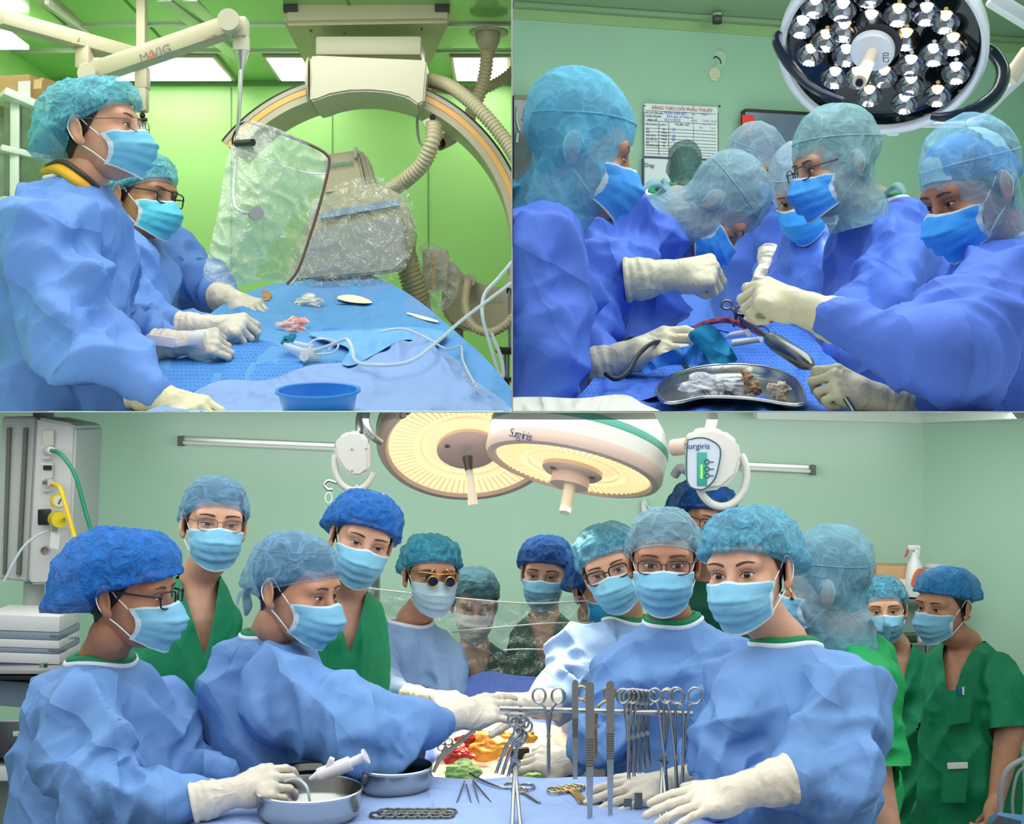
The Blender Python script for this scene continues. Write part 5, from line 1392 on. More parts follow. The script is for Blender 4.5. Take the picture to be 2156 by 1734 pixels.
# tracking board
t = thing('tracking_board', 'white operation tracking board with red heading and ruled table', 'notice board', P(1434, 332, wd(1434)))
o = rectw(1352, 222, 1515, 332, 0.03, 0.012, BORD, 'board', t, 0.002)
text('BẢNG THEO DÕI PHẪU THUẬT', 0.0225, wf(1437, 230, 0.038), INKR, o, name='heading', spacing=0.95)
for i, (s, px, py, m, sz) in enumerate((('HỌ VÀ TÊN BN:', 1378, 238, INK, 0.013), ('TRẦN VĂN BÉT', 1422, 239, INKB, 0.017), ('NS:', 1460, 241, INK, 0.012), ('1960', 1482, 241, INKB, 0.017),
    ('CHẨN ĐOÁN:', 1376, 245, INK, 0.013), ('Rách gân cơ chóp vai', 1432, 246, INKB, 0.016), ('Ngày mổ:', 1374, 252, INK, 0.013), ('05/11/2022', 1416, 253, INKB, 0.018), ('BSGC:', 1462, 254, INK, 0.012), ('Chiến, Kiên', 1494, 255, INKB, 0.016),
    ('TÊN DỤNG CỤ', 1376, 262, INK, 0.012), ('ĐVT', 1399, 263, INK, 0.012), ('TRƯỚC MỔ', 1436, 263, INK, 0.014), ('SAU MỔ', 1488, 263, INKO, 0.012), ('Đủ', 1476, 269, INKG, 0.012), ('Thiếu', 1500, 270, INKR, 0.011),
    ('Kim', 1364, 272, INK, 0.011), ('Bộ', 1398, 272, INK, 0.011), ('15', 1418, 273, INKB, 0.02), ('Mét', 1364, 278, INK, 0.011), ('Miếng', 1398, 279, INK, 0.011), ('Gạc 10x10', 1370, 285, INK, 0.011), ('Miếng', 1398, 286, INK, 0.011), ('10', 1418, 287, INKB, 0.02),
    ('Gạc dẫn lưu', 1372, 293, INK, 0.011), ('Miếng', 1398, 293, INK, 0.011), ('20', 1418, 294, INKB, 0.02), ('Kim', 1364, 300, INK, 0.011), ('Cây', 1398, 300, INK, 0.011), ('Chỉ phẫu thuật', 1374, 306, INK, 0.011), ('Sợi', 1398, 307, INK, 0.011))):
    text(s, sz, wf(px, py, 0.0375), m, o)
for py in (236.5, 258, 267, 273, 280, 287, 294, 301, 308, 314, 320, 326):
    rectw(1356 if py != 267 else 1460, py - 0.45, 1512, py + 0.45, 0.0368, 0.001, INK, 'rule_line', o)
for px, y0 in ((1356, 236), (1387, 258), (1408, 258), (1460, 258), (1486, 267), (1512, 236)): rectw(px - 0.45, y0, px + 0.45, 326, 0.0368, 0.001, INK, 'rule_line', o)
for px in (1358, 1515): B().ball(P(px, 223, wd(px) - 0.03), 0.005).out('pin', INK, o)
t = thing('diagnosis_board', 'white board with dark blue frame below the tracking board', 'notice board', P(1432, 400, wd(1432)))
o = rectw(1352, 334, 1515, 420, 0.03, 0.012, BORD, 'board', t)
fr = mat('frame_navy', (52, 62, 110), rough=0.4)
rectw(1352, 333, 1515, 336, 0.034, 0.016, fr, 'frame_top', t); rectw(1352, 334, 1354.5, 420, 0.034, 0.016, fr, 'frame_side', t); rectw(1512.5, 334, 1515, 420, 0.034, 0.016, fr, 'frame_side', t)
text('Diag:', 0.026, wf(1368, 348, 0.04), fr, o)
# monitor
t = thing('wall_monitor', 'black framed wall monitor showing a red and slate picture', 'monitor', P(1686, 370, wd(1686)))
rectw(1556, 238, 1817, 400, 0.05, 0.06, BLACK, 'bezel', t, 0.004)
o = rectw(1562, 243, 1811, 396, 0.084, 0.003, mat('screen_slate', (84, 100, 118), emit=(84, 100, 120), estr=0.25, rough=0.2, rgb2=(112, 126, 142), nscale=3), 'screen', t)
rectw(1562, 243, 1588, 396, 0.087, 0.002, mat('screen_red', (200, 50, 36), emit=(206, 50, 36), estr=0.4), 'red_area', o)
# x-ray viewer at the left
t = thing('film_viewer', 'dark x-ray film viewer behind the hooded surgeon on the left', 'film viewer', P(1096, 500, 6.6))
rectw(1080, 203, 1122, 520, 0.03, 0.04, mat('viewer_frame', (110, 130, 96), rough=0.5), 'frame', t)
o = rectw(1082, 212, 1120, 515, 0.052, 0.004, mat('film_dark', (26, 40, 40), rough=0.15, rgb2=(60, 84, 84), nscale=9), 'x_ray_film', t)
for q in ([(1090, 225), (1088, 250), (1094, 275)], [(1106, 228), (1104, 246), (1100, 252)], [(1090, 280), (1088, 300)]):
    B().tube([P(x, y, wd(x) - 0.06) for x, y in q], 0.006, 6).out('bone_shadow', mat('bone_print', (170, 196, 190), rough=0.4), o)
# camera and wall patch
t = thing('security_camera', 'small black camera on a white ceiling bracket', 'camera', P(1510, 50, wd(1510) - 0.05))
b = B(); b.lathe([(0.001, 0), (0.02, 0), (0.022, 0.02), (0.014, 0.05), (0.001, 0.055)], P(1510, 30, wd(1510) - 0.1)); b.out('bracket', BORD, t)
B().box(P(1510, 42, wd(1510) - 0.14), (0.042, 0.06, 0.042), (R(12), 0, 0), 0.009).out('camera_body', BLACK, t)
t = thing('wall_patch', 'rough plaster patch with a loose black wire on the wall', 'wall damage', P(1504, 170, wd(1504)))
v, f = sheet([(1488, 112), (1510, 104), (1528, 116), (1524, 140), (1515, 150), (1516, 168), (1496, 170), (1490, 150), (1484, 130)], lambda x, y: wd(1504) - 0.01 + crease_px(x, y, 8, -0.006, 3), 2); put('plaster', v, f, mat('plaster_rough', (176, 208, 184), rough=0.9, bump=0.5, bscale=60), t)
v, f = sheet([(1493, 146), (1510, 142), (1516, 156), (1508, 170), (1496, 166)], lambda x, y: wd(1504) - 0.02 + crease_px(x, y, 7, -0.008, 1), 2); put('mounting_scar', v, f, mat('plaster_cream', (214, 210, 180), rough=0.9), t)
wire('wire', [(1503, 122, 6.83), (1508, 119, 6.82), (1516, 126, 6.81), (1518, 134, 6.82)], 1.3, BLACK, t)
# ---- LED operating lamp
LC = P(1856, 108, 4.6); LN = Vector((-0.235, -0.63, -0.74)).normalized()
spot('led_lamp_beam', LC + LN * 0.08, P(1730, 540, 4.45), 130, (0.93, 0.96, 1.0), 40, 0.6, 0.18)
t = thing('led_surgical_lamp', 'large round LED operating lamp with clustered reflectors above the surgeons', 'surgical lamp', LC)
LF = frame(LN, Vector((0.94, 0, -0.34))); lr = 216 / FPX * 4.6
LW = mat('lamp_white', (226, 228, 236), rough=0.3); NAVY = mat('lamp_navy', (20, 30, 52), rough=0.2); DGL = mat('lamp_glass_dark', (22, 40, 44), rough=0.08, coat=1.0)
def lp(x, y, h=0.0): return LC + LF.to_3x3() @ Vector((x, y, h))
def onlamp(px, py):
    d = (P(px, py, 1.0) - Vector((0, 0, CZ))); t_ = (LC - Vector((0, 0, CZ))).dot(LN) / d.dot(LN); q = LF.to_3x3().transposed() @ (Vector((0, 0, CZ)) + d * t_ - LC); return q.x, q.y
B().lathe([(0.001, -0.05), (lr * 0.9, -0.05), (lr * 0.93, -0.012)], LC, LN, 64).out('face_glass', DGL, t)
B().lathe([(lr * 0.92, -0.02), (lr * 0.93, 0.004), (lr * 0.965, 0.012), (lr, 0.0), (lr, -0.05), (lr * 0.96, -0.11), (lr * 0.6, -0.15), (0.001, -0.16)], LC, LN, 72).out('housing', LW, t)
refl = mat('reflector_mirror', (168, 170, 178), rough=0.12, metal=1.0)
cool = mat('led_cool', (255, 255, 255), emit=(244, 246, 255), estr=6); warm = mat('led_warm', (255, 230, 190), emit=(255, 214, 150), estr=6)
bulbs = [(1688, 55, 0), (1738, 84, 1), (1706, 114, 1), (1773, 20, 0), (1776, 63, 1), (1833, 43, 0), (1891, 30, 1), (1950, 28, 0), (1907, 81, 1), (2006, 91, 1), (1965, 114, 0), (1781, 115, 0), (1757, 162, 0), (1804, 162, 0), (1860, 160, 1), (1917, 137, 0), (2012, 152, 0), (1917, 178, 1), (1829, 200, 1), (1904, 216, 0), (1973, 200, 1), (1715, 12, 1), (1830, -10, 0), (1990, 45, 1), (1640 + 215, -30, 1)]
br = 28.5 / FPX * 4.6; rm = None; lm = {}
for px, py, wm in bulbs:
    x, y = onlamp(px, py)
    if math.hypot(x, y) > lr * 0.88: continue
    if rm is None:
        b = B(); n = 48; prof = [(0.16, -0.75), (0.45, -0.62), (0.72, -0.42), (0.9, -0.18), (1.0, 0.0), (1.02, 0.03)]
        bm = b.bm; rings = [[bm.verts.new((r * br * (1 + (0.035 if j % 2 else -0.03)) * math.cos(2 * math.pi * j / n), r * br * (1 + (0.035 if j % 2 else -0.03)) * math.sin(2 * math.pi * j / n), h * br)) for j in range(n)] for r, h in prof]
        for i in range(len(rings) - 1):
            for j in range(n): bm.faces.new((rings[i][j], rings[i][(j + 1) % n], rings[i + 1][(j + 1) % n], rings[i + 1][j]))
        rm = bpy.data.meshes.new('reflector'); bm.to_mesh(rm); bm.free(); rm.materials.append(refl)
        for k, m in ((0, cool), (1, warm)):
            b = B(); b.ball((0, 0, -0.60 * br), br * 0.27, (1, 1, 0.6), u=14, v=8); me = bpy.data.meshes.new('led'); b.bm.to_mesh(me); b.bm.free(); me.materials.append(m); lm[k] = me
            for p_ in me.polygons: p_.use_smooth = True
        for p_ in rm.polygons: p_.use_smooth = True
    o = bpy.data.objects.new('reflector', rm); finish_obj(o, t, None, None, None, None, None); o.matrix_local = Matrix.Translation((LF.to_3x3() @ Vector((x, y, 0.004)))) @ LF
    o2 = bpy.data.objects.new('led', lm[wm]); finish_obj(o2, o, None, None, None, None, None)
B().lathe([(0.001, 0.006), (0.078, 0.006), (0.080, -0.01), (0.080, -0.05)], lp(*onlamp(1846, 92)), LN, 40).out('hub_ring', BLACK, t)
hx, hy = onlamp(1838, 100)
o = B().lathe([(0.001, 0.034), (0.066, 0.034), (0.070, 0.028), (0.070, 0.0)], lp(hx, hy), LN, 40).out('hub', LW, t)
B().cyl(lp(hx, hy, 0.03), P(1810, 172, 4.42), 0.020, 0.022, 24).out('handle', mat('handle_ivory', (232, 214, 190), rough=0.35), t)
B().cyl(P(1810, 171, 4.425), P(1809, 175, 4.41), 0.012, 0.012, 16).out('handle_lens', BLACK, t)
text('CTO', 0.028, Matrix.Translation(lp(hx, hy, 0.036)) @ LF @ Matrix.Translation((0.045, 0.01, 0)) @ Matrix.Rotation(R(-90), 4, 'Z') @ Matrix.Scale(-1, 4, (0, 1, 0)) @ Matrix.Rotation(R(180), 4, 'X') if False else facing(1866, 121, 4.455, R(-10), R(-45), R(88)), BLACK, o)
for i, ch in enumerate('Sim.LED 700 MC'):
    a_ = R(54 - i * 4.2)
    c_, s_ = math.cos(a_), math.sin(a_)
    px_, py_ = 2012 + i * 4.6 + (0.12 * i * i if i > 4 else 0) * 0.0, 10 + i * 4.7 + 0.10 * i * i
    text(ch, 0.022, facing(px_ + 2 * math.sin(i / 5.0), py_, 4.62 - 0.006 * i, 0, R(-30), R(-46 - i * 1.6)), GREYP, t)
def bar(name, pts, rp, m): wire(name, pts, rp, m, t, seg=8)
B().tube([P(1640, 70, 4.62), P(1637, 92, 4.6), P(1664, 138, 4.55), P(1712, 186, 4.5), P(1775, 212, 4.46)], [0.012, 0.018, 0.018, 0.014, 0.01], 8, smooth=4).out('grip_rail', NAVY, t)
B().tube([P(2072, 100, 4.75), P(2092, 112, 4.75), P(2112, 150, 4.7), P(2098, 196, 4.62), P(2050, 232, 4.55), P(1990, 246, 4.5), P(1960, 244, 4.5)], [0.018, 0.022, 0.024, 0.022, 0.022, 0.016, 0.012], 10, smooth=4).out('grip_rail', NAVY, t)
t = thing('ceiling_pendant_boom', 'white jointed ceiling arm behind the LED lamp', 'lamp boom', P(1880, 283, 5.2))
B().cyl(P(1880, 240, 5.2), P(1880, 284, 5.2), 0.022, 0.022, 20).out('end_post', LW, t); B().cyl(P(1885, 262, 5.2), P(2030, 262, 5.2), 0.012, 0.012, 16).out('cross_tube', LW, t)
B().tube([P(2040, 262, 5.2), P(2080, 230, 5.15), P(2120, 190, 5.1), P(2175, 140, 5.05)], 0.017, 14).out('sloping_tube', LW, t)
B().cyl(P(2124, 168, 4.9), P(2165, 110, 4.9), 0.028, 0.028, 20).out('grip', mat('handle_ivory', (232, 214, 190)), t)
beam(B(), P(2085, -5, 5.0), P(2175, 50, 5.0), 0.06, 0.05, 0.01).out('upper_arm', LW, t)
# ---- draped table
def tt(x, y): return 2.76 + (880 - y) / 240.0 * 1.15
DT = dots('drape_perforated_tr', (66, 126, 222), (22, 62, 160), 105, 0.30)
t = thing('draped_operating_table', 'operating table under blue perforated sterile drapes', 'operating table', P(1600, 866, 3.0))
v, f = sheet([(1230, 900), (1240, 810), (1300, 760), (1380, 720), (1440, 690), (1560, 668), (1680, 690), (1760, 760), (1840, 820), (1900, 900)], lambda x, y: tt(x, y) + 0.03 + foldpx(x, y, 0.045, 5, 10), 7); put('main_drape', v, f, DT, t)
v, f = sheet([(1250, 860), (1260, 812), (1290, 790), (1330, 800), (1390, 790), (1420, 800), (1390, 830), (1330, 850), (1290, 880)], lambda x, y: tt(x, y) - 0.01 + crease_px(x, y, 50, -0.03, 7), 5); put('folded_drape', v, f, mat('drape_royal', (62, 112, 214), rough=0.7, crease=0.4, cscale=6), t)
v, f = sheet([(1060, 842), (1130, 835), (1220, 838), (1310, 830), (1350, 848), (1385, 880), (1060, 890)], lambda x, y: 2.72 + (880 - y) * 0.002 + crease_px(x, y, 60, -0.015, 3), 5); put('cream_towel', v, f, mat('towel_cream', (232, 232, 214), rough=0.85, crease=0.3, cscale=8), label='folded cream towel at the lower left of the theatre', cat='towel')
# kidney dish
rim = [(1383, 826), (1392, 806), (1420, 788), (1470, 773), (1530, 767), (1590, 769), (1640, 780), (1675, 798), (1693, 826), (1692, 846), (1676, 852), (1640, 848), (1590, 840), (1540, 836), (1480, 836), (1430, 846), (1400, 846)]
rc = catmull([(x, y, 0) for x, y in rim], 5, True)[:, :2]; cen = rc.mean(0) + np.array((0, 4))
t = thing('kidney_dish', 'polished steel kidney dish holding gauze and bone fragments', 'kidney dish', P(1540, 850, 2.98))
def loopw(sc, dz, dy=0.0):
    q = cen + (rc - cen) * np.array(sc); return W(q[:, 0], q[:, 1] + dy, tt(q[:, 0], q[:, 1]) - 0.15 + dz)
def loft(rings):
    n = len(rings[0]); V = np.concatenate(rings); F = []
    for i in range(len(rings) - 1):
        for j in range(n): k = (j + 1) % n; F.append((i * n + j, i * n + k, (i + 1) * n + k, (i + 1) * n + j))
    return V, F
v, f = loft([loopw((1, 1), 0), loopw((0.97, 0.95), 0.006), loopw((0.90, 0.84), 0.04, 8), loopw((0.80, 0.70), 0.062, 12), loopw((0.4, 0.35), 0.066, 12), loopw((0.02, 0.02), 0.067, 12)]); put('basin_inside', v, f, STEEL, t)
v, f = loft([loopw((1.0, 1.0), 0.004), loopw((0.94, 0.94), 0.045, 10), loopw((0.86, 0.82), 0.07, 14)]); put('basin_wall', v, f, STEEL, t)
v, f = tube_np(loopw((1, 1), 0)[::2], 0.0035, 8, True, 2); put('rolled_rim', v, f, CHROME, t)
v, f = lump(1500, 815, 2.94, 150, 52, 2, 0.02, 0.5, spiky=0.25); put('gauze', v, f, mat('gauze_grey_white', (224, 228, 234), rough=0.9, crease=0.3, cscale=20), label='folded white gauze lying in the kidney dish', cat='gauze')
v, f = lump(1640, 826, 2.89, 46, 44, 6, 0.022, 0.5); put('gauze', v, f, mat('gauze_tinged', (232, 226, 212), rough=0.9, rgb2=(196, 160, 120), nscale=30), label='small stained gauze ball at the right of the kidney dish', cat='gauze')
for px, py, w, h, sd, lab in ((1570, 795, 24, 34, 1, 'upper tan bone fragment in the kidney dish'), (1587, 820, 34, 30, 4, 'lower tan bone fragment beside the gauze in the dish')):
    v, f = lump(px, py, 2.93, w, h, sd, 0.022, 0.4, 18, 0.4); put('bone_fragment', v, f, mat('bone_tan', (206, 170, 124), rough=0.7, rgb2=(160, 110, 72), nscale=60), label=lab, cat='bone', group='bone fragments in the dish')
# drill handpiece and cables
GM = mat('gunmetal', (120, 122, 120), rough=0.28, metal=0.9)
t = thing('powered_handpiece', 'long grey metal surgical handpiece held over the drape', 'surgical tool', P(1680, 745, 2.95))
B().lathe([(0.001, 0), (0.014, 0), (0.016, 0.006), (0.016, 0.02), (0.0185, 0.024), (0.0185, 0.12), (0.015, 0.135), (0.008, 0.15), (0.001, 0.15)], P(1620, 712, 3.0), P(1725, 782, 2.86) - P(1620, 712, 3.0), 24).out('barrel', GM, t)
B().tube([P(1725, 782, 2.86), P(1745, 796, 2.83), P(1765, 815, 2.8), P(1800, 870, 2.76)], [0.011, 0.009, 0.006, 0.006], 10).out('shaft', GM, t)
B().lathe([(0.008, 0), (0.010, 0.004), (0.010, 0.016), (0.008, 0.02)], P(1748, 800, 2.825), P(1765, 815, 2.8) - P(1748, 800, 2.825), 16).out('coupling', CHROME, t)
B().box(P(1652, 738, 2.94), (0.008, 0.004, 0.004)).out('button', BLACK, t)
BK = mat('cable_black', (24, 26, 30), rough=0.4)
wire('black_cable', [(1585, 640, 3.3), (1560, 670, 3.35), (1590, 690, 3.1), (1612, 706, 3.02), (1622, 714, 3.0)], 5, BK, label='black cable running from the gloved fist to the handpiece', cat='cable')
wire('black_cable', [(1420, 728, 3.18), (1380, 720, 3.12), (1345, 745, 3.08), (1320, 785, 3.02), (1295, 798, 3.0), (1275, 786, 3.02)], 5, BK, label='thick black cable looping over the lower gloved hand', cat='cable')
wire('black_cable', [(1300, 726, 3.35), (1325, 712, 3.36), (1360, 716, 3.34)], 3.5, BK, label='short black cable arching behind the lower glove', cat='cable')
wire('suction_tube', [(1455, 698, 3.4), (1480, 682, 3.4), (1530, 674, 3.38), (1575, 690, 3.3), (1600, 702, 3.22)], 6, mat('tube_blood', (130, 40, 56), rough=0.2, rgb2=(196, 90, 100), nscale=60), label='blood filled suction tube on the drape', cat='tube')
b = B(); b.cyl(P(1545, 722, 3.18), P(1602, 714, 3.1), 0.008, 0.006, 14); b.out('white_pencil', LOOP, label='white cautery pencil lying on the drape', cat='surgical tool')
b = B(); b.cyl(P(1538, 706, 3.28), P(1575, 700, 3.24), 0.007, 0.009, 14); b.cyl(P(1530, 710, 3.3), P(1542, 706, 3.28), 0.005, 0.005, 10); b.out('white_pencil', WP, label='short white connector above the cautery pencil', cat='surgical tool')
wire('blue_lead', [(1500, 690, 3.3), (1540, 700, 3.28), (1580, 690, 3.24), (1610, 688, 3.2), (1630, 712, 3.12)], 1.8, mat('lead_blue', (40, 50, 150), rough=0.4), label='thin dark blue lead coiled between the tubes', cat='cable')
t = thing('ring_forceps', 'steel ring handled forceps standing in the wound', 'forceps', P(1545, 680, 3.4))
for px, py in ((1530, 641), (1560, 652)):
    B().tube([P(px + 11 * math.cos(a_), py + 9 * math.sin(a_), 3.35) for a_ in np.linspace(0, 2 * math.pi, 13)[:-1]], 0.0035, 8, True, 2).out('finger_ring', GM, t)
B().tube([P(1540, 648, 3.35), P(1548, 660, 3.35), P(1552, 680, 3.38)], 0.004, 8).out('shank', GM, t); B().tube([P(1556, 660, 3.35), P(1550, 668, 3.36), P(1545, 686, 3.38)], 0.004, 8).out('shank', GM, t)
t = thing('wound_site', 'brightly lit open wound with white swabs and red tissue', 'wound', P(1575, 690, 3.45))
v, f = lump(1590, 672, 3.45, 80, 40, 7, 0.03, 0.4, 24); put('swab', v, f, mat('swab_blood', (236, 226, 224), rough=0.8, rgb2=(190, 60, 60), nscale=22), t)
B().box(P(1600, 676, 3.4), (0.05, 0.004, 0.012), (0, R(-25), 0), 0.001).out('retractor_blade', CHROME, t)
# teal wrap and blue pouch
TW = mat('wrap_teal', (28, 152, 206), rough=0.75, crease=0.4, cscale=8)
v, f = sheet([(1450, 702), (1480, 684), (1508, 690), (1545, 740), (1548, 762), (1500, 764), (1480, 740), (1456, 718)], lambda x, y: 3.08 - 0.02 * np.sin((x - 1450) / 30.0) + crease_px(x, y, 40, -0.015, 2), 4); o = put('teal_wrap', v, f, TW, label='teal cloth wrap on the wrist beside the kidney dish', cat='wrap')
v, f = sheet([(1352, 778), (1380, 752), (1420, 735), (1470, 724), (1490, 730), (1500, 764), (1460, 768), (1400, 770), (1358, 788)], lambda x, y: 3.10 - 0.03 * np.sin((x - 1350) / 50.0) + crease_px(x, y, 50, -0.02, 5), 4); put('blue_pouch', v, f, mat('pouch_blue', (44, 128, 222), rough=0.7, crease=0.4, cscale=8), label='bright blue cloth pouch beneath the lower glove', cat='pouch')
# ---- surgeons
GTR = gowncloth('gown_royal_tr', (84, 122, 218))
person.cloth = GTR
HT = capcloth('hood_sky', (104, 194, 228), 0.56, 0.72, 17, 0.007)
HG_ = capcloth('hood_grey_teal', (146, 184, 194), 0.56, 0.72, 17, 0.007)
MTR = mat('mask_blue_tr', (70, 160, 236), rough=0.8, bump=0.1, bscale=200)
person('person in blue gown and puffy sky blue hood at the left of the theatre', (1224, 306, 3.2, 90, 14, 0, 1.12),
    [(1140, 452, 3.25, 52, 0.07), (1132, 482, 3.25, 76, 0.14), (1122, 550, 3.25, 94, 0.18), (1120, 680, 3.2, 98, 0.2), (1125, 900, 3.2, 104, 0.2)],
    [[(1130, 520, 3.0, 0.085), (1120, 700, 2.95, 0.08), (1130, 860, 2.95, 0.07)]], 'gown', 'hood', HT, MTR, skin=SKIN, seed=3, neck=(1150, 452, 3.25), collar=(0.075,), capargs=dict(top=0.1), res=0.0072)
person('person bending over the wound in a grey hood and blue gown', (1520, 428, 3.72, 84, 62, 0, 1.0),
    [(1404, 392, 3.85, 22, 0.06), (1385, 425, 3.9, 78, 0.13), (1335, 500, 3.9, 118, 0.18), (1318, 600, 3.88, 112, 0.19), (1312, 700, 3.85, 104, 0.19), (1315, 900, 3.8, 100, 0.2)],
    [[(1312, 485, 3.68, 0.095), (1262, 600, 3.5, 0.09), (1368, 586, 3.44, 0.042)], [(1232, 610, 3.5, 0.08), (1222, 748, 3.32, 0.068), (1276, 762, 3.22, 0.042)]],
    'gown', 'hood', HG_, MTR, skin=SKIN, seed=4, neck=(1425, 430, 3.8), inner=gowncloth('scrubs_green', (8, 128, 84), 0.007), collar=(0.08,), res=0.0072,
    hands=[((1410, 580, 3.42), (1530, 566, 3.4), (0, -0.75, 0.65), 'fist', False, 1.22, GLOVEY), ((1318, 752, 3.18), (1440, 706, 3.12), (0, -0.7, 0.7), 'relaxed', False, 1.15, GLOVEY)])
person('person in a pale cap looking down behind the bending surgeon', (1592, 345, 4.9, 42, 32, 6, 1.0),
    [(1575, 415, 4.95, 36, 0.05), (1580, 440, 4.95, 62, 0.1), (1590, 500, 4.95, 70, 0.13), (1590, 620, 4.95, 70, 0.14), (1590, 760, 4.9, 70, 0.14)],
    [[(1630, 470, 4.85, 0.065), (1640, 545, 4.75, 0.055), (1612, 575, 4.65, 0.038)]], 'gown', 'hood', capcloth('hood_pale', (176, 204, 222), 0.56, 0.72, 17, 0.007), MTR, skin=SKIN, seed=5, res=0.0095,
    hands=[((1614, 562, 4.6), (1606, 600, 4.55), (0.1, -1.0, 0.1), 'fist', False, 0.85)])
person('person in a bright blue mask facing the light between two colleagues', (1700, 396, 4.4, -28, 30, -4, 1.0),
    [(1712, 470, 4.5, 44, 0.05), (1712, 495, 4.5, 70, 0.1), (1712, 560, 4.5, 84, 0.14), (1712, 700, 4.5, 88, 0.15), (1712, 840, 4.5, 88, 0.15)], [],
    'gown', 'hood', capcloth('hood_pale', (176, 204, 222), 0.56, 0.72, 17, 0.007), mat('mask_vivid', (58, 160, 244), rough=0.8), skin=SKIN, seed=6, res=0.0095, mask_drop=0.012)
person('person in black glasses and grey green hood facing left under the lamp', (1772, 338, 3.72, -76, 14, 0, 1.04),
    [(1850, 415, 3.85, 40, 0.06), (1862, 440, 3.85, 84, 0.13), (1876, 520, 3.85, 128, 0.19), (1880, 640, 3.85, 138, 0.2), (1870, 900, 3.8, 140, 0.2)],
    [[(1892, 545, 3.6, 0.088), (1836, 660, 3.5, 0.085), (1790, 740, 3.45, 0.06)]], 'gown', 'hood', capcloth('hood_grey_green', (140, 184, 186), 0.56, 0.72, 17, 0.007), MTR, specs='brown', skin=SKIN, seed=7, neck=(1840, 430, 3.82), inner=gowncloth('scrubs_green', (8, 128, 84), 0.007), collar=(0.09,), res=0.0072)
pr = person('person in patterned blue cap and blue gown at the right edge of the theatre', (2070, 388, 2.98, -72, 24, 0, 1.0),
    [(2130, 500, 3.05, 55, 0.07), (2128, 540, 3.05, 100, 0.14), (2120, 640, 3.05, 130, 0.19), (2120, 760, 3.05, 140, 0.2), (2130, 930, 3.0, 140, 0.2)],
    [[(2110, 640, 2.85, 0.11), (1985, 752, 2.7, 0.098), (1745, 672, 2.76, 0.052)], [(2080, 760, 2.9, 0.10), (1990, 900, 2.85, 0.08), (1890, 856, 2.84, 0.046)]],
    'gown', 'hood', capcloth('hood_clear_blue', (150, 204, 228), 0.34, 0.52, 17, 0.006), mat('mask_vivid', (58, 160, 244), rough=0.8), skin=SKIN3, seed=8, neck=(2128, 500, 3.05), collar=(0.085,), res=0.0072,
    hands=[((1696, 650, 2.78), (1590, 610, 2.8), (0.2, -0.7, 0.7), 'grip', True, 1.1, GLOVEY), ((1836, 836, 2.82), (1735, 790, 2.8), (0.2, -0.75, 0.6), 'grip', True, 1.0, GLOVEY)])
person('small distant person seen from behind in front of the diagnosis board', (1447, 350, 6.35, 172, 0, 0, 0.82),
    [(1447, 384, 6.35, 22, 0.05), (1447, 400, 6.35, 56, 0.1), (1447, 460, 6.35, 60, 0.12), (1447, 620, 6.35, 60, 0.12)], [], 'gown', 'hood', capcloth('hood_dark_green', (92, 132, 128), 0.56, 0.72, 17, 0.007), MTR, specs='wire', seed=9, res=0.012)
# camouflage undercap seen through the hood
hq = P(2070, 388, 2.91); hq.y = 2.98
MHD = Matrix.Translation(hq) @ Matrix.Rotation(R(-72), 4, 'Z') @ Matrix.Rotation(R(24), 4, 'X')
m = mat('undercap_pattern', (40, 120, 200), rough=0.8)
nt = m.node_tree; N = nt.nodes; L = nt.links
tc = N.new('ShaderNodeTexCoord'); vz = N.new('ShaderNodeTexVoronoi'); vz.inputs['Scale'].default_value = 13; nz = N.new('ShaderNodeTexNoise'); nz.inputs['Scale'].default_value = 30
mxv = N.new('ShaderNodeVectorMath'); mxv.operation = 'MULTIPLY_ADD'; mxv.inputs[1].default_value = (0.05, 0.05, 0.05)
L.new(tc.outputs['Object'], nz.inputs['Vector']); L.new(nz.outputs[1], mxv.inputs[0]); L.new(tc.outputs['Object'], mxv.inputs[2]); L.new(mxv.outputs[0], vz.inputs['Vector'])
cr = N.new('ShaderNodeValToRGB'); cr.color_ramp.interpolation = 'CONSTANT'
cr.color_ramp.elements[0].color = lin(40, 88, 140); cr.color_ramp.elements[1].color = lin(60, 140, 214); cr.color_ramp.elements[1].position = 0.35
e = cr.color_ramp.elements.new(0.6); e.color = lin(170, 216, 232); e = cr.color_ramp.elements.new(0.8); e.color = lin(48, 100, 160)
sp = N.new('ShaderNodeSeparateColor'); L.new(vz.outputs['Color'], sp.inputs[0]); L.new(sp.outputs[0], cr.inputs[0]); L.new(cr.outputs[0], N['Principled BSDF'].inputs['Base Color'])
v, f = cap_mesh(zf=0.05, zb=-0.03, zs=0.008, puff=0.001, sag=0.0, crinkle=0.25, seed=2, top=0.004); put('undercap', xf(MHD, v), f, m, pr)
v, f = tube_np([(-0.094, 0.0, 0.03), (-0.100, 0.0, 0.03)], 0.016, 18, smooth=1); put('cap_button', xf(MHD, v), f, LOOP, pr)
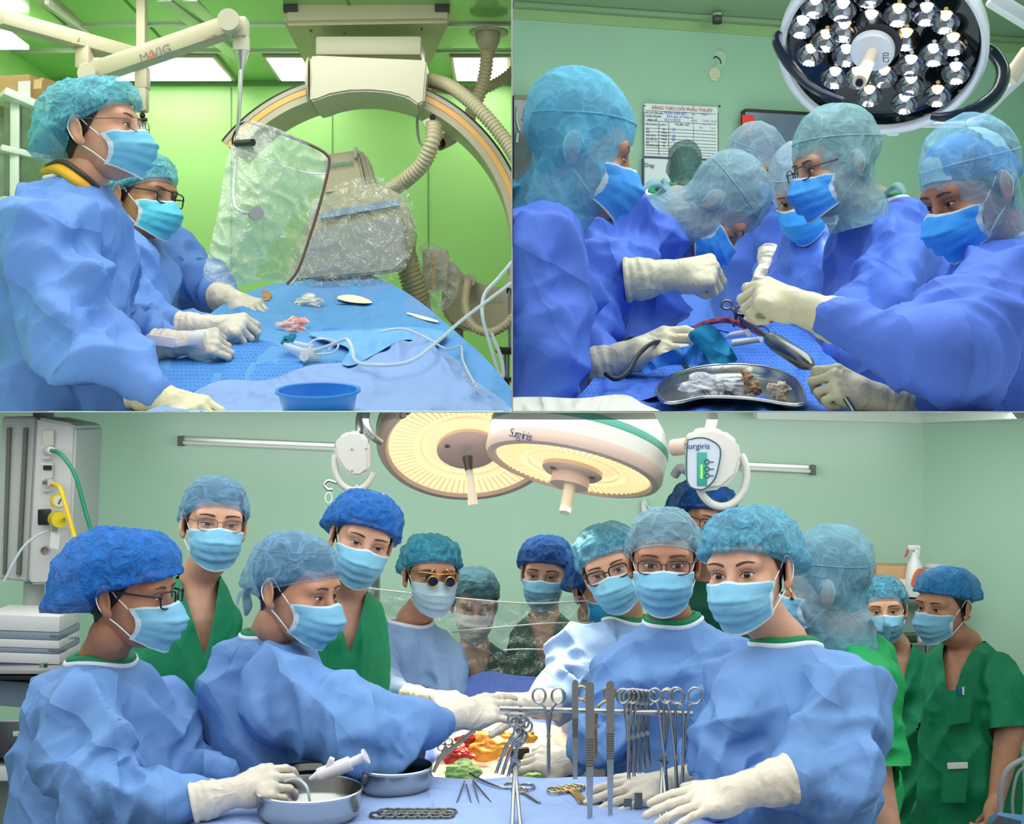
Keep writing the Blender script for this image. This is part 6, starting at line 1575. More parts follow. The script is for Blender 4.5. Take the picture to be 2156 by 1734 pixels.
# ================================================================== lower: group round the operating table
ROOM[0] = 'lower'
WLO = mat('lower_wall', (178, 210, 188), rough=0.25, noise=0.02, nscale=1.2)
LP_ = mat('lamp_enamel', (222, 218, 208), rough=0.25); LPW = mat('pendant_white', (226, 224, 224), rough=0.35)
DBL = 6.4
o = B().quad((P(150, 0, DBL).x, DBL, CZ - 2.4), (P(1945, 0, DBL).x, DBL, CZ - 2.4), (P(1945, 0, DBL).x, DBL, CZ), (P(150, 0, DBL).x, DBL, CZ)).out('wall_lower_back', WLO, kind='structure')
xr = P(1945, 0, DBL).x; xl = P(150, 0, DBL).x
B().quad((xr, DBL, CZ - 2.4), (xr + 1.6, 4.2, CZ - 2.4), (xr + 1.6, 4.2, CZ), (xr, DBL, CZ)).out('wall_lower_right', WLO, kind='structure')
B().quad((xl, DBL, CZ - 2.4), (xl - 0.9, 2.8, CZ - 2.4), (xl - 0.9, 2.8, CZ), (xl, DBL, CZ)).out('wall_lower_left', WLO, kind='structure')
B().quad((-3.2, 2.4, CZ - 2.4), (3.6, 2.4, CZ - 2.4), (3.6, 6.6, CZ - 2.4), (-3.2, 6.6, CZ - 2.4)).out('floor', mat('floor_vinyl', (120, 150, 140), rough=0.4), kind='structure')
b = B(); beam(b, P(1590, 870, 6.2), P(1945, 879, 6.38), 0.05, 0.05, 0.004); beam(b, P(1945, 879, 6.38), P(2180, 866, 5.4), 0.05, 0.05, 0.004); b.out('trim_3', PLAS, kind='structure')
# strip lights on the wall
def strip_light(name, a, c, lab):
    t = thing(name, lab, 'strip light', P((a[0] + c[0]) / 2, a[1] + 15, a[2]), 'unlit strip lights on the back wall')
    beam(B(), P(*a), P(*c), 0.03, 0.026, 0.004).out('housing', ALU, t)
    beam(B(), P(a[0], a[1] + 7, a[2] - 0.02), P(c[0], c[1] + 7, c[2] - 0.02), 0.014, 0.016, 0.004).out('tube', LPW, t)
    e, n_ = (a, 1) if name == 'strip_light' and a[0] < 700 else (c, -1)
    B().box(P(e[0] + 3 * n_, e[1] + 4, e[2] - 0.015), (0.022, 0.04, 0.045), bevel=0.003).out('lamp_holder', mat('holder_grey', (92, 96, 92), rough=0.5), t)
strip_light('strip_light', (378, 924, 6.382), (706, 938, 6.382), 'long unlit strip light on the wall left of the lamps')
strip_light('strip_light', (1560, 978, 6.382), (1714, 985, 6.382), 'unlit strip light on the wall right of the control head')
beam(B(), P(607, 866, 6.39), P(607, 930, 6.39), 0.02, 0.02, 0.002).out('cable_conduit', WLO, label='vertical painted cable conduit above the left strip light', cat='conduit')
# ---- gas pendant
t = thing('gas_pendant', 'white ceiling supply pendant with gas outlets at the left edge', 'supply pendant', P(90, 1330, 4.6))
o = poly_slab(B(), [(78, 878), (152, 892), (160, 900), (146, 1222), (138, 1230), (62, 1230), (60, 1220)], 4.55, 0.3, 0.008).out('side_panel', LPW, t)
poly_slab(B(), [(4, 876), (78, 878), (60, 1226), (-6, 1218)], 4.62, 0.25, 0.006).out('front_panel', mat('pendant_shade', (212, 212, 210), rough=0.4), t)
for px, q in ((17, 0), (52, 1)): poly_slab(B(), [(px - 3 + 0, 900), (px + 5, 900), (px - 6 - q * 4, 1210), (px - 12 - q * 6, 1210)], 4.605, 0.02).out('channel', mat('channel_grey', (110, 118, 108), rough=0.5), t)
B().cyl(P(92, 860, 4.75), P(92, 880, 4.75), 0.034).out('ceiling_tube', LPW, t); B().cyl(P(72, 1225, 4.72), P(70, 1330, 4.72), 0.034).out('lower_tube', LPW, t)
for py, dk in ((940, 0), (1008, 1)):
    B().box(P(102 - dk * 2, py - 18, 4.54), (0.036, 0.01, 0.05), bevel=0.003).out('outlet_plate', LP_, o)
    if dk: B().box(P(100, py - 24, 4.53), (0.026, 0.006, 0.014)).out('outlet_display', BLACK, o)
    b = B(); b.box(P(98, py + 12, 4.54), (0.03, 0.02, 0.045), bevel=0.004); b.out('outlet_base', LPW, o)
    B().cyl(P(99, py + 8, 4.52), P(108, py + 8, 4.44), 0.016, 0.012, 18).out('gas_plug', CHROME if dk else LPW, o)
YEL = mat('gauge_yellow', (236, 208, 20), rough=0.4)
b = B(); b.box(P(94, 1088, 4.52), (0.036, 0.03, 0.05), bevel=0.004); b.out('outlet_base', BLACK, o)
t2 = thing('flow_meter', 'yellow gas regulator with round gauge on the pendant', 'regulator', P(120, 1120, 4.45))
B().cyl(P(118, 1092, 4.50), P(126, 1094, 4.40), 0.026, 0.024, 24).out('regulator_body', YEL, t2)
o2 = B().cyl(P(120, 1054, 4.47), P(124, 1055, 4.42), 0.022, 0.022, 24).out('gauge', YEL, t2)
B().cyl(P(125, 1055, 4.421), P(125.4, 1055, 4.415), 0.017, 0.017, 24).out('gauge_dial', LPW, o2); B().box(P(126, 1055, 4.412), (0.003, 0.002, 0.02), (0, R(30), 0)).out('needle', BLACK, o2)
B().cyl(P(132, 1094, 4.40), P(137, 1093, 4.37), 0.006, 0.006, 10).out('knob', CHROME, t2); B().cyl(P(116, 1106, 4.45), P(116, 1118, 4.45), 0.008, 0.008, 12).out('outlet_nozzle', CHROME, t2)
wire('green_hose', [(108, 948, 4.44), (130, 958, 4.35), (158, 1000, 4.3), (178, 1070, 4.28), (196, 1135, 4.26), (204, 1200, 4.26)], 4.5, mat('hose_green', (20, 130, 88), rough=0.4), label='green gas hose hanging from the top outlet', cat='hose')
wire('yellow_hose', [(110, 1018, 4.44), (126, 1026, 4.38), (140, 1070, 4.34), (152, 1112, 4.32), (162, 1150, 4.3), (168, 1200, 4.3)], 5, mat('hose_yellow', (232, 196, 40), rough=0.4), label='yellow gas hose hanging from the second outlet', cat='hose')
wire('white_tube', [(100, 1118, 4.42), (80, 1126, 4.4), (50, 1150, 4.38), (25, 1190, 4.36), (8, 1225, 4.35)], 3, TUBE, label='thin clear tube drooping to the left edge', cat='tube')
B().box(P(116, 1138, 4.46), (0.03, 0.006, 0.05), (0, R(6), 0), 0.001).out('paper_tag', LOOP, label='small white paper tag hanging under the regulator', cat='tag')
b = B(); b.lathe([(0.001, 0), (0.016, 0), (0.016, 0.02), (0.012, 0.02), (0.012, 0.004), (0.001, 0.004)], P(96, 1158, 4.5), (0.2, -1, 0)); b.out('socket', mat('socket_pinkish', (190, 176, 172), rough=0.4), label='round empty socket low on the pendant', cat='socket')
# ---- device stack at the left
t = thing('anaesthesia_monitor', 'stack of white monitor modules with dark lettering at the left', 'medical device', P(60, 1420, 4.2))
for i, (y0, y1, m) in enumerate(((1284, 1318, LPW), (1318, 1334, mat('module_blue_grey', (138, 152, 170), rough=0.4)), (1334, 1352, LPW), (1352, 1362, mat('module_blue_grey', (138, 152, 170), rough=0.4)), (1362, 1384, LPW), (1384, 1392, mat('module_violet', (84, 74, 110), rough=0.4)))):
    c = P(70, (y0 + y1) / 2, 4.25); o = B().box(c, (0.22, 0.2, (y1 - y0) / FPX * 4.15), (0, R(2), 0), 0.004).out('module', m, t)
    if i in (2, 4): text('MAQUET', 0.013, facing(126 - i * 1.0, (y0 + y1) / 2 - 3, 4.135), INK, o)
    if i == 2: text('LINEA', 0.012, facing(156, (y0 + y1) / 2, 4.14), INK, o)
b = B(); b.box(P(60, 1398, 4.2), (0.26, 0.24, 0.014), bevel=0.003); b.out('shelf', ALU, t)
B().cyl(P(92, 1396, 4.05), P(92, 1404, 4.05), 0.012, 0.012, 16).out('knob', CHROME, t)
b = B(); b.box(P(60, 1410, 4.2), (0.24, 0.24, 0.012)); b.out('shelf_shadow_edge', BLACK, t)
t = thing('ventilator', 'grey blue ventilator cart with dark control panel low at the left', 'medical device', P(50, 1700, 4.2))
B().box(P(40, 1446, 4.25), (0.2, 0.2, 0.075), (0, R(4), 0), 0.006).out('hood', mat('vent_grey_blue', (128, 146, 166), rough=0.5), t)
B().box(P(28, 1564, 4.2), (0.16, 0.2, 0.10), (R(-20), 0, 0), 0.005).out('control_panel', mat('vent_dark', (46, 48, 58), rough=0.3), t)
for px in (34, 52): B().box(P(px, 1544, 4.08), (0.018, 0.006, 0.014), bevel=0.002).out('screen', mat('vent_screen', (206, 212, 214), rough=0.2), t)
B().box(P(28, 1608, 4.2), (0.2, 0.24, 0.04), bevel=0.006).out('shelf', LPW, t); B().box(P(20, 1680, 4.25), (0.2, 0.2, 0.16), bevel=0.006).out('cart_body', mat('cart_grey', (130, 136, 128), rough=0.5), t)
b = B(); b.tube([P(0, 1526, 4.15), P(30, 1520, 4.15), P(75, 1524, 4.15)], 0.008, 8); b.out('handle', LPW, t)
# ---- operating lamps
EM1 = mat('lamp_lens_glow', (255, 236, 200), emit=(255, 222, 166), estr=0.8, rough=0.3)
PINK = mat('lamp_rim', (226, 196, 180), rough=0.3); TEALS = mat('lamp_teal', (92, 172, 148), rough=0.35)
RIBM = mat('lamp_rib', (250, 232, 190), emit=(255, 224, 170), estr=0.55, rough=0.3)
def op_lamp(label, cx, cy, d, n, xd, rpx, dome, handle, ltext):
    C_ = P(cx, cy, d); Nn = Vector(n).normalized(); Fm = frame(Nn, Vector(xd)); r = rpx / FPX * d
    t = thing('operating_lamp', label, 'surgical lamp', C_, 'two operating lamps')
    B().lathe([(0.001, -0.012), (r * 0.5, -0.010), (r * 0.88, 0.0)], C_, Nn, 72).out('lens', EM1, t)
    o = B().lathe([(r * 0.87, 0.0), (r * 0.90, 0.010), (r * 0.97, 0.006), (r, -0.008), (r * 1.0, -0.03)], C_, Nn, 72).out('rim', PINK, t)
    B().lathe([(r * 1.0, -0.03), (r * 1.005, -0.075 * dome)], C_, Nn, 72).out('side_band', LP_, t)
    B().lathe([(r * 1.005, -0.075 * dome), (r * 1.012, -0.08 * dome), (r * 1.005, -0.098 * dome), (r * 0.99, -0.10 * dome)], C_, Nn, 72).out('teal_stripe', TEALS, t)
    B().lathe([(r * 0.99, -0.10 * dome), (r * 0.93, -0.15 * dome), (r * 0.75, -0.21 * dome), (r * 0.4, -0.26 * dome), (0.001, -0.27 * dome)], C_, Nn, 72).out('dome', LP_, t)
    spot('operating_lamp_beam', C_ + Nn * 0.07, P(1060, 1570, 4.0), handle, (1.0, 0.80, 0.56), 58, 0.8, 0.12)
    for k in range(72):
        a = 2 * math.pi * k / 72; v = Fm.to_3x3() @ Vector((math.cos(a), math.sin(a), 0)); tv = Fm.to_3x3() @ Vector((-math.sin(a), math.cos(a), 0))
        p0 = C_ + v * r * 0.60 + Nn * 0.0; p1 = C_ + v * r * 0.84 + Nn * 0.004
        B().box((p0 + p1) / 2, ((p1 - p0).length, r * 0.02, 0.004), basis0(p1 - p0, Nn)).out('lens_rib', RIBM, t)
    B().lathe([(r * 0.34, 0.0), (r * 0.34, 0.012), (r * 0.30, 0.020), (0.001, 0.020)], C_, Nn, 48).out('hub', PINK, t)
    B().lathe([(r * 0.50, -0.006), (r * 0.52, 0.0), (r * 0.54, -0.006)], C_, Nn, 64).out('inner_ring', RIBM, t)
    for k in range(3):
        a = 2 * math.pi * k / 3 + 0.5; v = Fm.to_3x3() @ Vector((math.cos(a), math.sin(a), 0)); B().cyl(C_ + v * r * 0.26 + Nn * 0.02, C_ + v * r * 0.26 + Nn * 0.024, 0.008, 0.008, 14).out('screw', mat('screw_dark', (110, 96, 84), rough=0.4), t)
    return t, C_, Nn, Fm, r
t, C_, Nn, Fm, r = op_lamp('round operating lamp tilted to the viewer, left of the pair', 985, 942, 4.55, (0.03, -0.62, -0.78), (1, 0, 0), 192, 0.75, 120, None)
B().cyl(P(984, 962, 4.50), P(988, 995, 4.48), 0.017, 0.012, 20).out('handle_socket', mat('handle_dark', (60, 50, 40), rough=0.3), t)
B().tube([P(988, 990, 4.48), P(992, 1020, 4.47), P(996, 1062, 4.46)], [0.013, 0.013, 0.0155], 18, smooth=1).out('handle_sleeve', mat('handle_clear', (236, 230, 214), rough=0.15, alpha=0.65), t)
text('CE', 0.03, facing(852, 872, 4.35, 0, 0, R(40)), INK, t)
t, C_, Nn, Fm, r = op_lamp('round operating lamp with teal stripe and lettering, right of the pair', 1206, 986, 4.2, (-0.22, -0.285, -0.93), (0.97, 0, -0.24), 190, 1.0, 85, None)
B().lathe([(0.001, 0.03), (r * 0.20, 0.03), (r * 0.215, 0.02), (r * 0.215, 0.055), (0.001, 0.055)], C_, Nn, 36).out('handle_boss', PINK, t)
B().cyl(P(1203, 1005, 4.18), P(1189, 1079, 4.13), 0.0185, 0.0165, 22).out('handle', mat('handle_cream', (240, 222, 196), rough=0.35), t)
for i, ch in enumerate('Surgiris'): text(ch, 0.034, facing(1077 + i * 5.6 + (1.5 if i in (2, 4) else 0), 911 + i * 1.3, 3.985 + 0.002 * i * 0, R(-38 + i * 2), R(-10), R(-13)), mat('letter_grey_blue', (70, 84, 110)), t)
# ---- lamp yokes
def ring_handle(cx, cy, rx, ry, d, rp, m, par, a0=0, a1=360):
    pts = [P(cx + rx * math.cos(R(a)), cy + ry * math.sin(R(a)), d) for a in np.linspace(a0, a1, 26)]
    return B().tube(pts, rp / FPX * d, 12, smooth=2).out('ring_handle', m, par)
t = thing('lamp_yoke', 'cream lamp pivot with ring handle left of the lamps', 'lamp pivot', P(745, 1035, 4.4))
poly_slab(B(), [(702, 940), (712, 918), (735, 906), (760, 908), (778, 930), (778, 990), (760, 1003), (740, 1004), (722, 990), (706, 965)], 4.36, 0.06, 0.01).out('cover', LP_, t)
ring_handle(746, 975, 42, 56, 4.38, 7.5, LP_, t, 20, 200)
for px, py in ((741, 945), (771, 944), (741, 990), (771, 990)): B().ball(P(px, py, 4.355), 0.0035).out('screw', GREYP, t)
B().tube([P(757, 912, 4.42), P(757, 880, 4.45), P(768, 850, 4.5)], 0.012, 12).out('support_tube', ALU, t); B().tube([P(776, 850, 4.45), P(770, 885, 4.4), P(782, 915, 4.4), P(800, 930, 4.45)], 0.012, 12).out('link_tube', ALU, t)
t = thing('lamp_control_head', 'cream lamp control head with green lit panel and ring handle', 'lamp control', P(1512, 1075, 4.05))
poly_slab(B(), [(1446, 926), (1462, 905), (1492, 899), (1525, 904), (1556, 928), (1562, 965), (1552, 1002), (1520, 1030), (1470, 1036), (1448, 1012)], 4.0, 0.08, 0.012).out('cover', LP_, t)
pan = poly_slab(B(), [(1447, 934), (1456, 924), (1478, 921), (1500, 928), (1517, 946), (1512, 985), (1502, 1012), (1480, 1030), (1456, 1026), (1446, 1008)], 3.993, 0.01, 0.0).out('panel', mat('panel_pale', (206, 214, 226), rough=0.4), t)
poly = [(1447, 934), (1456, 924), (1478, 921), (1500, 928), (1517, 946), (1512, 985), (1502, 1012), (1480, 1030), (1456, 1026), (1446, 1008)]
B().tube([P(x, y, 3.992) for x, y in poly], 0.002, 6, True, 3).out('panel_outline', mat('outline_teal', (44, 92, 96), rough=0.4), pan)
text('Surgiris', 0.024, facing(1468, 939, 3.99), mat('letter_navy', (52, 66, 120)), pan)
B().box(P(1478, 987, 3.992), (0.028, 0.004, 0.094), bevel=0.0015).out('teal_strip', mat('strip_teal', (60, 160, 140), rough=0.4), pan)
for k, py in enumerate((980, 985, 990, 995, 1000, 1005)): B().ball(P(1477, py, 3.988), 0.0024).out('led_dot', mat('led_green', (180, 255, 60), emit=(180, 255, 60), estr=4), pan)
for py in (972, 987, 1001):
    B().tube([P(1488 + 5 * math.cos(a_), py + 5 * math.sin(a_), 3.99) for a_ in np.linspace(0, 2 * math.pi, 13)[:-1]], 0.0015, 6, True, 2).out('button_ring', mat('outline_teal', (44, 92, 96)), pan)
    B().cyl(P(1493, py, 3.99), P(1503, py, 3.99), 0.0013, 0.0013, 6).out('button_line', mat('outline_teal', (44, 92, 96)), pan)
ring_handle(1520, 1000, 52, 66, 4.04, 8.5, LP_, t, -40, 165)
B().tube([P(1494, 905, 4.05), P(1500, 880, 4.05), P(1492, 850, 4.1)], 0.016, 12).out('support_tube', LP_, t); B().cyl(P(1418, 942, 4.1), P(1450, 938, 4.06), 0.024, 0.024, 20).out('axle', PINK, t)
B().tube([P(1420, 1000, 4.12), P(1432, 985, 4.1), P(1446, 990, 4.08)], 0.014, 10).out('link_tube', GREYP, t)
# IV pole
t = thing('drip_stand', 'steel drip stand with looped hooks behind the left doctors', 'stand', P(750, 1700, 5.2))
B().cyl(P(752, 1020, 5.2), (P(752, 1700, 5.2).x, 5.2, CZ - 2.39), 0.010, 0.010, 12).out('pole', STEEL, t)
B().tube([P(700, 1030, 5.2), P(690, 1030, 5.2), P(683, 1020, 5.2), P(690, 1012, 5.2), P(702, 1014, 5.2), P(752, 1030, 5.2), P(800, 1040, 5.2), P(810, 1046, 5.2), P(806, 1058, 5.2), P(796, 1058, 5.2), P(792, 1044, 5.2)], 0.005, 8).out('hook_bar', STEEL, t)
B().tube([P(692 + 7 * math.cos(a_), 1047 + 11 * math.sin(a_), 5.2) for a_ in np.linspace(0, 2 * math.pi, 13)[:-1]], 0.0012, 6, True, 2).out('string_loop', LOOP, t)
t = thing('infusion_bag', 'white infusion package hanging on the wall behind the right surgeons', 'bag', P(1358, 1085, 5.6))
poly_slab(B(), [(1350, 1055), (1360, 1052), (1362, 1075), (1352, 1086)], 6.37, 0.025, 0.003).out('package', LPW, t); wire('cord', [(1354, 1046, 6.37), (1357, 1052, 6.36), (1366, 1068, 6.36), (1372, 1082, 6.36)], 1, LOOP, t)
t = thing('monitor_stand', 'grey monitor back with white plastic bag beside the loupe surgeon', 'monitor', P(770, 1290, 5.0))
B().box(P(785, 1250, 5.1), (0.05, 0.05, 0.17), bevel=0.008).out('case', mat('monitor_grey', (120, 132, 128), rough=0.5), t)
v, f = lump(762, 1245, 5.0, 50, 50, 3, 0.02, 0.1, 16); put('plastic_bag', v, f, film('bag_film_low', (240, 246, 246), gloss=0.15, haze=0.35, bump=0.8, scale=20), t)
wire('cable', [(783, 1210, 4.95), (778, 1240, 4.95), (770, 1280, 4.95)], 1.6, LOOP, t)
# ---- clear anaesthetic screen and blue drape
t = thing('clear_screen', 'clear crinkled plastic screen hung across the table head', 'plastic screen', P(1000, 1420, 4.9))
v, f = sheet([(742, 1232), (860, 1246), (960, 1262), (1100, 1268), (1240, 1262), (1240, 1420), (1100, 1424), (960, 1418), (945, 1320), (800, 1290)], lambda x, y: 4.95 + crease_px(x, y * 2.2, 60, -0.05, 6), 6); put('sheet', v, f, film('screen_film', (244, 248, 246), gloss=0.10, haze=0.10, bump=0.7, scale=7, rough=0.15), t)
for q in ([(742, 1234, 4.9), (880, 1250, 4.9), (1000, 1262, 4.9), (1120, 1270, 4.9), (1240, 1264, 4.9)], [(950, 1330, 4.9), (1050, 1320, 4.9), (1150, 1312, 4.9), (1240, 1310, 4.9)], [(1060, 1368, 4.88), (1120, 1366, 4.88), (1230, 1372, 4.88)]):
    wire('glare_line', q, 1.8, film('glare_line_film', (250, 244, 236), gloss=0.35, haze=0.4, bump=0.0, rough=0.2), t)  # glare on the screen, modelled as thin pale tubes
t = thing('draped_operating_table', 'operating table and patient under blue drapes beneath the lamps', 'operating table', P(1080, 1650, 4.2))
DV = mat('drape_violet_blue', (92, 120, 204), rough=0.75, crease=0.35, cscale=5); DLB = mat('drape_light_lilac', (150, 176, 226), rough=0.75, crease=0.3, cscale=5, noise=0.04, nscale=3)
def tl_(x, y): return 4.7 - (y - 1410) / 250.0 * 0.9
v, f = sheet([(940, 1445), (985, 1425), (1030, 1412), (1075, 1420), (1130, 1424), (1240, 1424), (1260, 1520), (1250, 1640), (930, 1650), (900, 1560)], lambda x, y: tl_(x, y) + 0.02 + crease_px(x, y, 70, -0.04, 4), 6); put('blue_drape', v, f, DV, t)
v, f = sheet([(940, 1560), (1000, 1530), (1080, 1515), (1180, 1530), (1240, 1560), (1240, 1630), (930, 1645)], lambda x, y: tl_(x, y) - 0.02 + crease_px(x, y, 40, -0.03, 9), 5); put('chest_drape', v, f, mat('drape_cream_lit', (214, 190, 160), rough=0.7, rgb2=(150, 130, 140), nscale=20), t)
# open chest
t = thing('open_chest', 'brightly lit open chest with yellow fat, red tissue and retractor', 'wound', P(1050, 1600, 3.95))
for px, py, w, h, sd, rgb, r2 in ((1040, 1575, 120, 50, 2, (236, 190, 70), (226, 120, 40)), (1000, 1560, 70, 40, 5, (206, 60, 40), (150, 20, 20)), (1085, 1555, 90, 36, 7, (240, 206, 90), (240, 170, 60)), (965, 1590, 60, 40, 9, (176, 30, 40), (216, 80, 60)), (1030, 1545, 60, 26, 11, (230, 220, 210), (226, 120, 90))):
    v, f = lump(px, py, 4.0 - (py - 1560) * 0.003, w, h, sd, 0.03, 0.5, 20, 0.3); put('tissue', v, f, mat('tissue_%d' % sd, rgb, rough=0.25, rgb2=r2, nscale=30), t)
t = thing('chest_retractor', 'angled steel chest retractor at the edge of the open wound', 'retractor', P(960, 1620, 3.9))
beam(B(), P(922, 1600, 3.86), P(1000, 1535, 3.86), 0.012, 0.012, 0.002).out('arm', CHROME, t); beam(B(), P(912, 1625, 3.84), P(940, 1570, 3.84), 0.010, 0.010, 0.002).out('arm', CHROME, t)
for px, py in ((930, 1572), (945, 1560), (1008, 1530)): B().tube([P(px + 8 * math.cos(a_), py + 7 * math.sin(a_), 3.85) for a_ in np.linspace(0, 2 * math.pi, 11)[:-1]], 0.003, 6, True, 2).out('clamp_ring', CHROME, t)
B().box(P(1095, 1600, 3.8), (0.05, 0.02, 0.07), bevel=0.006).out('blade', mat('retractor_dark', (70, 66, 60), rough=0.3, metal=0.7), t)
poly_slab(B(), [(1090, 1615), (1150, 1625), (1240, 1618), (1240, 1640), (1150, 1646), (1092, 1636)], 3.78, 0.03, 0.003).out('dark_bar', mat('retractor_dark', (70, 66, 60)), t)
GRNT = mat('towel_green', (120, 176, 96), rough=0.85, bump=0.5, bscale=120, rgb2=(200, 220, 150), nscale=12)
for px, py, w, h, sd, lab in ((975, 1625, 80, 44, 3, 'folded green surgical towel left of the hanging clamps'), (1130, 1640, 70, 30, 6, 'green surgical towel behind the instrument stand')):
    v, f = lump(px, py, 3.7, w, h, sd, 0.025, 0.5, 22, 0.2); put('green_towel', v, f, GRNT, label=lab, cat='towel', group='green towels by the wound')
v, f = lump(1164, 1650, 3.62, 30, 24, 4, 0.01, 0.3, 14, 0.1); put('foam_block', v, f, mat('foam_pink', (226, 196, 180), rough=0.8), label='small pale pink foam block beside the green towel', cat='foam block')
b = B(); b.cyl(P(1250, 1618, 3.6), P(1280, 1606, 3.6), 0.012, 0.012, 14); b.out('red_connector', mat('tube_red', (216, 60, 60), rough=0.3), label='red tube connector behind the hanging tweezers', cat='tube')
wire('black_suture', [(1116, 1668, 3.55), (1130, 1652, 3.55), (1150, 1650, 3.55), (1165, 1664, 3.5)], 1.4, BK, label='thin black lead curling over the green towel', cat='cable')
# ---- instrument table
ZT = CZ - (1700 - 867) / FPX * 3.05
t = thing('instrument_table', 'instrument table under a pale blue sterile cloth in the foreground', 'table', (-0.08, 2.95, CZ - 2.4))
gx, gy = np.meshgrid(np.linspace(-0.66, 0.50, 80), np.linspace(2.62, 3.29, 50)); X = gx.ravel(); Y = gy.ravel()
q = np.stack([X * 3, Y * 3, 0 * X], 1); zz = ZT + 0.006 * np.maximum(0, 1 - 4 * np.abs(perlin(q * 1.3))) + 0.003 * perlin(q * 3)
i_ = np.arange(len(X)).reshape(50, 80); F_ = np.stack([i_[:-1, :-1].ravel(), i_[:-1, 1:].ravel(), i_[1:, 1:].ravel(), i_[1:, :-1].ravel()], 1)
put('table_cloth', np.stack([X, Y, zz], 1), F_, DLB, t)
B().box((-0.08, 2.955, ZT - 0.02), (1.14, 0.65, 0.03), bevel=0.008).out('table_top', STEEL, t)
for x in (-0.6, 0.44):
    for y in (2.68, 3.22): B().cyl((x, y, ZT - 0.03), (x, y, CZ - 2.39), 0.015, 0.015, 12).out('leg', STEEL, t)
def tz(px, py): # point on the instrument table under this view direction
    d = (ZT - CZ) / ((867 - py) / FPX); return P(px, py, d)
# bowls
def bowl(cx, cy, rpx, hpx, lab):
    c = tz(cx, cy); k = c.y / FPX; r = rpx * k; h = hpx * k
    t = thing('steel_bowl', lab, 'bowl', c, 'steel bowls on the instrument table')
    B().lathe([(0.001, 0.004), (r * 0.78, 0.004), (r * 0.93, 0.02), (r * 0.975, h * 0.5), (r * 0.985, h)], c, seg=64).out('inside', STEEL, t)
    B().lathe([(r * 0.80, 0), (r * 0.95, 0.014), (r * 0.99, h * 0.45), (r * 1.0, h)], c, seg=64).out('wall', STEEL, t)
    B().lathe([(r * 0.985, h), (r * 0.995, h + 0.003), (r * 1.02, h + 0.001), (r * 1.0, h - 0.004)], c, seg=64).out('rim', CHROME, t)
    return c, r, h
bowl(651, 1722, 111, 62, 'steel bowl nearest the viewer with a tube in it')
bowl(656, 1664, 100, 34, 'shallow steel bowl behind, with the syringe across it')
bowl(830, 1664, 80, 52, 'tall steel bowl right of the other two')
wire('clear_tube', [(600, 1644, 2.98), (625, 1640, 2.94), (645, 1655, 2.9), (653, 1690, 2.9)], 3, TUBE, label='clear tube bent over the rim of the nearest bowl', cat='tube')
# syringe
t = thing('syringe', 'large white syringe resting across the steel bowls', 'syringe', P(700, 1640, 3.0))
B().cyl(P(672, 1632, 3.0), P(738, 1606, 3.0), 0.0155, 0.0155, 22).out('barrel', WP, t); B().cyl(P(738, 1606, 3.0), P(768, 1592, 3.0), 0.010, 0.010, 16).out('plunger', WP, t)
B().cyl(P(768, 1593, 3.0), P(772, 1591, 3.0), 0.017, 0.017, 20).out('thumb_rest', WP, t); B().cyl(P(652, 1640, 3.0), P(673, 1632, 3.0), 0.004, 0.013, 14).out('nozzle', WP, t); B().box(P(690, 1618, 3.0), (0.012, 0.02, 0.05), (0, R(22), 0), 0.003).out('finger_flange', WP, t)
# ---- instrument rack
t = thing('instrument_rack', 'steel bar on two slim stands holding hanging clamps', 'instrument rack', P(1250, 1720, 3.0))
RB = 3.02
B().cyl(P(1052, 1491, RB), P(1458, 1502, RB), 0.0058, 0.0058, 16).out('bar', STEEL, t)
def stand(px, top, lab):
    B().cyl(P(px, top, RB), P(px - 12, 1612, RB), 0.004, 0.004, 12).out('upper_rod', STEEL, t)
    B().tube([P(px - 20, 1598, RB - 0.01), P(px - 2, 1604, RB)], 0.005, 8).out('hinge', STEEL, t)
    B().cyl(P(px - 12, 1608, RB), tz(px - 18, 1742), 0.0042, 0.0042, 12).out('lower_rod', STEEL, t); B().cyl(P(px - 12, 1608, RB), tz(px, 1742), 0.0042, 0.0042, 12).out('lower_rod', STEEL, t)
    B().cyl(P(px, top - 16, RB), P(px, top + 4, RB), 0.004, 0.004, 12).out('clamp_screw', STEEL, t)
stand(1096, 1502, ''); stand(1407, 1504, '')
GI = 'instruments hanging on the rack'
def ringed(lab, x, ytop, ybot, spread, d=3.0, rr=12, m=STEEL, lean=0, par='scissor_clamp'):
    """hanging clamp: two finger rings above the bar, crossed shanks and jaws below"""
    t = thing(par, lab, 'surgical clamp', P(x + lean, ybot, d), GI)
    ym = ytop + (ybot - ytop) * 0.55
    for s in (-1, 1):
        cx = x + s * spread
        B().tube([P(cx + rr * 0.85 * math.cos(a), ytop + rr + rr * math.sin(a), d + 0.004 * s) for a in np.linspace(0, 2 * math.pi, 17)[:-1]], 0.0026, 8, True, 2).out('finger_ring', m, t)
        B().tube([P(cx - s * rr * 0.2, ytop + 2 * rr, d + 0.004 * s), P(x + s * 6, ytop + 2 * rr + 16, d + 0.003 * s), P(x + lean * 0.5, ym, d), P(x + lean - s * 2.2, ybot, d - 0.003 * s)], [0.0032, 0.003, 0.0034, 0.0016], 8).out('shank', m, t)
    B().cyl(P(x + lean * 0.5, ym, d - 0.006), P(x + lean * 0.5, ym, d + 0.006), 0.005, 0.005, 12).out('pivot', m, t)
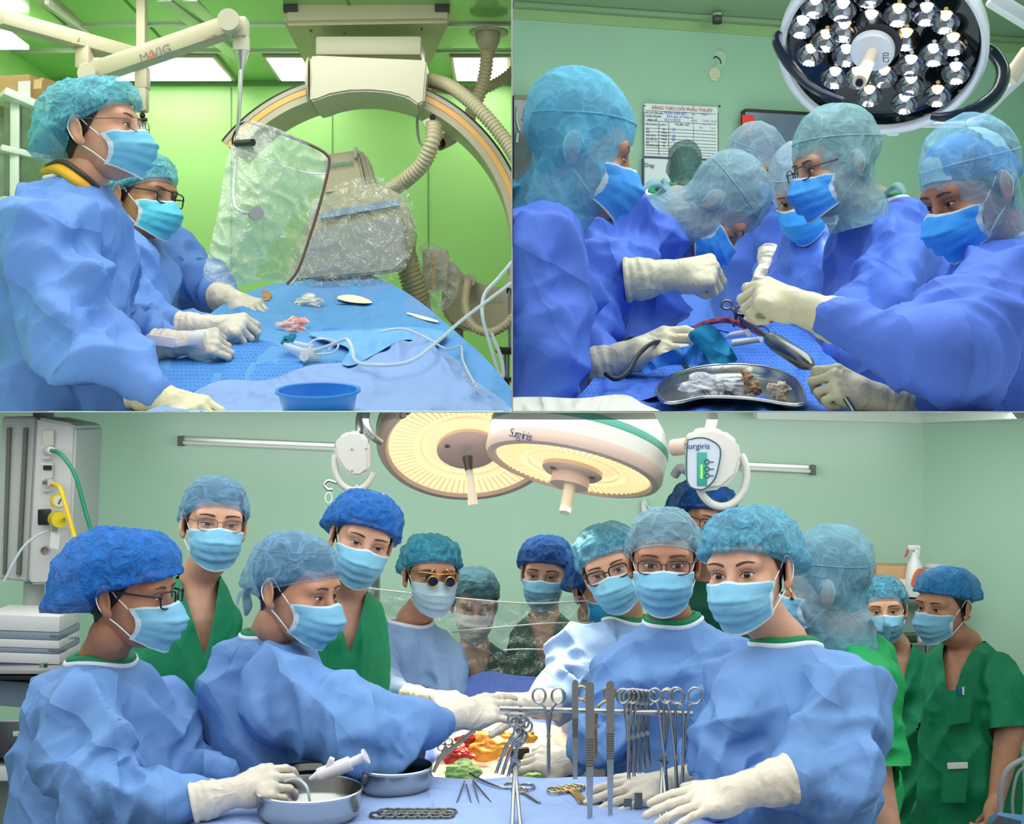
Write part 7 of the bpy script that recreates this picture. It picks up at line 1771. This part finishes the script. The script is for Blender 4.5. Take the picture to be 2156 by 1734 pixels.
def tweezer(lab, x, ytop, ybot, w, d=2.97):
    t = thing('tweezers', lab, 'tweezers', P(x, ybot, d), GI)
    for s in (-1, 1):
        pts = [(x - w * 0.5, ytop + 9), (x - w * 0.38, ytop + 3), (x, ytop), (x + w * 0.38, ytop + 3), (x + w * 0.5, ytop + 9), (x + w * 0.5, ytop + (ybot - ytop) * 0.42), (x + w * 0.42, ytop + (ybot - ytop) * 0.62), (x + 2.0 + s * 2.5, ybot), (x - 2.0 + s * 2.5, ybot), (x - w * 0.42, ytop + (ybot - ytop) * 0.62), (x - w * 0.5, ytop + (ybot - ytop) * 0.42)]
        poly_slab(B(), pts, d + 0.006 * s, 0.0022).out('leg', STEEL, t)
    for k in range(11):
        y = ytop + (ybot - ytop) * (0.40 + 0.018 * k); B().box(P(x, y, d - 0.0075), (w * 0.9 * d / FPX, 0.002, 0.0016)).out('grip_ridge', GM, t)
ringed('clamp hanging leftmost above the bar with wide rings', 1155, 1448, 1632, 20, rr=16)
tweezer('narrow tweezers, first from the left on the bar', 1211, 1430, 1640, 13)
ringed('gold toned clamp behind the middle tweezers', 1254, 1444, 1600, 30, 3.05, 14, mat('gold_steel', (196, 170, 120), rough=0.25, metal=0.95))
tweezer('long broad tweezers hanging in the middle of the bar', 1242, 1434, 1742, 18, 2.95)
tweezer('long tweezers hanging right of the broad ones', 1285, 1432, 1716, 17)
for k in range(5): ringed(['first', 'second', 'third', 'fourth', 'fifth'][k] + ' clamp of the tight row right of the tweezers', 1322 + k * 9, 1450 + k, 1640 - k * 6, 10, 3.0 + 0.012 * k, 15, lean=2 + k * 2)
for k in range(2): ringed(['left', 'right'][k] + ' slim clamp with rings near the right stand', 1392 + k * 24, 1449 + k * 3, 1700 + k * 10, 13, 3.0, 14, lean=14 - k * 2)
ringed('large clamp at the right end of the bar', 1444, 1447, 1742, 20, 2.99, 17, lean=-12)
for k in range(3): ringed(['upper', 'middle', 'lower'][k] + ' clamp of the slanted bundle at the left end of the bar', 1088 + k * 7, 1502 + k * 7, 1628 + k * 3, 8, 2.99 + k * 0.012, 12, lean=-44 + k * 6)
# instruments on the cloth
def lying(name, lab, pts, r, grp, m=STEEL, rings=()):
    t = thing(name, lab, 'surgical clamp', tz(pts[0][0], pts[0][1]), grp)
    B().tube([tz(*p) + Vector((0, 0, 0.006)) for p in pts], r, 8).out('shank', m, t)
    for (px, py) in rings:
        c = tz(px, py) + Vector((0, 0, 0.006)); B().tube([c + Vector((0.016 * math.cos(a), 0.022 * math.sin(a), 0)) for a in np.linspace(0, 2 * math.pi, 13)[:-1]], 0.0028, 8, True, 2).out('finger_ring', m, t)
GL = 'instruments lying on the pale blue cloth'
for k, (a, c, lab) in enumerate((((978, 1650), (962, 1694), 'left scissor tip standing on the cloth'), ((982, 1656), (992, 1696), 'second scissor tip standing on the cloth'), ((996, 1650), (1008, 1696), 'third scissor tip standing on the cloth'), ((996, 1648), (1034, 1694), 'right slanting scissor tip standing on the cloth'))):
    lying('scissor_tip', lab, [a, c], [0.002, 0.005, 0.0015], GL, GM)
lying('needle_holder', 'curved needle holder lying left of the left stand', [(990, 1632), (1020, 1650), (1060, 1662), (1105, 1662)], 0.003, GL, STEEL, [(1110, 1660), (1094, 1668)])
lying('needle_holder', 'dark curved holder running down to the right stand foot', [(1082, 1660), (1110, 1678), (1136, 1696)], [0.003, 0.004, 0.004], GL, STEEL, [(1078, 1658)])
for k in range(4): lying('artery_clamp', ['first', 'second', 'third', 'fourth'][k] + ' gold ringed clamp in the fan on the cloth', [(1180 + k * 14, 1660 + k), (1205 + k * 5, 1674), (1222 + k * 7, 1696 + k)], 0.0024, GL, mat('gold_steel', (196, 170, 120)), [(1168 + k * 16, 1668 - k * 2)])
for k in range(7): lying('artery_clamp', ['first', 'second', 'third', 'fourth', 'fifth', 'sixth', 'seventh'][k] + ' clamp ring from the left at the bottom edge', [(800 + k * 24, 1722), (812 + k * 24, 1717)], 0.003, GL, GM, [(796 + k * 24, 1720), (812 + k * 22, 1714)])
for px, h, lab in ((1322, 26, 'short bent retractor blade on the cloth'), (1344, 38, 'taller bent retractor blade on the cloth')):
    t = thing('small_retractor', lab, 'retractor', tz(px, 1708), GL); c = tz(px, 1706)
    B().box(c + Vector((0, 0, h * 0.0005)), (0.017, 0.003, h * 0.001), bevel=0.001).out('blade', GM, t); B().box(c + Vector((-0.03, 0.03, 0.004)), (0.09, 0.006, 0.004), (0, 0, R(-40)), 0.001).out('handle', GM, t)
# ---- shelf, boxes and bottle at the right
t = thing('steel_shelf', 'steel shelf unit behind the two people in green', 'shelf', P(1900, 1500, 6.15))
B().box(P(1890, 1258, 6.15), (0.40, 0.2, 0.016), bevel=0.002).out('top_shelf', STEEL, t); B().box(P(1915, 1300, 6.2), (0.3, 0.16, 0.10)).out('back_panel', mat('shelf_glass', (130, 156, 146), rough=0.2), t); B().box(P(1880, 1348, 6.15), (0.4, 0.2, 0.012), bevel=0.002).out('lower_shelf', STEEL, t)
B().box(P(1945, 1320, 6.1), (0.05, 0.03, 0.12), bevel=0.004).out('white_frame', LPW, t); B().cyl(P(1950, 1280, 6.1), P(1950, 1420, 6.1), 0.01, 0.01, 12).out('post', STEEL, t)
t = thing('cardboard_box', 'brown cardboard box on the steel shelf beside the spray bottle', 'box', P(1878, 1268, 6.15))
o = B().box(P(1878, 1222, 6.17), (0.17, 0.12, 0.138), bevel=0.003).out('carton', CARD, t); B().box(P(1897, 1236, 6.085), (0.045, 0.002, 0.07)).out('paper_label', LPW, o); B().box(P(1844, 1228, 6.088), (0.003, 0.003, 0.16)).out('carton_edge', mat('carton_edge', (150, 112, 78)), o)
t = thing('spray_bottle', 'white spray bottle with red trigger and orange label', 'spray bottle', P(1926, 1252, 6.0))
B().lathe([(0.001, 0), (0.036, 0), (0.040, 0.01), (0.040, 0.085), (0.030, 0.14), (0.014, 0.172), (0.012, 0.19)], P(1926, 1255, 6.08), seg=32).out('bottle', LPW, t)
b = B(); b.box(P(1924, 1152, 6.08), (0.052, 0.022, 0.022), bevel=0.005); b.box(P(1930, 1162, 6.08), (0.022, 0.022, 0.04), bevel=0.004); b.out('spray_head', LPW, t); B().tube([P(1912, 1156, 6.08), P(1909, 1166, 6.08), P(1905, 1172, 6.08)], 0.005, 8).out('trigger', mat('trigger_red', (206, 50, 60), rough=0.35), t)
v, f = sheet([(1918, 1232), (1926, 1204), (1938, 1196), (1946, 1202), (1944, 1226), (1934, 1234)], lambda x, y: 6.035 + 0.00006 * (x - 1926) ** 2, 2.5); put('label', v, f, mat('label_orange', (226, 130, 96), rough=0.4, rgb2=(206, 70, 60), nscale=14), t)
t = thing('plastic_tub', 'white plastic tub behind the spray bottle', 'tub', P(1966, 1240, 6.2)); B().lathe([(0.001, 0), (0.04, 0), (0.052, 0.13), (0.058, 0.132), (0.058, 0.138), (0.05, 0.138), (0.04, 0.01)], P(1966, 1256, 6.2), seg=32).out('tub_body', LPW, t)
t = thing('chair', 'grey tubular chair at the lower right corner', 'chair', P(2140, 1720, 4.4)); B().tube([P(2108, 1740, 4.4), P(2106, 1680, 4.4), P(2118, 1625, 4.4), P(2150, 1600, 4.4), P(2175, 1595, 4.4)], 0.009, 10).out('back_tube', GREYP, t); B().tube([P(2135, 1740, 4.45), P(2132, 1680, 4.45), P(2145, 1625, 4.45), P(2175, 1610, 4.45)], 0.005, 10).out('inner_tube', GREYP, t)
t = thing('package', 'blue and grey printed package at the bottom right corner', 'box', P(2125, 1730, 4.2)); o = B().box(P(2130, 1736, 4.2), (0.11, 0.08, 0.05), (R(-25), R(6), 0), 0.002).out('carton', mat('package_blue', (90, 150, 200), rough=0.4), t); poly_slab(B(), [(2088, 1734), (2102, 1716), (2150, 1728), (2150, 1745), (2088, 1745)], 4.13, 0.004).out('grey_print', mat('package_grey', (84, 92, 104), rough=0.4), o)
# ---- people
GLO = gowncloth('gown_blue_low', (104, 146, 202))
GLO2 = gowncloth('gown_pale_low', (134, 166, 206))
SCG = gowncloth('scrubs_green', (8, 128, 84), 0.007); SCD = gowncloth('scrubs_dark_green', (14, 84, 60), 0.007); SCB = gowncloth('scrubs_bright_green', (22, 158, 86), 0.007)
CB = capcloth('cap_royal', (10, 104, 190), 0.68, 0.95, 34); CGB = capcloth('cap_grey_blue', (108, 158, 192), 0.48, 0.74, 16); CLB = capcloth('cap_light_blue', (92, 168, 198), 0.5, 0.82, 30); CDB = capcloth('cap_deep_blue', (12, 84, 158), 0.68, 0.92, 26); CTQ = capcloth('cap_turquoise', (64, 166, 200), 0.6, 0.9, 22)
ML = mat('mask_light_low', (118, 178, 206), rough=0.8, bump=0.1, bscale=200)
person.cloth = SCG
person('tall person in green scrubs and rimless glasses near the gas pendant', (440, 1104, 3.9, 20, -2, 6, 1.0),
    [(418, 1212, 3.96, 42, 0.055), (412, 1245, 3.96, 70, 0.09), (402, 1295, 3.96, 104, 0.12), (398, 1420, 3.96, 114, 0.14), (395, 1760, 3.96, 112, 0.14)], [[(330, 1320, 3.98, 0.07), (312, 1480, 3.95, 0.07), (330, 1620, 3.85, 0.045)]],
    'scrubs', 'fitted', CGB, ML, specs='wire', skin=SKIN2, eyes=(0.55, 0.1), seed=11, vneck=(0.20, 0.055, 18), collar=(0.062,))
person('smiling person with tilted head in a deep blue cap behind the left surgeons', (758, 1138, 4.0, 14, 6, 17, 1.0),
    [(732, 1245, 4.1, 44, 0.055), (715, 1275, 4.1, 86, 0.09), (668, 1330, 4.1, 150, 0.12), (655, 1450, 4.1, 158, 0.13), (650, 1700, 4.1, 150, 0.13)], [], 'scrubs', 'bouffant', CB, ML, skin=SKIN2, eyes=(0.6, 0.0), seed=12, vneck=(0.16, 0.05, 10), collar=(0.06,))
person.cloth = SCD
person('person in dark green scrubs and white mask behind the clear screen, left of two', (998, 1272, 5.25, 6, 12, 4, 0.98),
    [(1000, 1352, 5.3, 34, 0.05), (1000, 1375, 5.3, 62, 0.09), (1002, 1420, 5.3, 86, 0.12), (1002, 1640, 5.3, 90, 0.13)], [], 'scrubs', 'fitted', capcloth('cap_dull_teal', (84, 130, 140), 0.6, 0.95, 12), mat('mask_white_low', (222, 214, 212), rough=0.8), skin=SKIN2, eyes=(0.6, 0), seed=13, vneck=(0.18, 0.06, 6), res=0.0095, collar=(0.06,))
person('person in dark green scrubs and deep blue cap behind the screen, right of two', (1149, 1208, 5.2, -8, 4, 4, 1.0),
    [(1147, 1290, 5.25, 34, 0.05), (1147, 1316, 5.25, 62, 0.09), (1147, 1365, 5.25, 84, 0.12), (1147, 1640, 5.25, 88, 0.13)], [], 'scrubs', 'bouffant', CDB, ML, skin=SKIN2, eyes=(0.6, -0.2), seed=14, vneck=(0.18, 0.06, -6), res=0.0095, collar=(0.06,), capargs=dict(puff=0.018))
person('half hidden person with turquoise mask low behind the right surgeons', (1262, 1248, 5.0, 28, 10, 0, 0.95),
    [(1262, 1322, 5.05, 34, 0.05), (1262, 1350, 5.05, 70, 0.1), (1262, 1640, 5.05, 80, 0.12)], [], 'scrubs', 'bouffant', CDB, mat('mask_turquoise', (40, 150, 206), rough=0.8), skin=SKIN3, seed=15, res=0.0105)
person('person in glasses and deep blue cap peeping over the right surgeons', (1486, 1100, 4.55, 18, 4, 14, 0.98),
    [(1485, 1205, 4.65, 38, 0.05), (1485, 1235, 4.65, 76, 0.1), (1485, 1300, 4.65, 96, 0.12), (1485, 1600, 4.65, 96, 0.12)], [], 'scrubs', 'bouffant', CDB, ML, specs='brown', skin=SKIN, eyes=(0.6, 0), seed=16, res=0.0105)
person.cloth = GLO2
person('surgeon wearing gold loupes and turquoise cap under the lamps', (905, 1212, 4.6, 16, 2, 4, 1.0),
    [(868, 1308, 4.66, 42, 0.055), (862, 1335, 4.66, 74, 0.1), (848, 1385, 4.66, 100, 0.14), (842, 1480, 4.62, 108, 0.15), (842, 1700, 4.6, 108, 0.15)],
    [[(775, 1385, 4.5, 0.08), (798, 1478, 4.3, 0.078), (888, 1476, 4.15, 0.04)], [(930, 1400, 4.6, 0.07), (938, 1480, 4.5, 0.06), (938, 1600, 4.4, 0.05)]], 'gown', 'bouffant', CTQ, mat('mask_pale_low', (176, 206, 220), rough=0.8), specs='loupes', skin=SKIN, seed=17, neck=(866, 1306, 4.65), capargs=dict(puff=0.014, sag=0.018), res=0.0085,
    hands=[((905, 1474, 4.1), (990, 1480, 4.0), (0, -0.6, 0.8), 'reach', True)])
person('person in tilted black glasses and light blue cap among the right surgeons', (1290, 1198, 4.2, -10, 4, -20, 1.0),
    [(1322, 1304, 4.28, 44, 0.055), (1315, 1330, 4.28, 84, 0.11), (1302, 1390, 4.25, 104, 0.14), (1295, 1500, 4.22, 108, 0.15), (1292, 1700, 4.2, 108, 0.15)],
    [[(1222, 1372, 4.1, 0.082), (1188, 1450, 4.0, 0.076), (1130, 1482, 3.86, 0.04)]], 'gown', 'bouffant', CLB, ML, specs='black', skin=SKIN2, seed=18, neck=(1320, 1304, 4.28), inner=SCG, res=0.0085, capargs=dict(puff=0.016),
    hands=[((1110, 1482, 3.82), (1012, 1482, 3.8), (0, -0.5, 0.85), 'reach', False)])
person.cloth = GLO
person('person in dark framed glasses and pale cap front and centre right', (1404, 1184, 3.5, -6, 2, 0, 1.0),
    [(1418, 1306, 3.58, 52, 0.06), (1420, 1336, 3.58, 88, 0.11), (1416, 1400, 3.56, 124, 0.15), (1402, 1540, 3.54, 140, 0.17), (1400, 1780, 3.52, 145, 0.18)],
    [[(1322, 1425, 3.5, 0.076), (1278, 1545, 3.42, 0.074), (1222, 1606, 3.5, 0.042)], [(1505, 1440, 3.46, 0.076), (1520, 1570, 3.32, 0.076), (1456, 1640, 3.16, 0.044)]], 'gown', 'fitted', capcloth('cap_pale_teal', (140, 184, 202), 0.42, 0.66, 16), ML, specs='brown', skin=SKIN3, seed=19, neck=(1416, 1300, 3.56), inner=SCG, res=0.0075, eyes=(0.8, 0.2),
    hands=[((1206, 1602, 3.5), (1118, 1590, 3.52), (0.1, -0.6, 0.8), 'relaxed', False), ((1420, 1650, 3.1), (1285, 1676, 3.06), (0, -0.4, 0.9), 'flat', True, 1.1)])
person('person in blue gown with tied grey cap reaching across the table from the left', (612, 1242, 3.42, 66, 12, 2, 1.02),
    [(568, 1330, 3.5, 52, 0.06), (566, 1362, 3.5, 96, 0.13), (566, 1430, 3.5, 128, 0.18), (560, 1560, 3.5, 128, 0.2), (552, 1780, 3.5, 130, 0.2)],
    [[(610, 1470, 3.3, 0.10), (770, 1555, 3.22, 0.10), (928, 1520, 3.34, 0.05)]], 'gown', 'fitted', CGB, ML, skin=SKIN, seed=20, neck=(572, 1330, 3.5), inner=SCG, res=0.0072, eyes=(0.7, 0.2), collar=(0.075,),
    hands=[((962, 1506, 3.38), (1056, 1484, 3.42), (0, -0.6, 0.8), 'reach', False, 1.05)])
person('person in royal blue crinkled cap and black glasses seen in profile at the left', (252, 1254, 3.22, 80, 4, 0, 1.0),
    [(212, 1382, 3.3, 56, 0.065), (210, 1415, 3.3, 96, 0.12), (210, 1480, 3.3, 142, 0.19), (208, 1610, 3.28, 168, 0.21), (210, 1780, 3.25, 185, 0.22)],
    [[(172, 1530, 3.06, 0.095), (200, 1680, 2.98, 0.09), (436, 1678, 2.96, 0.046)], [(330, 1500, 3.45, 0.08), (400, 1640, 3.3, 0.06), (470, 1625, 3.2, 0.04)]], 'gown', 'bouffant', CB, ML, specs='black', skin=SKIN3, seed=21, neck=(214, 1380, 3.28), inner=SCG, res=0.0072, collar=(0.078,), capargs=dict(puff=0.034, sag=0.034, zb=-0.055),
    hands=[((490, 1668, 2.97), (576, 1646, 2.99), (0.1, -0.7, 0.7), 'relaxed', False, 0.98)])
pw_ = person('person in light blue pleated cap and drop earring at the front right', (1588, 1204, 3.08, -32, 3, -6, 1.0),
    [(1655, 1350, 3.12, 58, 0.065), (1658, 1392, 3.12, 112, 0.12), (1662, 1465, 3.1, 160, 0.17), (1652, 1590, 3.08, 172, 0.19), (1648, 1780, 3.06, 180, 0.2)],
    [[(1762, 1492, 3.0, 0.092), (1760, 1625, 2.88, 0.092), (1606, 1652, 2.8, 0.05)], [(1572, 1485, 3.02, 0.08), (1530, 1600, 2.98, 0.07), (1510, 1700, 2.95, 0.05)]], 'gown', 'bouffant', CLB, ML, skin=SKIN2, seed=22, neck=(1652, 1350, 3.12), inner=SCG, res=0.0072, eyes=(1.0, 0.2), brows=1.0, collar=(0.075,), capargs=dict(pleat=0.006),
    hands=[((1568, 1662, 2.78), (1420, 1696, 2.76), (0, -0.35, 0.95), 'flat', True, 1.1)])
q_ = HEADM[pw_.name]; GOLD = mat('gold', (212, 168, 90), rough=0.25, metal=1.0)
B().tube([q_ @ Vector((0.084, 0.008, -0.046)), q_ @ Vector((0.088, 0.004, -0.056)), q_ @ Vector((0.087, 0.008, -0.068))], 0.0022, 8).out('earring', GOLD, pw_)
B().ball(q_ @ Vector((0.087, 0.008, -0.070)), 0.0045).out('earring_bead', mat('bead_dark', (50, 40, 40), rough=0.2), pw_)
person.cloth = SCB
person('person in sheer blue hood and bright green shirt turned away on the right', (1752, 1238, 3.9, -112, 6, 0, 1.08),
    [(1800, 1326, 3.96, 44, 0.06), (1806, 1355, 3.96, 70, 0.11), (1812, 1430, 3.96, 74, 0.17), (1812, 1560, 3.96, 68, 0.18), (1805, 1780, 3.96, 70, 0.18)],
    [[(1828, 1440, 3.78, 0.082), (1836, 1618, 3.74, 0.074), (1868, 1760, 3.7, 0.052)]], 'scrubs', 'hood', capcloth('hood_sheer', (122, 178, 200), 0.52, 0.70, 17, 0.007), ML, skin=SKIN2, seed=23, sleeves='short', collar=(0.075,), res=0.008, stretch=(1, 1, 0.5))
person.cloth = SCG
person('person in green scrubs and pale cap far right, facing the viewer', (1872, 1284, 5.7, -14, 2, -4, 1.0),
    [(1888, 1358, 5.78, 32, 0.05), (1890, 1384, 5.78, 60, 0.09), (1894, 1440, 5.78, 78, 0.12), (1896, 1760, 5.78, 82, 0.13)], [[(1955, 1430, 5.75, 0.07), (1960, 1520, 5.72, 0.066), (1950, 1640, 5.7, 0.04)]], 'scrubs', 'fitted', CLB, ML, skin=SKIN2, eyes=(0.6, 0), seed=24, vneck=(0.22, 0.06, -16), sleeves='short', res=0.0095, collar=(0.06,))
pz = person('older person in green scrubs and flat blue cap at the far right', (2002, 1278, 5.0, -54, 4, 0, 1.0),
    [(2034, 1350, 5.06, 40, 0.055), (2036, 1378, 5.06, 70, 0.1), (2040, 1450, 5.06, 92, 0.15), (2036, 1580, 5.06, 98, 0.16), (2034, 1780, 5.06, 102, 0.17)],
    [[(2108, 1440, 4.90, 0.074), (2126, 1540, 4.85, 0.070), (2096, 1690, 4.80, 0.036)]], 'scrubs', 'flat', capcloth('cap_bright_blue', (50, 140, 204), 0.66, 0.92, 28), ML, skin=SKIN, eyes=(0.6, 0), seed=25, vneck=(0.20, 0.06, -40), sleeves='short', res=0.0085, hair=0.35, collar=(0.065,),
    arm_skin=[((2098, 1680, 4.80), (2084, 1740, 4.78), Vector((0.8, -0.5, 0.0)), 'relaxed', False)])
for q, nm in (([(1985, 1455), (2048, 1450), (2044, 1520), (1990, 1528)], 'chest_pocket'), ([(1985, 1612), (2040, 1614), (2034, 1690), (1980, 1690)], 'lower_pocket')):
    pk = poly_slab(B(), q, 4.86, 0.006, 0.002).out(nm, SCG, pz)
    if nm == 'lower_pocket': B().box(P(2016, 1611, 4.852), (0.07, 0.004, 0.022), (0, R(-2), 0), 0.002).out('folded_paper', LPW, pk)
    else:
        for px, m in ((2020, mat('pen_blue', (50, 90, 180))), (2028, LPW)): B().cyl(P(px, 1446, 4.855), P(px, 1462, 4.855), 0.004, 0.004, 8).out('pen', m, pk)
# ------------------------------------------------------------------ trim every room's contents to its own walls
def trim_rooms():
    bpy.context.view_layer.update()
    e = 0.002
    planes = {'tl': [((-e, 0, 0), (1, 0, 0)), ((0, 0, CZ + e), (0, 0, -1))], 'tr': [((e, 0, 0), (-1, 0, 0)), ((0, 0, CZ + e), (0, 0, -1))], 'lower': [((0, 0, CZ - e), (0, 0, 1))]}
    for o in list(SC.objects):
        if o.type != 'MESH' or o.name not in ROOMOF: continue
        pl = planes.get(ROOMOF[o.name], ())
        M = o.matrix_world; me = o.data; n = len(me.vertices)
        if not n: continue
        co = np.empty(n * 3, np.float32); me.vertices.foreach_get('co', co); A = np.array(M); w = co.reshape(-1, 3) @ A[:3, :3].T + A[:3, 3]
        for c, nr in pl:
            s = (w - np.array(c)) @ np.array(nr)
            if s.max() > 1e-4:
                if s.min() > 0: print('outside its room:', o.name); 
                if me.users > 1: me = me.copy(); o.data = me
                bm = bmesh.new(); bm.from_mesh(me); Mi = M.inverted()
                bmesh.ops.bisect_plane(bm, geom=bm.verts[:] + bm.edges[:] + bm.faces[:], plane_co=Mi @ Vector(c), plane_no=(M.to_3x3().transposed() @ Vector(nr)), clear_outer=True)
                bm.to_mesh(me); bm.free(); n = len(me.vertices)
                if not n: bpy.data.objects.remove(o); break
                co = np.empty(n * 3, np.float32); me.vertices.foreach_get('co', co); w = co.reshape(-1, 3) @ A[:3, :3].T + A[:3, 3]
trim_rooms()
